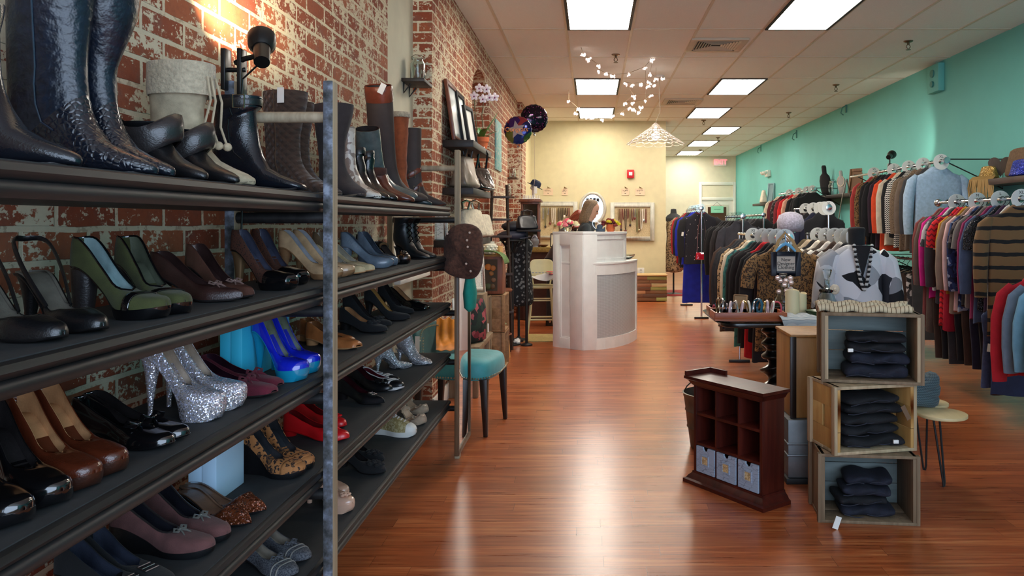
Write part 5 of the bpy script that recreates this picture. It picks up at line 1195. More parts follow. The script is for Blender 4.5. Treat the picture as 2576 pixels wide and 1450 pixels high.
ORD = ['first', 'second', 'third', 'fourth', 'fifth', 'sixth', 'seventh', 'eighth', 'ninth', 'tenth', 'eleventh', 'twelfth', 'thirteenth', 'fourteenth', 'fifteenth', 'sixteenth', 'seventeenth', 'eighteenth', 'nineteenth', 'twentieth', 'twenty first', 'twenty second', 'twenty third', 'twenty fourth', 'twenty fifth', 'twenty sixth', 'twenty seventh', 'twenty eighth', 'twenty ninth', 'thirtieth']
for px0, px1, py0, py1, nm, n in ((1535, 1646, 510, 606, 'whitewashed frame beside the corridor', 13), (1345, 1453, 508, 604, 'cream frame behind the glass cabinet', 12)):
    x0, x1, z0, z1 = xat(px0, by), xat(px1, by), zat(py1, by), zat(py0, by); w, h = x1 - x0, z1 - z0
    t = frame('large ' + nm + ' with burlap, holding necklaces on the back wall', ((x0 + x1) / 2, by - .003, z0), w, h, SILV, BURL, 0, 0, .075, .045, 'jewelry_display_frame')
    q = random.Random(n)
    for i in range(n):
        k = q.randrange(7); x = x0 + .13 + (w - .26) * (i + .5) / n
        necklace(f'{NN[k]} necklace, {ORD[i]} along in the {nm}', x, z1 - .11, q.uniform(.12, .42), .014, NM[k], 'necklaces in the ' + nm, NM[q.randrange(7)] if i % 2 else None)
t = thing('oval_mirror', 'oval white framed mirror on the back wall behind the blonde person', 'mirror', (xat(1491, by), by - .012, zat(524, by)))
ob('frame', G().ring((0, 0, 0), 1, .028, 40, 8, 'Y', .215, .265), SILV, t, smooth=80); ob('glass', G().lathe([(.001, 0), (1, 0), (1, .004), (.001, .004)], 40, sx=.2, sy=.25), MIRROR, t, rot=(PI / 2, 0, 0))
bu = thing('bunting', 'small black bunting hung across the oval mirror', 'bunting', (xat(1491, by), by - .05, zat(500, by)))
ob('cord', G().tube([(-.12, 0, .02), (0, 0, 0), (.12, 0, .02)], .003, 5), DARKM, bu)
for i in range(4): ob('flag', G().prism([(-.024, 0), (.024, 0), (.024, -.07), (0, -.05), (-.024, -.07)], -.002, .002, Matrix(((1, 0, 0, -.09 + .06 * i), (0, 0, 1, 0), (0, 1, 0, .004), (0, 0, 0, 1)))), DARKM, bu, smooth=0)
for (px, w, lb), wd in zip(((1379, .17, 'first, above the cream necklace frame'), (1421, .11, 'second, between the cream frame and the oval mirror'), (1573, .13, 'third, above the whitewashed frame'), (1610, .17, 'fourth, nearest the corridor')), ('Necklaces', 'Earrings', 'Rings', 'Bracelets')):
    t = thing('price_sign', 'bowed paper tag on the back wall, ' + lb, 'sign', (xat(px, by), by - .006, zat(483, by)), group='paper tags on the back wall')
    ob('card', G().bb(-w / 2, w / 2, -.004, .004, -.06, .06), paint((226, 200, 170), .8), t); g = G(); bow(g, (0, -.012, .075), .03, True); ob('bow', G().put(g, Matrix.Rotation(0, 4, 'Z')), cloth((140, 110, 70)), t)
    g = G()
    qq = random.Random(px)
    for i in range(7): g.tube([(-w * .35 + w * .1 * i, -.006, .02 + qq.uniform(-.012, .012)), (-w * .3 + w * .1 * i, -.006, .02 + qq.uniform(-.012, .012))], .003, 4)
    g.tube([(-.015, -.006, -.02), (.0, -.006, -.03), (.015, -.006, -.02)], .003, 4); ob('handwriting', g, DARKM, t)
t = thing('fire_alarm', 'red fire alarm with white strobe on the cream wall', 'fire alarm', (xat(1586, by), by - .02, zat(438, by)))
ob('housing', G().bb(-.062, .062, -.025, .02, -.075, .075), mat('alarm_red', (196, 24, 36), .35), t, bevel=.008); ob('strobe', G().bb(-.03, .03, -.035, -.024, -.03, .03).box((0, -.036, 0), (.02, .008, .05)), plastic((240, 226, 226)), t, bevel=.004)
t = thing('wall_outlet', 'white electrical outlet low on the cream wall above the patchwork bench', 'outlet', (xat(1612, by), by - .004, zat(684, by)))
ob('plate', G().bb(-.06, .06, -.004, .004, -.07, .07), WHITE, t, bevel=.003); ob('socket', G().bb(-.02, .02, -.008, -.003, .01, .045).bb(-.02, .02, -.008, -.003, -.045, -.01), paint((200, 196, 186)), t)
t = thing('patchwork_bench', 'low bench clad in patchwork coloured planks against the cream wall', 'bench', (xat(1630, 13.35), 13.35, 0))
pw = [(146, 106, 70), (176, 186, 106), (124, 84, 56), (226, 176, 128), (110, 80, 60), (160, 110, 76), (168, 178, 100), (226, 206, 150)]
ob('carcass', G().bb(-.30, .30, -.15, .17, .01, .44), OAK, t); ob('seat_board', G().bb(-.32, .32, -.19, .18, .44, .465), wood((206, 170, 110), (226, 196, 140), .5, (10, 1, 1)), t, bevel=.003)
q = random.Random(2)
for i in range(7):
    z = .015 + .06 * i; c = q.uniform(-.12, .14)
    for a, b in ((-.31, c), (c + .003, .31)): k = q.randrange(8); ob('plank', G().bb(a, b, -.165 - .006 * (k % 3), -.15, z, z + .056), wood(pw[k], tuple(int(v * .82) for v in pw[k]), .6, (10, 1, 1)), t, bevel=.002)
# ---- draped table, glass cabinet, hat
BRC = mat('brown_table_cloth', (66, 36, 28), .85, var=.2, vs=10)
t = thing('display_table', 'tall table with a dark brown floor length cloth, under the glass cabinet', 'table', (-.62, 11.0, 0))
rings = []
for z, k in ((0.01, 1.03), (.5, 1.0), (.98, .98), (1.0, .97)):
    r = []
    for i in range(48):
        a = 2 * PI * i / 48; x = .42 * math.copysign(abs(math.cos(a)) ** .3, math.cos(a)); y = .3 * math.copysign(abs(math.sin(a)) ** .3, math.sin(a)); f = 1 + .03 * math.sin(12 * a) * (1 - z); r.append((x * k * f, y * k * f, z))
    rings.append(r)
ob('cloth', G().loft(rings), BRC, t, smooth=60)
ob('runner', G().bb(-.41, .42, -.31, .3, 1.0, 1.006).bb(-.41, .42, -.315, -.305, .94, 1.006), mat('gold_brocade', (150, 124, 60), .7, var=.3, vs=50), t, bevel=.002)
MW = wood((88, 46, 30), (124, 72, 46), .35, (1, 1, 9), 'cabinet_wood')
t = thing('display_cabinet', 'small brown wooden jewelry cabinet with glass sides on the draped table', 'cabinet', (-.875, 11.02, 1.006))
for x in (-.115, .115):
    for y in (-.12, .12): ob('post', G().bb(x - .014, x + .014, y - .014, y + .014, .04, .6), MW, t, bevel=.003)
ob('base', G().bb(-.145, .145, -.15, .15, 0, .04), MW, t, bevel=.005); ob('cornice', G().bb(-.135, .135, -.14, .14, .6, .63).bb(-.16, .16, -.165, .165, .63, .66).bb(-.15, .15, -.155, .155, .66, .672), MW, t, bevel=.006)
ob('glass_pane', G().bb(-.1, .1, -.121, -.118, .04, .6), glass(), t, smooth=0); ob('glass_pane', G().bb(.114, .117, -.1, .1, .04, .6), glass(), t, smooth=0)
for z in (.2, .38): ob('glass_shelf', G().bb(-.1, .1, -.1, .11, z, z + .006), glass('glass', (235, 245, 245)), t, smooth=0)
ob('back_panel', G().bb(-.1, .1, .118, .124, .04, .6), mat('cabinet_back', (120, 116, 100), .7), t, smooth=0)
t = thing('ring_display', 'white ring display rods along the top of the glass cabinet', 'jewelry display', (-.86, 10.93, 1.679))
ob('base', G().bb(-.12, .12, -.02, .02, 0, .01), WHITE, t)
for i in range(10): ob('rod', G().lathe([(.007, .01), (.006, .05), (.001, .056)], 8, c=(-.108 + .024 * i, 0, 0)), WHITE, t)
t = thing('hat', 'navy felt hat with tilted brim on a white stand, on the glass cabinet', 'hat', (-.84, 11.06, 1.679))
ob('stand', G().lathe([(.05, 0), (.05, .01), (.02, .03), (.02, .13), (.05, .16), (.03, .2), (.001, .21)]), WHITE, t); 
ob('crown', G().lathe([(.075, 0), (.078, .03), (.07, .07), (.04, .09), (.001, .092)], 20), mat('navy_felt', (30, 38, 62), .85), t, loc=(.02, 0, .19), rot=(0, .45, 0)); ob('brim', G().lathe([(.06, 0), (.115, -.004), (.12, .004), (.06, .008)], 24, cap=False), mat('navy_felt', (30, 38, 62), .85), t, loc=(.02, 0, .19), rot=(0, .45, 0))
ob('price_tag', G().bb(-.02, .02, -.002, .002, -.05, .05), WHITE, t, loc=(.04, -.115, .13))
frame('small dark framed cream card standing on the brocade runner', (-.545, 10.85, 1.007), .09, .19, DARKM, paint((232, 222, 190)), -.1, -.14, .014, .015)
t = thing('jewelry_stand', 'small grey bust with necklaces on the brocade runner', 'jewelry display', (-.8, 10.78, 1.007))
ob('bust', G().lathe([(.05, 0), (.04, .02), (.06, .06), (.06, .1), (.025, .13), (.025, .17), (.001, .175)], sx=1, sy=.6), mat('grey_velvet', (120, 120, 124), .8), t); ob('beads', G().ring((0, -.02, .1), .04, .006, 20, 6, 'Y', 1, 1.4), metal(), t)
solo('jewelry_dish', G().lathe([(.03, 0), (.06, .02), (.07, .035), (.062, .033), (.001, .012)], 18, cap=False), MW, 'little brown dish of trinkets on the brocade runner', 'dish', loc=(-.68, 10.8, 1.007))
# ================================================================ string lights and pendant
SL = [(438, 265, 8.0), (500, 315, 8.1), (605, 390, 8.25), (612, 450, 8.3), (690, 485, 8.4), (775, 510, 8.5), (965, 490, 8.7), (1140, 420, 8.6), (1230, 320, 8.45), (1205, 490, 8.7), (1270, 540, 9.0), (1345, 540, 9.1), (1255, 615, 9.1), (1195, 580, 9.0), (1180, 625, 9.0), (1105, 595, 8.9), (1000, 610, 8.9), (912, 590, 8.8), (1015, 740, 9.1), (925, 815, 9.2), (1000, 820, 9.2), (1150, 790, 9.2), (1210, 730, 9.1), (1100, 870, 9.3), (1080, 920, 9.3), (1015, 885, 9.3), (975, 870, 9.3), (880, 935, 9.4), (770, 970, 9.5), (645, 1005, 9.6), (540, 990, 9.7), (490, 975, 9.8), (445, 970, 9.9), (355, 935, 10.1), (375, 880, 10.2), (275, 795, 10.5)]
t = thing('string_lights', 'string of glowing clear crystal lights looped below the ceiling', 'string lights', (0, 0, 0))
pts = [P(x / 4.53 + 1370, y / 4.53 + 80, Y) for x, y, Y in SL]
W_ = [Vector((pts[0].x - .02, pts[0].y - .05, CEIL))] + [p + Vector((0, 0, .02)) for p in pts] + [Vector((pts[-1].x, pts[-1].y, CEIL))]
ob('wire', G().tube(W_, .0025, 5), mat('wire', (150, 130, 100), .4, .5), t)
for i in (8, 10, 21): ob('wire', G().tube([pts[i], Vector((pts[i].x, pts[i].y, CEIL))], .002, 5), mat('wire', (150, 130, 100), .4, .5), t)
LED = emis('string_bulb', (255, 236, 225), 5); q = random.Random(11)
PETG = mat('clear_petal', (250, 240, 240), .15)
for p in pts:
    g = G()
    for k in range(4):
        a = q.uniform(0, 6.3); o_ = Vector((math.cos(a), math.sin(a), q.uniform(-1, .6))) * .022
        g.sph(p + o_, (q.uniform(.008, .014), q.uniform(.006, .012), q.uniform(.012, .024)), 7, 5, Matrix.Rotation(q.uniform(0, 3), 4, 'X'))
    b = ob('bulb', g, emis('string_petal', (255, 232, 226), .7), t); ob('filament', G().sph(p, .013, 8, 6), LED, b)
pc = Vector((xat(1649, 9.5), 9.5, 0))
t = thing('pendant_lamp', 'white pierced conical pendant lamp hanging over the counter end', 'pendant lamp', (pc.x, pc.y, 2.56))
ob('canopy', G().lathe([(.06, CEIL - 2.56), (.06, CEIL - 2.58), (.02, CEIL - 2.6)], c=(.05, 0, 0)), WHITE, t)
ob('cord', G().tube([(.05, 0, CEIL - 2.59), (.045, 0, .35), (.06, 0, .15), (.02, 0, .06), (0, 0, .0)], .004, 6), paint((190, 170, 140)), t)
g = G(); n = 16
for r in range(6):
    s = .07 + .05 * r; hr = .0285
    for k in range(n):
        a = 2 * PI * (k + .5 * (r % 2)) / n; ring = []
        for j in range(12):
            q_ = 2 * PI * j / 12; ds = hr * 1.25 * math.sin(q_); da = (PI / n) * 1.02 * math.cos(q_); rr = max(.01, s + ds); zz = -.235 * (rr / .33) ** 1.0
            ring.append((rr * math.cos(a + da), rr * math.sin(a + da), zz))
        g.tube(ring, .004, 5, True)
g.lathe([(.05, -.02), (.03, -.005), (.012, .012), (.001, .014)], 18, cap=False)
ob('shade', g, paint((232, 222, 212), .5), t, smooth=80)
ob('bulb', G().sph((0, 0, -.15), .052, 16, 12).cyl((0, 0, -.1), (0, 0, -.02), .02), emis('pendant_bulb', (255, 236, 214), 4), t)
# ================================================================ clothes
CHR = metal((214, 216, 222), .12); HANG = mat('black_hanger', (20, 20, 22), .4); HANGW = mat('pale_hanger', (220, 220, 210), .4)
def hanger_geo(w=.2):
    g = G().tube([(0, 0, -.075), (0, 0, -.045), (.02, 0, -.022), (.023, 0, .002), (.012, 0, .0195), (-.005, 0, .0215), (-.0195, 0, .01)], .0028, 5)
    return g.tube([(-w, 0, -.135), (-w * .6, 0, -.105), (0, 0, -.075), (w * .6, 0, -.105), (w, 0, -.135)], .006, 6).tube([(-w, 0, -.135), (w, 0, -.135)], .004, 5)
def garment(label, name, cat, loc, rz, m, ln=.75, kind='long', hw=.21, ht=.02, seed=0, group=None, m2=None, flare=.02, hang=None, ms=None, open_=False):
    q = random.Random(seed); t = thing(name, label, cat, loc, rz, group)
    ob('hanger', hanger_geo(hw * .9), hang or HANG, t)
    n = 32; p1, p2 = q.uniform(0, 6), q.uniform(0, 6)
    if kind == 'pants':
        rings = []
        for z, w in ((-.13, hw * .8), (-.16, hw * .82), (-.3, hw * .8), (-ln * .7, hw * .74), (-ln, hw * .7)):
            rings.append([(w * math.copysign(abs(math.cos(a)) ** .5, math.cos(a)), ht * math.copysign(abs(math.sin(a)) ** .6, math.sin(a)) * (1 + .25 * math.sin(3 * a + p1) * min(1, -z)), z) for a in [2 * PI * j / n for j in range(n)]])
        ob('leg', G().loft(rings), m, t, smooth=80); return t
    rows = [(-.07, .055, .6), (-.085, .08, .8), (-.105, hw * .6, .95), (-.13, hw * .88, 1.), (-.16, hw * .98, 1.05), (-.2, hw * .97, 1.1), (-.32, hw * .92, 1.15)]
    k = 8
    for i in range(1, k + 1):
        u = i / k; rows.append((lerp(-.32, -ln, u), hw * .92 + flare * u, 1.15 + .15 * u))
    rings = []
    for z, w, f in rows:
        fo = .26 * min(1, max(0, (-z - .15) / .4)); r = []
        for j in range(n):
            a = 2 * PI * j / n; wave = 1 + fo * math.sin(5 * a + p1 + z * 2) + fo * .6 * math.sin(9 * a + p2)
            r.append((w * math.copysign(abs(math.cos(a)) ** .75, math.cos(a)), ht * f * math.copysign(abs(math.sin(a)) ** .7, math.sin(a)) * wave, z + (.03 * math.cos(a) ** 2 if z > -.09 else 0) + .008 * math.sin(3 * a + p2) * (z < -ln + .02)))
        rings.append(r)
    ob('body', G().loft(rings), m, t, smooth=80)
    if kind in ('long', 'short', 'coat'):
        sl = {'long': .56, 'short': .24, 'coat': .6}[kind]; sl = min(sl, ln - .1) if kind != 'short' else sl
        for s in (-1, 1):
            dx = q.uniform(-.01, .02); pts = [(s * (hw * .86), 0, -.135), (s * (hw + .015), -.004, -.19), (s * (hw + .04 + dx * .5), -.008, -.32 if kind != 'short' else -.25)]
            if kind != 'short': pts += [(s * (hw + .045 + dx), -.01, -.13 - sl * .7), (s * (hw + .04 + dx), -.004, -.13 - sl)]
            else: pts += [(s * (hw + .06), -.008, -.13 - sl)]
            rr = [.03, .05, .055, .05, .042][:len(pts)]
            ob('sleeve', G().tube(pts, rr, 12, flat=(.42, 1) if False else None), ms or m2 or m, t, smooth=80).scale = (1, min(.62, ht * 24), 1)
    if seed % 3 == 1: ob('price_tag', G().box((-(hw + .02), -ht * 1.6 - .012, -.36), (.03, .0015, .055), ry=.15), paint((236, 232, 222), .7), t)
    if m2 and kind != 'dress':
        ob('collar', G().tube([(.07 * math.cos(a), .016 * math.sin(a), -.075 + .012 * math.cos(a) ** 2) for a in [2 * PI * j / 16 for j in range(16)]], .012, 6, True), m2, t)
    return t
SIZES = ['XS', 'S', 'M', 'L', 'XL', '1X']
DISC = paint((232, 232, 226), .4)
def divider(label, loc, rz, group, size='M', r=.068, clear=False):
    t = thing('size_divider', label, 'size divider', (loc[0], loc[1], loc[2] - .007), rz, group)
    g = G(); o_, i_ = r, r * .34; ring = []
    for zz in (-.0015, .0015): ring.append([(o_ * math.cos(a), zz, o_ * math.sin(a)) for a in [2 * PI * j / 28 for j in range(28)]])
    inn = [[(i_ * math.cos(a), zz, i_ * math.sin(a)) for a in [2 * PI * j / 28 for j in range(28)]] for zz in (.0015, -.0015)]
    g.loft(ring + inn + [ring[0]], False, False)
    ob('disc', g, glass('clear_acrylic') if clear else DISC, t, smooth=30)
    text('lettering', size, r * .42, DARKM, t, (0, -.0022, r * .66), ext=.0003); return t
def rail_rack(label, x, y0, y1, z, name='clothes_rack', wall=False, ends=2, bracket_x=None, cap=True, foot=.2):
    t = thing(name, label, 'clothes rack', (x, 0, 0))
    ob('rail', G().cyl((0, y0, z), (0, y1, z), .014), CHR, t)
    if cap: ob('end_cap', G().lathe([(.001, 0), (.03, 0), (.032, .006), (.03, .012), (.012, .014)], 18), CHR, t, loc=(0, y0 - .002, z), rot=(PI / 2, 0, 0))
    if wall:
        for y in (y0 + .12, y1 - .12):
            d = XR - .004 - x
            ob('wall_bracket', G().tube([(0, y, z), (0, y, z + .02), (d, y, z + .02), (d, y, z - .26), (0.02, y, z + .01)], .006, 5), HANG, t)
    else:
        for y in (y0 + .015, y1 - .015)[:ends]:
            ob('upright', G().cyl((0, y, .03), (0, y, z), .0125), CHR, t); ob('foot', G().bb(-foot / 2, foot / 2, y - .015, y + .015, .0, .025), mat('dark_steel', (70, 68, 66), .4, .8), t, bevel=.003)
    return t
def fill(where, x, z_, ys, items, seed=0, rz=0., jit=.045, endname='far end', hw=.21, ht=.0165):
    """items run from the far end towards the camera"""
    q = random.Random(seed); n = len(items); y0, y1 = ys; z = z_ + .017
    for i, it in enumerate(items):
        desc, m, kind, ln = it[:4]; kw = dict(it[4]) if len(it) > 4 else {}
        y = lerp(y0, y1, i / max(1, n - 1)); w = desc.split()[-1]
        nm = w if w.isalpha() else 'garment'
        pos = f'frontmost on {where}' if i == n - 1 else ('backmost on ' + where if i == 0 else f'{ORD[i]} from the {endname} of {where}')
        garment(f'{desc}, {pos}', nm, {'trousers': 'trousers'}.get(w, w), (x + q.uniform(-.002, .002), y, z), rz + q.uniform(-jit, jit), m, ln + q.uniform(-.02, .02), kind, kw.pop('hw', hw), kw.pop('ht', ht), seed * 50 + i, 'clothes on ' + where, **kw)
c = cloth
BLKC, CHAR, NAVY = c((26, 26, 30)), c((58, 58, 62)), c((34, 38, 62))
BRNC, MAROON, TAUPE, CREAMC = c((66, 48, 40)), c((96, 34, 44)), c((136, 116, 100)), c((216, 202, 178))
chev = stripes([((214, 28, 40), 1.0), ((120, 20, 34), .55)], .042, 2, .02, 'chevron_knit')
strp = stripes([((124, 92, 58), 1.), ((22, 19, 20), .42)], .092, 2, 0, 'brown_striped_knit', .02)
bw = dots((228, 224, 216), (26, 26, 28), 34, .3, 'black_white_knit'); bwz = stripes([((226, 222, 214), 1), ((28, 28, 30), 1)], .02, 2, .01, 'zigzag_cloth')
leoc = leopard((150, 112, 68), (36, 26, 20), 52); leog = leopard((176, 150, 116), (50, 38, 30), 40)
tealp = blobs([(38, 96, 94), (54, 120, 116), (26, 66, 70)], 20); navyp = blobs([(28, 42, 84), (52, 74, 120), (22, 28, 56), (150, 160, 180)], 34)
gryp = blobs([(60, 60, 64), (196, 190, 190), (110, 100, 100), (30, 30, 34)], 22); darkp = blobs([(40, 34, 36), (96, 86, 88), (28, 26, 30)], 30)
denim = mat('denim', (62, 76, 110), .85, var=.2, vs=40, bump=.3, bs=300); ddenim = mat('dark_denim', (20, 23, 38), .85, var=.35, vs=30, bump=.3, bs=300)
seqb = glitter((60, 60, 66), (20, 20, 24), 300)
# --- rail near the right photo edge
RR = 'the striped sweater rail'
rail_rack('chrome wall rail nearest the right photo edge, above the striped sweater', 3.0, 4.95, 6.68, 1.52, 'wall_rail', True)
o = solo('rail_finial', G().sph((0, 0, 0), .035, 16, 10), CHR, 'chrome ball at the far end of the nearest wall rail', 'finial', loc=(3.0, 6.72, 1.52))
fill(RR, 3.0, 1.5, (6.55, 5.42), [
 ('dark rose long cardigan', c((126, 62, 60)), 'long', 1.05), ('taupe brown long cardigan', c((96, 80, 70)), 'long', 1.1), ('bright magenta blouse', c((206, 24, 128)), 'long', .8), ('grey and white patterned top', gryp, 'short', .72), ('charcoal grey blouse', CHAR, 'long', .82),
 ('red chevron knit dress', chev, 'short', .98), ('deep crimson dress', c((176, 26, 50)), 'dress', 1.02), ('mustard yellow sweater', c((186, 132, 40)), 'long', .72), ('taupe brown cardigan', TAUPE, 'long', .86), ('pale pink tunic', c((214, 176, 172)), 'long', .84), ('navy print blouse', navyp, 'long', .85),
 ('black and beige print top', darkp, 'short', .78), ('warm grey short sleeved top', c((122, 116, 110)), 'short', .82), ('berry red long tunic', c((140, 42, 88)), 'long', .88), ('slate blue denim shirt', c((76, 92, 124)), 'long', .9), ('black sequin top', seqb, 'short', .8), ('dark purple long dress', c((66, 40, 70)), 'dress', 1.18),
 ('black and white edged cardigan', bw, 'long', .8), ('brown and black striped sweater', strp, 'long', .95, {'hw': .24, 'm2': BLKC, 'ms': strp, 'ht': .03})], 3)
for i, y in enumerate((6.36, 6.02, 5.68, 5.4)):
    divider(f'white size ring on the nearest wall rail, {ORD[i]} from its far end', (3.0, y + .02, 1.52), 0, 'size rings on the nearest wall rail', SIZES[i + 1], .072)
LOWR = 'the striped sweater lower rail'
rail_rack('low chrome wall rail hidden under the striped sweater', 3.0, 5.05, 6.6, .86, 'wall_rail', True)
fill(LOWR, 3.0, .84, (6.45, 5.3), [('dark brown trousers', BRNC, 'pants', .62), ('black trousers', BLKC, 'pants', .6), ('charcoal trousers', CHAR, 'pants', .62), ('black wool trousers', BLKC, 'pants', .6), ('dark brown wool trousers', BRNC, 'pants', .6), ('navy trousers', NAVY, 'pants', .62), ('black cotton trousers', BLKC, 'pants', .6), ('dark aubergine trousers', c((54, 34, 52)), 'pants', .62), ('indigo denim skirt', denim, 'dress', .68, {'hw': .28}), ('dark blue denim skirt', c((40, 50, 82)), 'dress', .7, {'hw': .28})], 5)
# --- high rail with the pale blue shirt
R2 = 'the pale blue shirt rail'
rail_rack('high chrome wall rail holding the pale blue shirt', 3.3, 7.22, 9.9, 1.93, 'wall_rail', True)
fill(R2, 3.3, 1.91, (9.0, 7.4), [
 ('coral red knit jacket', c((176, 64, 62)), 'long', .82), ('leopard print jacket', leoc, 'long', .8), ('black velvet jacket', BLKC, 'long', .84), ('black wool coat', BLKC, 'coat', .9), ('dark plum jacket', c((44, 32, 48)), 'long', .86), ('orange red jacket', c((222, 78, 40)), 'long', .86), ('cream beige jacket', CREAMC, 'long', .8), ('black short jacket', BLKC, 'long', .74),
 ('houndstooth black and white jacket', bwz, 'long', .84), ('brown tweed jacket', tweed((150, 128, 104), (84, 66, 54)), 'long', .86), ('taupe wool jacket', c((112, 96, 84)), 'long', .84), ('dark grey jacket', CHAR, 'long', .88), ('pale blue linen shirt', mat('chambray', (158, 182, 204), .85, var=.12, vs=40, bump=.4, bs=120), 'long', .97, {'hw': .235, 'ht': .035, 'm2': mat('chambray', (158, 182, 204), .85, var=.12, vs=40, bump=.4, bs=120)})], 7)
for i, y in enumerate((9.1, 8.5, 8.1, 7.75, 7.35)): divider(f'white size ring on the high wall rail, {ORD[i]} from its far end', (3.3, y - .02, 1.93), 0, 'size rings on the high wall rail', SIZES[i], .075)
LR = 'the blue shirt lower rail'
rail_rack('low black wall rail of trousers under the pale blue shirt', 3.3, 7.45, 8.9, .97, 'wall_rail', True)
fill(LR, 3.3, .95, (8.75, 7.6), [('black trousers', BLKC, 'pants', .72), ('navy trousers', NAVY, 'pants', .74), ('dark slate trousers', c((44, 46, 56)), 'pants', .74), ('black and white print trousers', bw, 'pants', .74), ('dark red trousers', MAROON, 'pants', .72), ('khaki beige trousers', c((168, 146, 116)), 'pants', .74), ('brown print trousers', darkp, 'pants', .74), ('brown trousers', BRNC, 'pants', .72), ('grey white print trousers', gryp, 'pants', .74), ('charcoal trousers', CHAR, 'pants', .76)], 8)
# --- far high rail
R3 = 'the far high wall rail'
rail_rack('far high chrome wall rail left of the bust shelf', 3.45, 12.0, 14.3, 1.87, 'wall_rail', True)
fill(R3, 3.45, 1.85, (14.2, 12.15), [('beige jacket', CREAMC, 'long', .8), ('maroon jacket', MAROON, 'long', .8), ('black print jacket', darkp, 'long', .8), ('burgundy jacket', c((120, 36, 46)), 'long', .82), ('bright red jacket', c((196, 36, 40)), 'long', .82), ('blush pink jacket', c((206, 158, 136)), 'long', .82), ('black jacket', BLKC, 'long', .86), ('ink black coat', BLKC, 'coat', .9), ('plain black coat', BLKC, 'coat', .92, {'hw': .24})], 9)
for i, y in enumerate((13.6, 13.0, 12.5, 12.2)): divider(f'white size ring on the far high wall rail, {ORD[i]} from its far end', (3.45, y - .05, 1.87), 0, 'size rings on the far high wall rail', SIZES[i], .07)
RL = 'the far low wall rail'
fill(RL, 3.4, 1.06, (14.0, 11.9), [('black skirt', BLKC, 'dress', .8), ('dark grey skirt', CHAR, 'dress', .8), ('navy skirt', NAVY, 'dress', .8), ('brown skirt', BRNC, 'dress', .8), ('ink black skirt', BLKC, 'dress', .8)], 19)
rail_rack('far low wall rail of dark skirts', 3.4, 11.8, 14.2, 1.08, 'wall_rail', True)
# --- free standing racks
RA = 'the framed sign rack'
rail_rack('free standing chrome rack carrying the framed clothing sign', 1.42, 5.6, 7.5, 1.24)
fill(RA, 1.42, 1.22, (7.35, 5.72), [('dark brown velvet coat', BRNC, 'coat', .9), ('black denim jacket', mat('black_denim', (34, 36, 42), .8, var=.3, vs=40), 'long', .88), ('washed black jacket', mat('black_denim', (34, 36, 42), .8, var=.3, vs=40), 'long', .86), ('leopard trimmed top', leog, 'long', .8), ('cream cardigan', CREAMC, 'long', .68), ('teal green print blouse', tealp, 'long', .92), ('soft black cardigan', BLKC, 'long', .9), ('plain black cardigan', BLKC, 'coat', .92), ('red dress', c((196, 28, 40)), 'dress', .98), ('black blazer', BLKC, 'long', .8), ('charcoal cardigan', c((40, 38, 42)), 'long', .94), ('leopard print blouse', leoc, 'short', .84, {'hw': .22, 'ht': .03})], 11)
for i, y in enumerate((6.9, 6.5, 6.25, 6.0, 5.76)): divider(f'clear white size ring on the rack with the framed sign, {ORD[i]} from its far end', (1.42, y - .05, 1.24), 0, 'size rings on the rack with the sign', SIZES[i], .07)
RB = 'the rack behind the patterned blouse'
rail_rack('free standing chrome rack behind the dress form with the patterned blouse', 2.05, 5.98, 7.4, 1.24)
fill(RB, 2.05, 1.22, (7.3, 6.1), [('olive brown jacket', c((96, 84, 62)), 'long', .82), ('beige jacket', c((190, 172, 146)), 'long', .8), ('black jacket', BLKC, 'long', .84), ('ivory jacket', c((224, 216, 200)), 'long', .8), ('dark taupe jacket', c((84, 74, 66)), 'long', .84), ('white jacket', c((232, 228, 220)), 'long', .82), ('dark brown jacket', BRNC, 'long', .84), ('pale grey jacket', c((196, 194, 190)), 'long', .84), ('ink black blazer', BLKC, 'long', .86)], 12)
for i, y in enumerate((7.1, 6.85, 6.6, 6.4, 6.24, 6.1)): divider(f'white size ring on the rack behind the patterned blouse, {ORD[i]} from its far end', (2.05, y - .05, 1.24), 0, 'size rings behind the patterned blouse', SIZES[i], .072)
RM = 'the middle chrome rack'
rail_rack('middle chrome rack with a grey fur hat on it', 2.35, 7.7, 9.0, 1.5)
fill(RM, 2.35, 1.48, (8.9, 7.85), [('black blouse', BLKC, 'long', .9), ('black dress', BLKC, 'dress', 1.1), ('charcoal print blouse', darkp, 'long', .9), ('black cardigan', BLKC, 'long', .9), ('dark navy blouse', NAVY, 'long', .9), ('plain black dress', BLKC, 'dress', 1.1)], 13)
for i, y in enumerate((8.6, 8.3, 8.05, 7.9, 7.76)): divider(f'clear size ring on the middle rack above the fur hat, {ORD[i]} from its far end', (2.35, y - .06, 1.5), 0, 'size rings on the middle rack', SIZES[i], .07)
solo('fur_hat', G().lathe([(.1, 0), (.125, .03), (.13, .1), (.11, .16), (.05, .19), (.001, .195)], 22), mat('grey_fur', (176, 172, 190), .95, var=.25, vs=60, bump=1., bs=90, sheen=.4), 'pale lilac grey fur hat propped beside the row of white size rings', 'hat', loc=(1.93, 7.15, 1.26), smooth=80)
solo('hat_post', G().cyl((0, 0, 0), (0, 0, 1.26), .012).lathe([(.12, 0), (.12, .012), (.02, .02)]).lathe([(.06, 1.25), (.06, 1.26), (.001, 1.262)]), CHR, 'thin chrome post under the lilac grey fur hat', 'stand', loc=(1.93, 7.55, 0))
bpy.data.objects['fur_hat'].location.y = 7.55
RC = 'the royal blue dress rack'
rail_rack('free standing chrome rack holding the royal blue dress', 1.53, 10.85, 12.6, 1.55)
ROY = c((22, 42, 170))
emb = dots((24, 24, 34), (190, 180, 176), 22, .1, 'embroidered_knit')
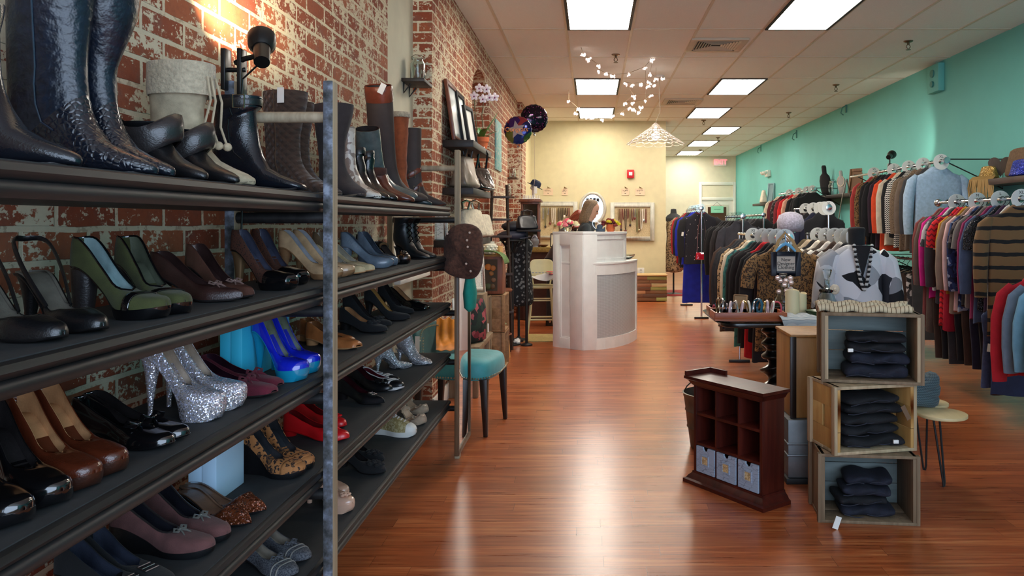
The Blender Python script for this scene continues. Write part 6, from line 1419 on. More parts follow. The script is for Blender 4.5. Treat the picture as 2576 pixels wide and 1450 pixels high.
fill(RC, 1.53, 1.53, (12.4, 10.95), [('leopard print blouse', leog, 'long', .95), ('red cardigan', c((170, 30, 40)), 'long', .84), ('dark grey cardigan', CHAR, 'long', .84), ('black cardigan', BLKC, 'long', .86), ('royal blue jacket', ROY, 'long', .8), ('royal blue long dress', ROY, 'dress', 1.34, {'flare': .04}), ('black embroidered sweater', emb, 'long', .78, {'hw': .24, 'ht': .03, 'm2': c((120, 36, 56)), 'ms': BLKC})], 14)
for i, y in enumerate((12.0, 11.6, 11.3, 11.0)): divider(f'clear size ring on the rack with the royal blue dress, {ORD[i]} from its far end', (1.53, y - .1, 1.55), 0, 'size rings on the royal blue rack', SIZES[i], .07, True)
t = thing('purse', 'small shiny red purse on a chain over the black embroidered sweater', 'bag', (1.53, 10.82, .88))
ob('body', G().loft([[(w * math.copysign(abs(math.cos(a)) ** .4, math.cos(a)), d * math.copysign(abs(math.sin(a)) ** .6, math.sin(a)), z) for a in [2 * PI * j / 16 for j in range(16)]] for z, w, d in ((-.05, .09, .02), (-.04, .095, .03), (.03, .085, .028), (.05, .08, .012))]), patent((170, 20, 44)), t); ob('chain', G().tube([(-.07, 0, .05), (-.05, .0, .4), (0, 0, .66), (.05, 0, .4), (.07, 0, .05)], .005, 5), metal((180, 140, 150)), t)
RD = 'the slate grey coat rack'
rail_rack('free standing chrome rack of black and grey jackets, right of the royal blue dress', 1.74, 8.95, 10.1, 1.42)
fill(RD, 1.74, 1.4, (10.0, 9.05), [('black jacket', BLKC, 'long', .9), ('ink black coat', BLKC, 'coat', .96), ('black dress', BLKC, 'dress', 1.0), ('dark grey jacket', CHAR, 'long', .88), ('black knit cardigan', BLKC, 'long', .9), ('slate grey coat', c((66, 68, 76)), 'coat', .92)], 15)
for i, y in enumerate((9.7, 9.4, 9.15)): divider(f'clear size ring on the rack of black and grey jackets, {ORD[i]} from its far end', (1.74, y - .05, 1.42), 0, 'size rings on the black jacket rack', SIZES[i], .068, True)
RE = 'the back rack beside the teal wall'
rail_rack('free standing chrome rack of dark clothes at the back, beside the teal wall', 2.3, 10.4, 12.0, 1.45)
fill(RE, 2.3, 1.43, (11.9, 10.5), [('black coat', BLKC, 'coat', .96), ('leopard print jacket', leog, 'long', .9), ('dark brown jacket', BRNC, 'long', .9), ('black dress', BLKC, 'dress', 1.0), ('charcoal jacket', CHAR, 'long', .9), ('dark print jacket', darkp, 'long', .9), ('plain black jacket', BLKC, 'long', .9)], 16)
RF = 'the low right edge rack'
rail_rack('low chrome rack cut off by the right photo edge', 2.54, 3.6, 4.45, 1.13, ends=1)
fill(RF, 2.54, 1.11, (4.36, 3.75), [('bright red cardigan', c((190, 26, 40)), 'long', .62), ('soft grey sweater', c((112, 126, 142)), 'long', .56), ('pale blue cardigan', c((120, 168, 192)), 'long', .56), ('teal cable knit sweater', stripes([((28, 120, 140), 1), ((54, 150, 166), 1)], .02, 0, .0, 'cable_knit'), 'long', .58), ('black striped white sweater', stripes([((30, 28, 34), 1), ((206, 200, 200), .7)], .11, 2), 'long', .6), ('dark plum sweater', c((54, 40, 62)), 'long', .6)], 17)
# framed sign on the rack end
t = thing('framed_sign', 'dark framed sign reading New Designer Clothing hung on the chrome rack', 'sign', (1.372, 5.50, 1.06))
ob('frame', G().bb(-.105, -.066, -.014, .01, -.09, .08).bb(.066, .105, -.014, .01, -.09, .08).bb(-.066, .066, -.014, .01, .05, .08).bb(-.066, .066, -.014, .01, -.09, -.055), mat('navy_frame', (26, 30, 44), .5), t, bevel=.003)
ob('card', G().bb(-.066, .066, -.006, .004, -.055, .05), paint((206, 190, 176), .8), t, smooth=0)
text('lettering', 'New\nDesigner\nClothing', .034, DARKM, t, (0, -.0075, -.002), sp=.8)
ob('ribbon', G().tube([(-.08, 0, .08), (-.05, 0, .16), (.0, .02, .215), (.05, 0, .16), (.09, 0, .08)], .007, 6, flat=(1.6, .4)), c((190, 150, 100)), t)
ob('hanger', G().tube([(-.07, 0, .085), (-.03, 0, .125), (0, 0, .14), (.03, 0, .125), (.07, 0, .085)], [.008, .012, .013, .012, .008], 8).tube([(0, 0, .14), (0, .01, .2), (.015, .03, .22), (.0, .06, .215)], .003, 5), mat('pale_blue_plastic', (120, 190, 236), .25), t)
# dress form with patterned blouse
geo = blobs([(226, 226, 230), (140, 142, 148), (206, 208, 212), (20, 20, 26), (170, 172, 178), (230, 230, 234), (40, 42, 50), (216, 216, 220)], 8.5, 'geometric_print')
t = thing('dress_form', 'black dress form in a grey, white and black patterned blouse', 'mannequin', (1.865, 5.47, 0))
ob('blouse', G().loft(bodice([(1.2, .06, .06), (1.17, .12, .075), (1.13, .19, .09), (1.06, .185, .115), (.95, .17, .12), (.85, .18, .12), (.79, .19, .125), (.745, .195, .13)][::-1], 30, 0)), geo, t, sub=1, smooth=80)
for s in (-1, 1): ob('sleeve', G().tube([(s * .15, 0, 1.12), (s * .215, -.01, 1.06), (s * .235, -.02, .95), (s * .245, -.025, .84), (s * .245, -.025, .75)], [.06, .072, .072, .076, .08], 14), geo, t, smooth=80)
ob('neck', G().lathe([(.062, 1.15), (.056, 1.2), (.056, 1.27), (.06, 1.3), (.05, 1.315), (.001, 1.32)], 20), BLKC, t, smooth=70)
ob('neckline', G().prism([(-.055, 1.19), (.055, 1.19), (0.0, .98)], -.135, -.06, Mx), BLKC, t)
ob('stand', G().cyl((0, 0, .02), (0, 0, .6), .016).lathe([(.17, 0), (.17, .015), (.03, .03), (.016, .06)]), DARKM, t)
t2 = thing('necklace', 'chunky black and white braided necklace on the patterned blouse', 'necklace', (1.865, 5.315, 1.19))
g = G(); g2 = G()
for i in range(34):
    u = i / 33; a = lerp(-1, 1, u); p = (a * .068 * (1 - .1 * abs(a)), .03 * abs(a) - .005, -.30 * (1 - abs(a) ** 1.5)); g.sph(p, .013, 7, 5)
ob('beads', g, stripes([((206, 204, 200), 1), ((24, 24, 26), 1)], .034, 2), t2)
# dress form in the corridor and small things there
t = thing('dress_form', 'grey dress form in a leopard top at the corridor mouth', 'mannequin', (1.53, 14.6, 0))
ob('bodice', G().loft(bodice([(1.42, .1, .08), (1.38, .14, .1), (1.25, .15, .12), (1.1, .12, .1), (.9, .15, .13), (.5, .18, .15), (.4, .18, .15)][::-1], 22, 0)), leog, t, sub=1, smooth=80); ob('shoulders', G().lathe([(.14, 1.37), (.16, 1.43), (.12, 1.48), (.06, 1.52), (.05, 1.6), (.001, 1.61)], 20, sy=.7), mat('form_grey', (64, 66, 70), .8), t); ob('stand', G().cyl((0, 0, .02), (0, 0, .5), .016).lathe([(.17, 0), (.17, .015), (.03, .03)]), DARKM, t)
solo('floor_rug', G().bb(1.35, 2.1, 14.2, 15.4, .001, .012), c((150, 34, 36)), 'red rug on the corridor floor behind the royal blue dress', 'rug', bevel=.003)
sg_ = thing('hanging_sign', 'mint green sign hanging on the corridor door window', 'sign', (3.37, YC - .085, 1.70))
ob('board', G().bb(-.17, .17, -.004, .004, -.09, .09), paint((150, 220, 190), .6), sg_); ob('cord', G().tube([(-.12, 0, .09), (0, 0, .2), (.12, 0, .09)], .004, 5), DARKM, sg_); ob('handwriting', G().tube([(-.09 + .006 * i, -.006, .012 * math.sin(i * 1.9) + .004 * math.sin(i * .7)) for i in range(31)], .003, 4), mat('sign_green', (60, 130, 104), .6), sg_)
# ================================================================ shelves on the teal wall
def wshelf(px0, px1, py, lb, dep=.24, th=.05):
    y1, y0 = (XR - dep) * F / (px0 - CX), (XR - dep) * F / (px1 - CX); z = zat(py, (y0 + y1) / 2)
    solo('wall_shelf', G().bb(XR - dep, XR - .002, y0, y1, z - th, z), BLKSH if px0 < 2300 else wood((60, 46, 38), (92, 70, 56), .5, (1, 10, 1)), lb, 'shelf', bevel=.003)
    return y0, y1, z
y0, y1, z = wshelf(1893, 1925, 512, 'short dark shelf far along the teal wall, under the white canvas bag', .24)
bag('white canvas box bag on the short far shelf', (XR - .13, (y0 + y1) / 2, z + .001), .3, .18, .3, c((214, 206, 190)), 1.5, None, 'canvas_bag')
frame('pale blue narrow frame on the short far shelf', (XR - .09, y0 + .18, z), .2, .42, wood((110, 150, 160), (150, 180, 186), .6, (1, 1, 8)), mat('blue_grey', (120, 150, 158), .6), -PI / 2 + .5, -.1, .03)
y0, y1, z = wshelf(2040, 2140, 491, 'dark shelf on the teal wall holding necklace busts')
def bust(label, loc, rz, m, h=.4, group=None):
    t = thing('necklace_bust', label, 'jewelry display', loc, rz); s = h / .4
    ob('base', G().lathe([(.06 * s, 0), (.06 * s, .012 * s), (.02 * s, .02 * s)]), m, t); ob('torso', G().loft([[(w * s * math.cos(a), d * s * math.sin(a) + o * s, zz * s) for a in [2 * PI * j / 18 for j in range(18)]] for zz, w, d, o in ((.01, .05, .02, .03), (.1, .075, .03, .02), (.2, .085, .03, .01), (.26, .07, .03, 0), (.3, .03, .028, -.005), (.38, .03, .03, -.02), (.4, .02, .02, -.02))]), m, t, smooth=80)
    return t
bust('tall black necklace bust on the teal wall shelf', (XR - .13, lerp(y1, y0, .2), z), -.9, BLKC, .5)
t = bust('rounded grey necklace bust on the teal wall shelf', (XR - .13, lerp(y1, y0, .62), z), -.9, mat('grey_velvet', (170, 168, 166), .8), .36)
ob('necklace', G().ring((0, -.015, .2), .06, .008, 20, 6, 'Y', 1, 1.3), paint((214, 200, 180), .4), t)
jar('pale aqua glass jar on the teal wall shelf between the two busts', (XR - .13, lerp(y1, y0, .42), z), .07, .22, True, metal((150, 160, 160)))
frame('brown wooden frame leaning at the near end of the bust shelf', (XR - .07, lerp(y1, y0, .86), z), .26, .36, wood((96, 64, 42), (136, 96, 64), .5, (1, 1, 8)), mat('brown_board', (110, 80, 56), .7), -PI / 2 + .6, -.15, .04)
y0, y1, z = wshelf(2420, 2600, 449, 'brown shelf on the teal wall at the right photo edge, holding sequined bags', .26, .055)
hs = [(.11 * 1.0 * (16 * math.sin(a) ** 3) / 17, .11 * (13 * math.cos(a) - 5 * math.cos(2 * a) - 2 * math.cos(3 * a) - math.cos(4 * a)) / 17 + .13) for a in [2 * PI * i / 40 for i in range(40)]]
solo('heart_plaque', G().prism(hs, -.012, .012, Mx), wood((70, 54, 46), (96, 76, 64), .6, (1, 1, 8)), 'dark brown wooden heart plaque standing on the right edge shelf', 'ornament', loc=(XR - .11, 7.18, z), rz=-.5, rot=(-.08, 0, -.5))
bag('large brown burlap clutch leaning on the heart plaque', (XR - .1, 6.8, z + .001), .5, .12, .27, mat('burlap_brown', (112, 88, 66), .9, var=.2, vs=50, bump=.5, bs=160), PI / 2 + .1, None, 'clutch_bag', seed=3)
sq = glitter((196, 160, 90), (150, 116, 60), 260)
t = bag('gold sequin pouch with long fringe hanging over the shelf edge', (XR - .2, 7.22, z + .001), .2, .13, .13, sq, PI / 2 + .3, None, 'sequin_pouch', seed=5)
g = G(); q = random.Random(8)
for i in range(26):
    y = lerp(-.13, .13, i / 25); g.tube([(y, .05, .03), (y * 1.05, .085, .0), (y * 1.1 + q.uniform(-.01, .01), .09, -.08), (y * 1.12 + q.uniform(-.015, .015), .09, -.2 + q.uniform(-.03, .02))], [.004, .006, .007, .004], 5)
ob('fringe', g, mat('gold_fringe', (176, 140, 84), .5, .2), t)
bag('royal blue sequin bag on the right edge shelf in front of the clutch', (XR - .19, 6.68, z + .001), .3, .14, .15, glitter((30, 60, 200), (16, 26, 110), 260), PI / 2, None, 'sequin_bag', seed=6)
# clip lamp on the high rail
t = thing('clip_lamp', 'small black clip on spot lamp above the high wall rail', 'lamp', (3.3, 8.6, 1.945))
dl = Vector((.59, .75, .3)).normalized(); hl = Vector((0, 0, .14)); LAMP2 = Vector(t.location) + hl + dl * .13; LAMP2D = dl
ob('clip', G().bb(-.02, .02, -.02, .02, -.01, .06), BL, t, bevel=.003); ob('arm', G().cyl((0, 0, .05), tuple(hl), .007), BL, t)
h_ = ob('lamp_head', G().tube([hl - dl * .05, hl + dl * .02], [.026, .03], 14).tube([hl + dl * .018, hl + dl * .05, hl + dl * .09], [.032, .045, .048], 18), BL, t); ob('bulb', G().sph(hl + dl * .085, .028, 12, 8), emis('lamp_bulb', (255, 224, 170), 12), h_)
t = thing('hanging_belt', 'black belt hanging from the far tip of the high wall rail', 'belt', (3.2, 9.75, 1.90))
ob('strap', G().tube([(0, 0, 0), (-.06, 0, -.25), (-.1, 0, -.5), (-.1, 0, -.62)], .016, 6, flat=(.25, 1.2)).tube([(0, 0, 0), (.06, 0, -.3), (.08, 0, -.5)], .016, 6, flat=(.25, 1.2)), BLK, t); ob('buckle', G().ring((-.1, 0, -.64), .022, .005, 16, 6, 'Y'), metal(), t)
# ================================================================ centre right: table, crates, cubby
TBL = mat('black_table', (20, 20, 20), .3, coat=.3)
tx0, tx1, ty0, ty1, tz = .79, 1.68, 4.80, 5.5, .735
def rrect(x0, x1, y0, y1, r, n=6):
    return [(cx + r * math.cos(a0 + PI / 2 * i / n), cy + r * math.sin(a0 + PI / 2 * i / n)) for cx, cy, a0 in ((x1 - r, y1 - r, 0), (x0 + r, y1 - r, PI / 2), (x0 + r, y0 + r, PI), (x1 - r, y0 + r, 3 * PI / 2)) for i in range(n + 1)]
t = thing('display_table', 'black display table with a twisted carved pedestal and glass edge', 'table', (0, 0, 0))
ob('top', G().prism(rrect(tx0 + .02, tx1, ty0, ty1, .1), tz - .04, tz - .01), TBL, t, smooth=40, bevel=.006); ob('glass_top', G().prism(rrect(tx0 - .02, tx1 + .02, ty0 - .02, ty1 + .02, .12), tz - .009, tz), glass('table_glass', (220, 240, 232)), t, smooth=40)
rings = []
for i in range(61):
    u = i / 60; z = lerp(.1, tz - .04, u); r = .06 + .018 * math.sin(u * 44) * (u > .55) ; off = .03 * (u < .58)
    a0 = u * 2 * PI * 3.2 / .58
    rings.append([(1.20 + off * math.cos(a0) + r * math.cos(a), 5.15 + off * math.sin(a0) + r * math.sin(a), z) for a in [2 * PI * j / 18 for j in range(18)]])
ob('pedestal', G().loft(rings), TBL, t, smooth=80); ob('base', G().lathe([(.22, 0), (.22, .03), (.12, .06), (.07, .11), (.001, .11)], 28, c=(1.20, 5.15, 0)), TBL, t, smooth=50)
def tray(label, x0, x1, y0, y1, z, h=.05, rz=0.):
    t = thing('wooden_tray', label, 'tray', ((x0 + x1) / 2, (y0 + y1) / 2, z), rz); w, d = (x1 - x0) / 2, (y1 - y0) / 2; m = wood((150, 72, 40), (190, 104, 62), .4, (8, 1, 1), 'tray_wood')
    ob('base', G().bb(-w, w, -d, d, 0, .01), m, t); ob('rim', G().bb(-w, w, -d, -d + .012, .01, h).bb(-w, w, d - .012, d, .01, h).bb(-w, -w + .012, -d + .012, d - .012, .01, h).bb(w - .012, w, -d + .012, d - .012, .01, h), m, t, bevel=.002)
    ob('liner', G().bb(-w + .013, w - .013, -d + .013, d - .013, .01, .014), BLKC, t, smooth=0); return t
tray('red brown wooden tray of bangles at the front of the black table', .765, 1.215, 4.83, 5.06, tz + .001)
tray('red brown wooden tray of small jewelry at the back corner of the black table', .80, 1.02, 5.26, 5.44, tz + .001, .035)
q = random.Random(21)
bc = [((150, 130, 100), 'bronze', 1), ((196, 196, 200), 'silver', 1), ((226, 200, 206), 'pale pink', 0), ((30, 100, 130), 'teal blue', 0), ((206, 170, 100), 'gold', 1), ((60, 60, 66), 'gunmetal', 1), ((232, 226, 214), 'ivory', 0), ((214, 90, 110), 'coral pink', 0)]
sq_ = [0, 1, 5, 2, 1, 6, 2, 4, 6, 1, 3, 3, 4, 2, 6, 7]
for i, k in enumerate(sq_):
    rgb, nm, mt = bc[k]; x = lerp(.80, 1.17, i / 15); r = (.042 if i not in (0, 1, 10) else .05)
    solo('bangle', G().ring((0, 0, 0), r, .005 + .004 * q.random(), 26, 7, 'X', 1, 1), mat('bangle', rgb, .2, .9 * mt), f'{nm} bangle standing in the front tray, {ORD[i]} from its outer end', 'bracelet', 'bangles in the front tray', loc=(x, 4.94 + q.uniform(-.03, .03), tz + .02 + r + .008), rot=(0, q.uniform(-.2, .2), q.uniform(-.5, .5)))
for i in range(9):
    k = q.randrange(8); solo('ring', G().ring((0, 0, 0), .012, .003, 14, 5, 'X').sph((0, 0, .014), .008, 7, 5), mat('bangle', bc[k][0], .2, .9 * bc[k][2]), 'small shiny ring in the back jewelry tray', 'ring', 'rings in the back tray', loc=(.83 + .02 * i, 5.33 + q.uniform(-.04, .04), tz + .035), rot=(0, 0, q.uniform(-1, 1)))
CAND = mat('candle_wax', (236, 222, 178), .5)
def candle(label, x, y, r, h, z=tz + .001):
    t = thing('pillar_candle', label, 'candle', (x, y, z)); n = 24
    ob('wax', G().loft([[(r * k * math.cos(a), r * k * math.sin(a), zz + (.006 * math.sin(2 * a + x * 9) if zz > h * .9 else 0)) for a in [2 * PI * j / n for j in range(n)]] for zz, k in ((0, 1), (h, 1), (h + .001, .9), (h - .012, .8), (h - .016, .1))]), CAND, t, smooth=50); ob('wick', G().cyl((0, 0, h - .016), (0, 0, h + .006), .0016, n=6), DARKM, t)
candle('tall cream pillar candle on the black table', 1.295, 5.02, .045, .175); candle('medium cream pillar candle behind the tall one', 1.395, 5.2, .042, .14); candle('short cream pillar candle near the braided scarf', 1.54, 4.98, .046, .085)
def decanter(label, x, y, s=1., deco=None):
    t = thing('decanter', label, 'bottle', (x, y, tz + .001))
    ob('body', G().lathe([(r * s, z * s) for r, z in ((.05, 0), (.085, .01), (.08, .05), (.06, .12), (.035, .17), (.02, .19), (.02, .23), (.026, .235), (.018, .237), (.014, .19), (.03, .165), (.055, .115), (.075, .05), (.06, .014), (.001, .012))], 24, cap=False), glass(), t, smooth=60)
    ob('stopper', G().lathe([(r * s, z * s) for r, z in ((.012, .2), (.014, .24), (.02, .245), (.022, .26), (.034, .30), (.032, .31), (.001, .312))], 10), glass(), t, smooth=20)
    return t
d = decanter('clear glass decanter with a spray of crystal flowers at its neck', 1.32, 5.36, .84)
q = random.Random(5)
for i in range(12): ob('crystal_flower', G().sph((q.uniform(-.05, .05), -.03 + q.uniform(-.03, .02), .14 + q.uniform(-.02, .1)), (.02, .012, .018), 7, 5), mat('rose_crystal', (236, 206, 196), .12, .5), d)
d = decanter('clear glass decanter with a pale flower and beaded collar, behind the braided scarf', 1.60, 5.28, .95)
ob('flower', G().sph((.04, -.035, .16), (.035, .015, .035), 12, 8).sph((.04, -.05, .16), .014, 8, 6), c((226, 212, 190)), d); ob('beads', G().ring((0, 0, .15), .045, .012, 20, 6), BLKP, d)
frame('tan wooden card frame leaning behind the bangle tray', (.985, 5.2, tz + .001), .1, .13, wood((120, 88, 60), (156, 120, 84), .6, (1, 1, 9)), mat('tan_card', (170, 140, 104), .7), -.5, -.35, .008, .012)
solo('plush_roll', G().tube([(-.07, 0, .03), (.07, 0, .03)], .028, 14), c((222, 212, 214)), 'small white padded roll of jewelry near the short candle', 'jewelry display', loc=(1.62, 5.1, tz + .001), rz=-.3)
solo('jewelry_bowl', G().lathe([(.03, 0), (.06, .02), (.07, .04), (.06, .036), (.001, .012)], 20, cap=False), mat('green_glaze', (76, 96, 62), .3), 'small green bowl of trinkets behind the tall candle', 'bowl', loc=(1.46, 5.06, tz + .001))
pts = []
drape('scarf', stripes([((176, 190, 200), 1.), ((120, 134, 146), .3), ((200, 208, 212), .8)], .03, 1, 0, 'pale_blue_scarf', .02), 'pale blue patterned scarf spilling over the front of the black table', 'scarf', [(1.26, 5.02, .755), (1.27, 4.92, .775), (1.28, 4.84, .768), (1.29, 4.785, .762), (1.30, 4.752, .725), (1.31, 4.745, .66), (1.32, 4.742, .60)], (.26, .0), 12, .014)
# crates
GB = wood((86, 98, 98), (120, 130, 126), .7, (8, 1, 1), 'painted_inside', 18)
CW1 = wood((150, 128, 98), (196, 174, 140), .7, (1, 1, 10), 'crate_wood', 26); CW2 = wood((130, 102, 70), (176, 144, 104), .65, (1, 1, 10), 'crate_wood', 26); CW3 = wood((104, 84, 62), (140, 118, 92), .75, (1, 1, 10), 'crate_wood', 26); YW = wood((176, 132, 72), (206, 164, 100), .55, (1, 1, 8), 'crate_wood', 22)
crs = [('bottom grey brown wooden crate of dark jeans on the floor', (1.235, 3.46, .0), .42, .31, .26, CW3, CW3, -.1), ('middle wooden crate with a yellowish hand slot end, turned aslant', (1.275, 3.48, .312), .385, .305, .26, YW, CW1, .2), ('top wooden crate of folded jeans, under the braided scarf', (1.265, 3.50, .62), .42, .318, .26, CW1, CW3, -.2)]
for lb, loc, w, h, d_, a, b, rz in crs: crate(lb, loc, w, h, d_, a, b, rz, slot='middle' in lb, group=None, inner=GB)
def folded(label, loc, w, d, h, m, rz=0., seed=0, name='folded_jeans'):
    t = thing(name, label, 'jeans', loc, rz); q = random.Random(seed)
    for k in range(1):
        z0 = 0; hh = h * .97; rings = []
        ww = w * q.uniform(.94, 1); o_ = q.uniform(-.008, .008)
        for i in range(13):
            x = lerp(-ww / 2, ww / 2, i / 12); e = 1 if 0 < i < 12 else .55; r = []
            for j in range(16):
                a = 2 * PI * j / 16; wv = .22 * math.sin(i * .8 + k + seed) * hh
                r.append((x, o_ + d / 2 + d / 2 * math.copysign(abs(math.cos(a)) ** .45, math.cos(a)) + .012 * math.sin(i * .9 + seed * 2 + j * .6), z0 + hh / 2 + (hh / 2 * e) * math.copysign(abs(math.sin(a)) ** .7, math.sin(a)) + wv * (math.sin(a) > 0) * (.5 + .5 * k)))
            rings.append(r)
        ob('fold', G().loft(rings), m, t, smooth=80, sub=1)
    g = G()
    for i in range(2): g.tube([(lerp(-w * .45, -w * .1, j / 4) + .1 * i, -.003, h * (.22 + .18 * i) + .006 * math.sin(j + i + seed)) for j in range(5)], .002, 5)
    ob('stitching', g, mat('denim_stitch', (40, 42, 54), .8), t); return t
BD = mat('black_denim_cloth', (13, 13, 18), .85, var=.4, vs=26, bump=.35, bs=260)
def stack(cr, hs, mats, lbs, w=.27, d=.18, dx=.02, seed=0, z0=.015):
    loc, rz = Vector(cr[1]), cr[7]; z = loc.z + z0; Mz = Matrix.Rotation(rz, 3, 'Z')
    for i, (h, m, lb) in enumerate(zip(hs, mats, lbs)):
        p = loc + Mz @ Vector((dx + .012 * math.sin(i * 2.1 + seed), .03 + .008 * (i % 2), 0)); folded(lb, (p.x, p.y, z), w - .01 * i, d, h, m, rz + .09 * math.sin(i * 1.7), seed + i); z += h + .001
stack(crs[0], (.05, .045, .045, .042), (ddenim, BD, ddenim, ddenim), ('dark jeans folded at the bottom of the floor crate', 'black jeans folded second from the bottom in the floor crate', 'dark jeans folded third from the bottom in the floor crate', 'dark jeans folded on top in the floor crate'), .25, .18, .0, 2)
stack(crs[1], (.05, .05, .045, .045, .04), (BD,) * 5, ('black trousers folded at the bottom of the middle crate', 'black trousers folded second from the bottom in the middle crate', 'black trousers folded third from the bottom in the middle crate', 'black trousers folded fourth from the bottom in the middle crate', 'black trousers folded on top in the middle crate'), .32, .19, .01, 7)
stack(crs[2], (.06, .055, .045, .04), (ddenim, ddenim, BD, BD), ('dark blue jeans folded at the bottom of the top crate', 'dark blue jeans with belt loops, second in the top crate', 'black jeans with a white size sticker, third in the top crate', 'black jeans folded on top in the top crate'), .3, .18, .03, 12)
for (x, y, z, lb, rz) in ((1.075, 3.405, .03, 'white paper price tag poking out of the floor crate', .3),):
    solo('price_tag', G().box((0, 0, 0), (.03, .002, .055), ry=.4), paint((236, 234, 228)), lb, 'tag', loc=(x, y, z), rz=rz)
solo('price_tag', G().box((0, 0, 0), (.022, .002, .07), ry=-.5), paint((110, 84, 62)), 'brown hang tag sticking out of the middle crate', 'tag', loc=(1.40, 3.46, .5), rz=.2)
for (x, y, z, lb) in ((1.37, 3.505, .36, 'white size sticker on the lowest trousers of the middle crate'), (1.17, 3.52, .77, 'white size sticker on the black jeans of the top crate')):
    solo('size_sticker', G().bb(-.012, .012, -.012, 0, -.008, .008), paint((236, 234, 228)), lb, 'sticker', loc=(x, y, z), bevel=.002)
# braided scarf on the top crate
rows = []; ropem = stripes([((206, 186, 152), 1.), ((110, 86, 60), .55)], .018, 0, .009, 'braided_wool', .01)
t = thing('braided_scarf', 'cream and brown braided scarf lying along the top crate', 'scarf', (1.265, 3.62, .939), -.2)
for k in range(5):
    ob('strand', G().tube([(lerp(-.21, .2, i / 24), -.07 + .034 * k + .008 * math.sin(i * .8 + k), .012 + .006 * math.sin(i * .9 + k * 2) + .012 * (k % 2)) for i in range(25)], .016, 8), ropem, t, smooth=80)
# mahogany cubby
MH = wood((52, 16, 12), (84, 30, 20), .35, (1, 1, 10), 'mahogany', 22)
cb = thing('cubby_shelf', 'mahogany cubby shelf with nine compartments and three pale blue drawers', 'cabinet', (.665, 3.845, 0), math.atan2(-.43, .309))
W2, D2 = .235, .155
ob('side_panel', G().bb(-W2, -W2 + .018, .0, D2, .05, .515), MH, cb, bevel=.002); ob('side_panel', G().bb(W2 - .018, W2, 0, D2, .05, .515), MH, cb, bevel=.002)
ob('back_panel', G().bb(-W2 + .018, W2 - .018, D2 - .01, D2, .05, .515), MH, cb, smooth=0)
for x in (-.078, .078):
    ob('divider', G().bb(x - .006, x + .006, .004, D2 - .01, .05, .515), MH, cb, bevel=.001)
for z in (.055, .205, .36, .505): ob('shelf', G().bb(-W2 + .018, W2 - .018, .002, D2 - .01, z - .007, z + .007), MH, cb, bevel=.001)
BLUEIN = paint((128, 142, 156), .6)
for x in (-.084, .072, W2 - .018):
    for z in (.215, .37): ob('painted_lining', G().bb(x - .003, x - .0005, .05, D2 - .011, z, z + .132), BLUEIN, cb, smooth=0)
pr = lambda e: [(-W2 - e, -e), (W2 + e, -e), (W2 + e, D2), (-W2 - e, D2)]
def mould(prof): return G().loft([[(x, y, z) for x, y in pr(e)] for e, z in prof])
ob('base_moulding', mould([(.04, 0), (.04, .018), (.028, .024), (.02, .036), (.006, .05), (.004, .06)]), MH, cb, smooth=25); ob('cornice', mould([(.004, .505), (.012, .515), (.022, .53), (.036, .538), (.036, .552)]), MH, cb, smooth=25)
ob('gallery', G().bb(-W2 - .036, -W2 - .024, -.03, D2, .552, .575).bb(-W2 - .036, -W2 + .09, D2 - .012, D2, .552, .575), MH, cb)
CRB = crackle((160, 176, 194), (104, 114, 128))
for i in range(3):
    x = -.1465 + .1465 * i; hw_ = .064
    poly = [(-hw_, .064), (hw_, .064), (hw_, .196), (.018, .196)] + [(.018 * math.cos(a), .196 - .02 * math.sin(a)) for a in [PI * k / 8 for k in range(1, 8)]] + [(-.018, .196), (-hw_, .196)]
    dr_ = ob('drawer', G().prism(poly, -.004, .006, Matrix(((1, 0, 0, x), (0, 0, 1, 0), (0, 1, 0, 0), (0, 0, 0, 1)))), CRB, cb, smooth=0); dr_['label'] = 'pale blue crackled drawer front'
    ob('drawer_box', G().bb(x - hw_ + .004, x + hw_ - .004, .007, D2 - .02, .064, .17), MH, dr_, smooth=0)
    ob('label_frame', G().bb(x - .026, x + .026, -.008, -.004, .104, .11).bb(x - .026, x + .026, -.008, -.004, .15, .156).bb(x - .026, x - .02, -.008, -.004, .11, .15).bb(x + .02, x + .026, -.008, -.004, .11, .15), CRB, dr_, smooth=0); ob('picture', G().bb(x - .02, x + .02, -.006, -.004, .11, .15), blobs([(206, 176, 120), (220, 196, 150), (170, 140, 96)], 90), dr_, smooth=0)
# bucket, tub, chest
GALV = mat('galvanized', (108, 104, 96), .5, .7, var=.3, vs=12)
t = thing('bucket', 'weathered galvanized bucket with pink cloth beside the mahogany cubby', 'bucket', (.72, 4.66, 0))
ob('body', G().lathe([(.125, .0), (.13, .005), (.145, .12), (.152, .125), (.149, .135), (.158, .22), (.163, .225), (.16, .235), (.172, .32), (.178, .33), (.17, .332), (.158, .25), (.125, .02), (.001, .015)], 32, cap=False), GALV, t, smooth=50)
ob('handle', G().tube([(-.17, .0, .31)] + [(-.17 * math.cos(a), .06 * math.sin(a), .31 + .1 * math.sin(a)) for a in [PI * i / 12 for i in range(1, 12)]] + [(.17, 0, .31)], .004, 6), metal((60, 56, 50), .5), t)
g = G().sph((-.04, 0, .27), (.08, .07, .05), 12, 8).sph((.05, .03, .26), (.07, .08, .05), 12, 8).sph((-.08, -.03, .285), (.05, .05, .035), 10, 7)
solo('cloth_bundle', g, mat('pink_cloth', (196, 140, 146), .9, var=.2, vs=30, bump=.5, bs=90), 'crumpled pink cloth in the galvanized bucket', 'cloth', loc=(.72, 4.66, 0), smooth=80)
t = thing('metal_trunk', 'ribbed grey metal trunk on a black base behind the cubby', 'trunk', (1.25, 4.17, 0))
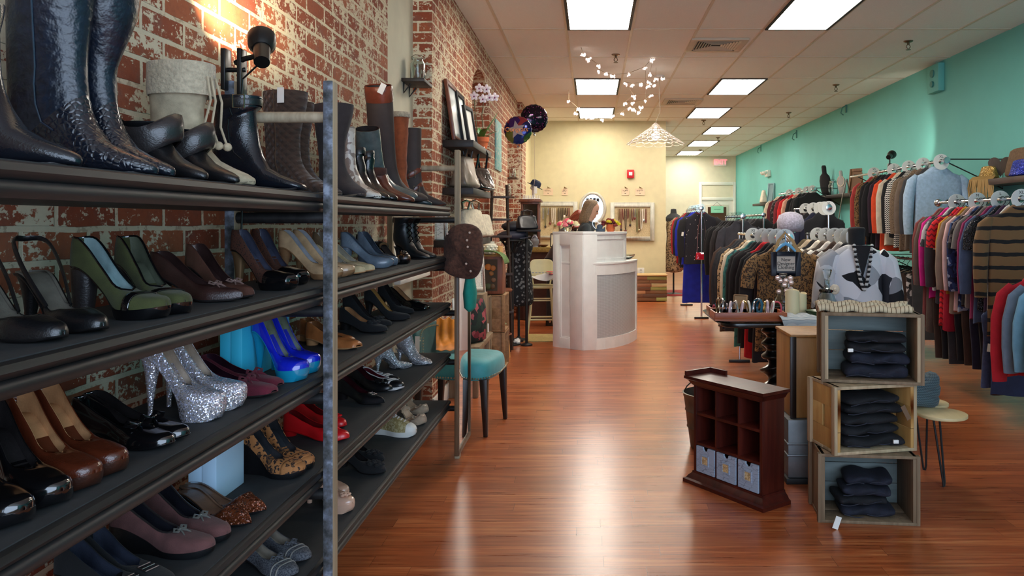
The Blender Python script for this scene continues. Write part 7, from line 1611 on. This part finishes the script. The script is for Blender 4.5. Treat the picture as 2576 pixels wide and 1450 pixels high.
ob('body', G().bb(-.24, .2, -.17, .2, .03, .33), mat('zinc', (124, 128, 130), .45, .6, var=.15, vs=14), t, bevel=.006); ob('rib', G().bb(-.246, .206, -.176, .206, .14, .152).bb(-.246, .206, -.176, .206, .2, .212), mat('zinc', (124, 128, 130), .45, .6, var=.15, vs=14), t, bevel=.004); ob('base', G().bb(-.25, .21, -.18, .21, 0, .03), DARKM, t, bevel=.003)
t = thing('wooden_chest', 'honey coloured wooden chest with dark edge standing on the metal trunk', 'chest', (1.26, 4.18, .331))
ob('body', G().bb(-.225, .2, -.15, .18, 0, .42), wood((156, 108, 54), (190, 140, 80), .5, (1, 1, 8), 'chest_wood', 20), t, bevel=.006); ob('edge_strip', G().bb(-.232, -.2, -.157, -.14, 0, .425), LEGW, t, bevel=.003); ob('lid', G().bb(-.23, .205, -.156, .186, .42, .436), wood((156, 108, 54), (190, 140, 80), .5, (1, 1, 8), 'chest_wood', 20), t, bevel=.004)
solo('box', G().bb(-.05, .06, -.04, .05, 0, .2), YW, 'small pale wooden box on the floor beside the twisted pedestal', 'box', loc=(.98, 4.72, 0.0), bevel=.004)
# hairpin stool
PLY = wood((206, 182, 132), (226, 204, 156), .45, (1, 8, 1), 'plywood', 14)
t = thing('hairpin_table', 'low pale plywood table with petal shaped top and hairpin legs', 'side table', (1.66, 4.08, 0), -.06)
poly = []
for i in range(96):
    a = 2 * PI * i / 96; r = .30 * (.26 + .74 * abs(math.cos(2 * (a - PI / 4))) ** .42); poly.append((r * math.cos(a), r * math.sin(a)))
ob('top', G().prism(poly, .365, .38), PLY, t, smooth=40, bevel=.002)
for k in range(4):
    a = PI / 4 + k * PI / 2; cx_, cy_ = .15 * math.cos(a), .15 * math.sin(a); ux, uy = -math.sin(a) * .035, math.cos(a) * .035; fx, fy = .19 * math.cos(a), .19 * math.sin(a)
    ob('leg', G().tube([(cx_ + ux, cy_ + uy, .365), (fx + ux * .25, fy + uy * .25, .03), (fx + ux * .12, fy + uy * .12, .008), (fx - ux * .12, fy - uy * .12, .008), (fx - ux * .25, fy - uy * .25, .03), (cx_ - ux, cy_ - uy, .365)], .0055, 7), DARKM, t)
t = thing('knit_scarf', 'chunky grey blue knitted scarf heaped on the petal shaped table', 'scarf', (1.68, 4.14, .381))
KN = stripes([((78, 94, 100), 1), ((52, 66, 72), .8)], .012, 2, .006, 'chunky_knit', .006)
for k, (r, z) in enumerate(((.13, .035), (.12, .075), (.1, .115))):
    ob('coil', G().tube([(r * math.cos(a) + .02 * k, r * .75 * math.sin(a + .2 * k), z + .014 * math.sin(3 * a + k)) for a in [2 * PI * i / 28 for i in range(28)]], [.036 + .006 * math.sin(i * .7 + k) for i in range(28)] , 10, True), KN, t, smooth=80)
ob('fold', G().tube([(-.1, .02, .13), (-.02, .06, .16), (.06, .02, .14), (.11, -.05, .1)], [.03, .045, .045, .03], 10), KN, t, smooth=80)
# ================================================================ light and camera
def light(kind, name, loc, e, col=(1, 1, 1), aim=None, **k):
    l = bpy.data.lights.new(name, kind); l.energy = e; l.color = col
    for a, b in k.items(): setattr(l, a, b)
    o = bpy.data.objects.new(name, l); COL.objects.link(o); o.location = loc
    if aim is not None: o.rotation_euler = Vector(aim).to_track_quat('-Z', 'Y').to_euler()
    return o
light('SPOT', 'clip_lamp_beam', LAMP_HEAD, 60, (1, .82, .55), LAMP_DIR, spot_size=2.2, spot_blend=.8, shadow_soft_size=.03)
light('SPOT', 'clip_lamp_beam', LAMP2, 10, (1, .92, .75), LAMP2D, spot_size=1.6, spot_blend=.6, shadow_soft_size=.03)
light('POINT', 'pendant_glow', (pc.x, pc.y, 2.3), 5, (1, .88, .68), shadow_soft_size=.05)
light('AREA', 'window_daylight', (1.3, -1.72, 1.65), 150, (.62, .78, 1.0), (0, 1, 0), shape='RECTANGLE', size=4.2, size_y=2.3)
w = bpy.data.worlds.new('daylight'); bpy.context.scene.world = w; w.use_nodes = True
w.node_tree.nodes['Background'].inputs[0].default_value = (.55, .72, 1, 1); w.node_tree.nodes['Background'].inputs[1].default_value = .6
cam = bpy.data.cameras.new('camera'); co = bpy.data.objects.new('camera', cam); COL.objects.link(co)
co.location = (0, 0, H); co.rotation_euler = (PI / 2, 0, 0)
cam.sensor_fit = 'HORIZONTAL'; cam.sensor_width = 36; cam.lens = F / 2576 * 36
cam.shift_x = -(CX - 1288) / 2576; cam.shift_y = (CY - 725) / 2576; cam.clip_start = .05
sc = bpy.context.scene; sc.camera = co
sc.view_settings.view_transform = 'Standard'; sc.view_settings.look = 'None'; sc.view_settings.gamma = 1; sc.view_settings.use_curve_mapping = False
sc.view_settings.exposure = 0.2
sc.cycles.max_bounces = 8; sc.cycles.diffuse_bounces = 4; sc.cycles.glossy_bounces = 4; sc.cycles.transmission_bounces = 6
sc.cycles.sample_clamp_indirect = 6; sc.cycles.use_denoising = True; sc.cycles.caustics_reflective = False; sc.cycles.caustics_refractive = False
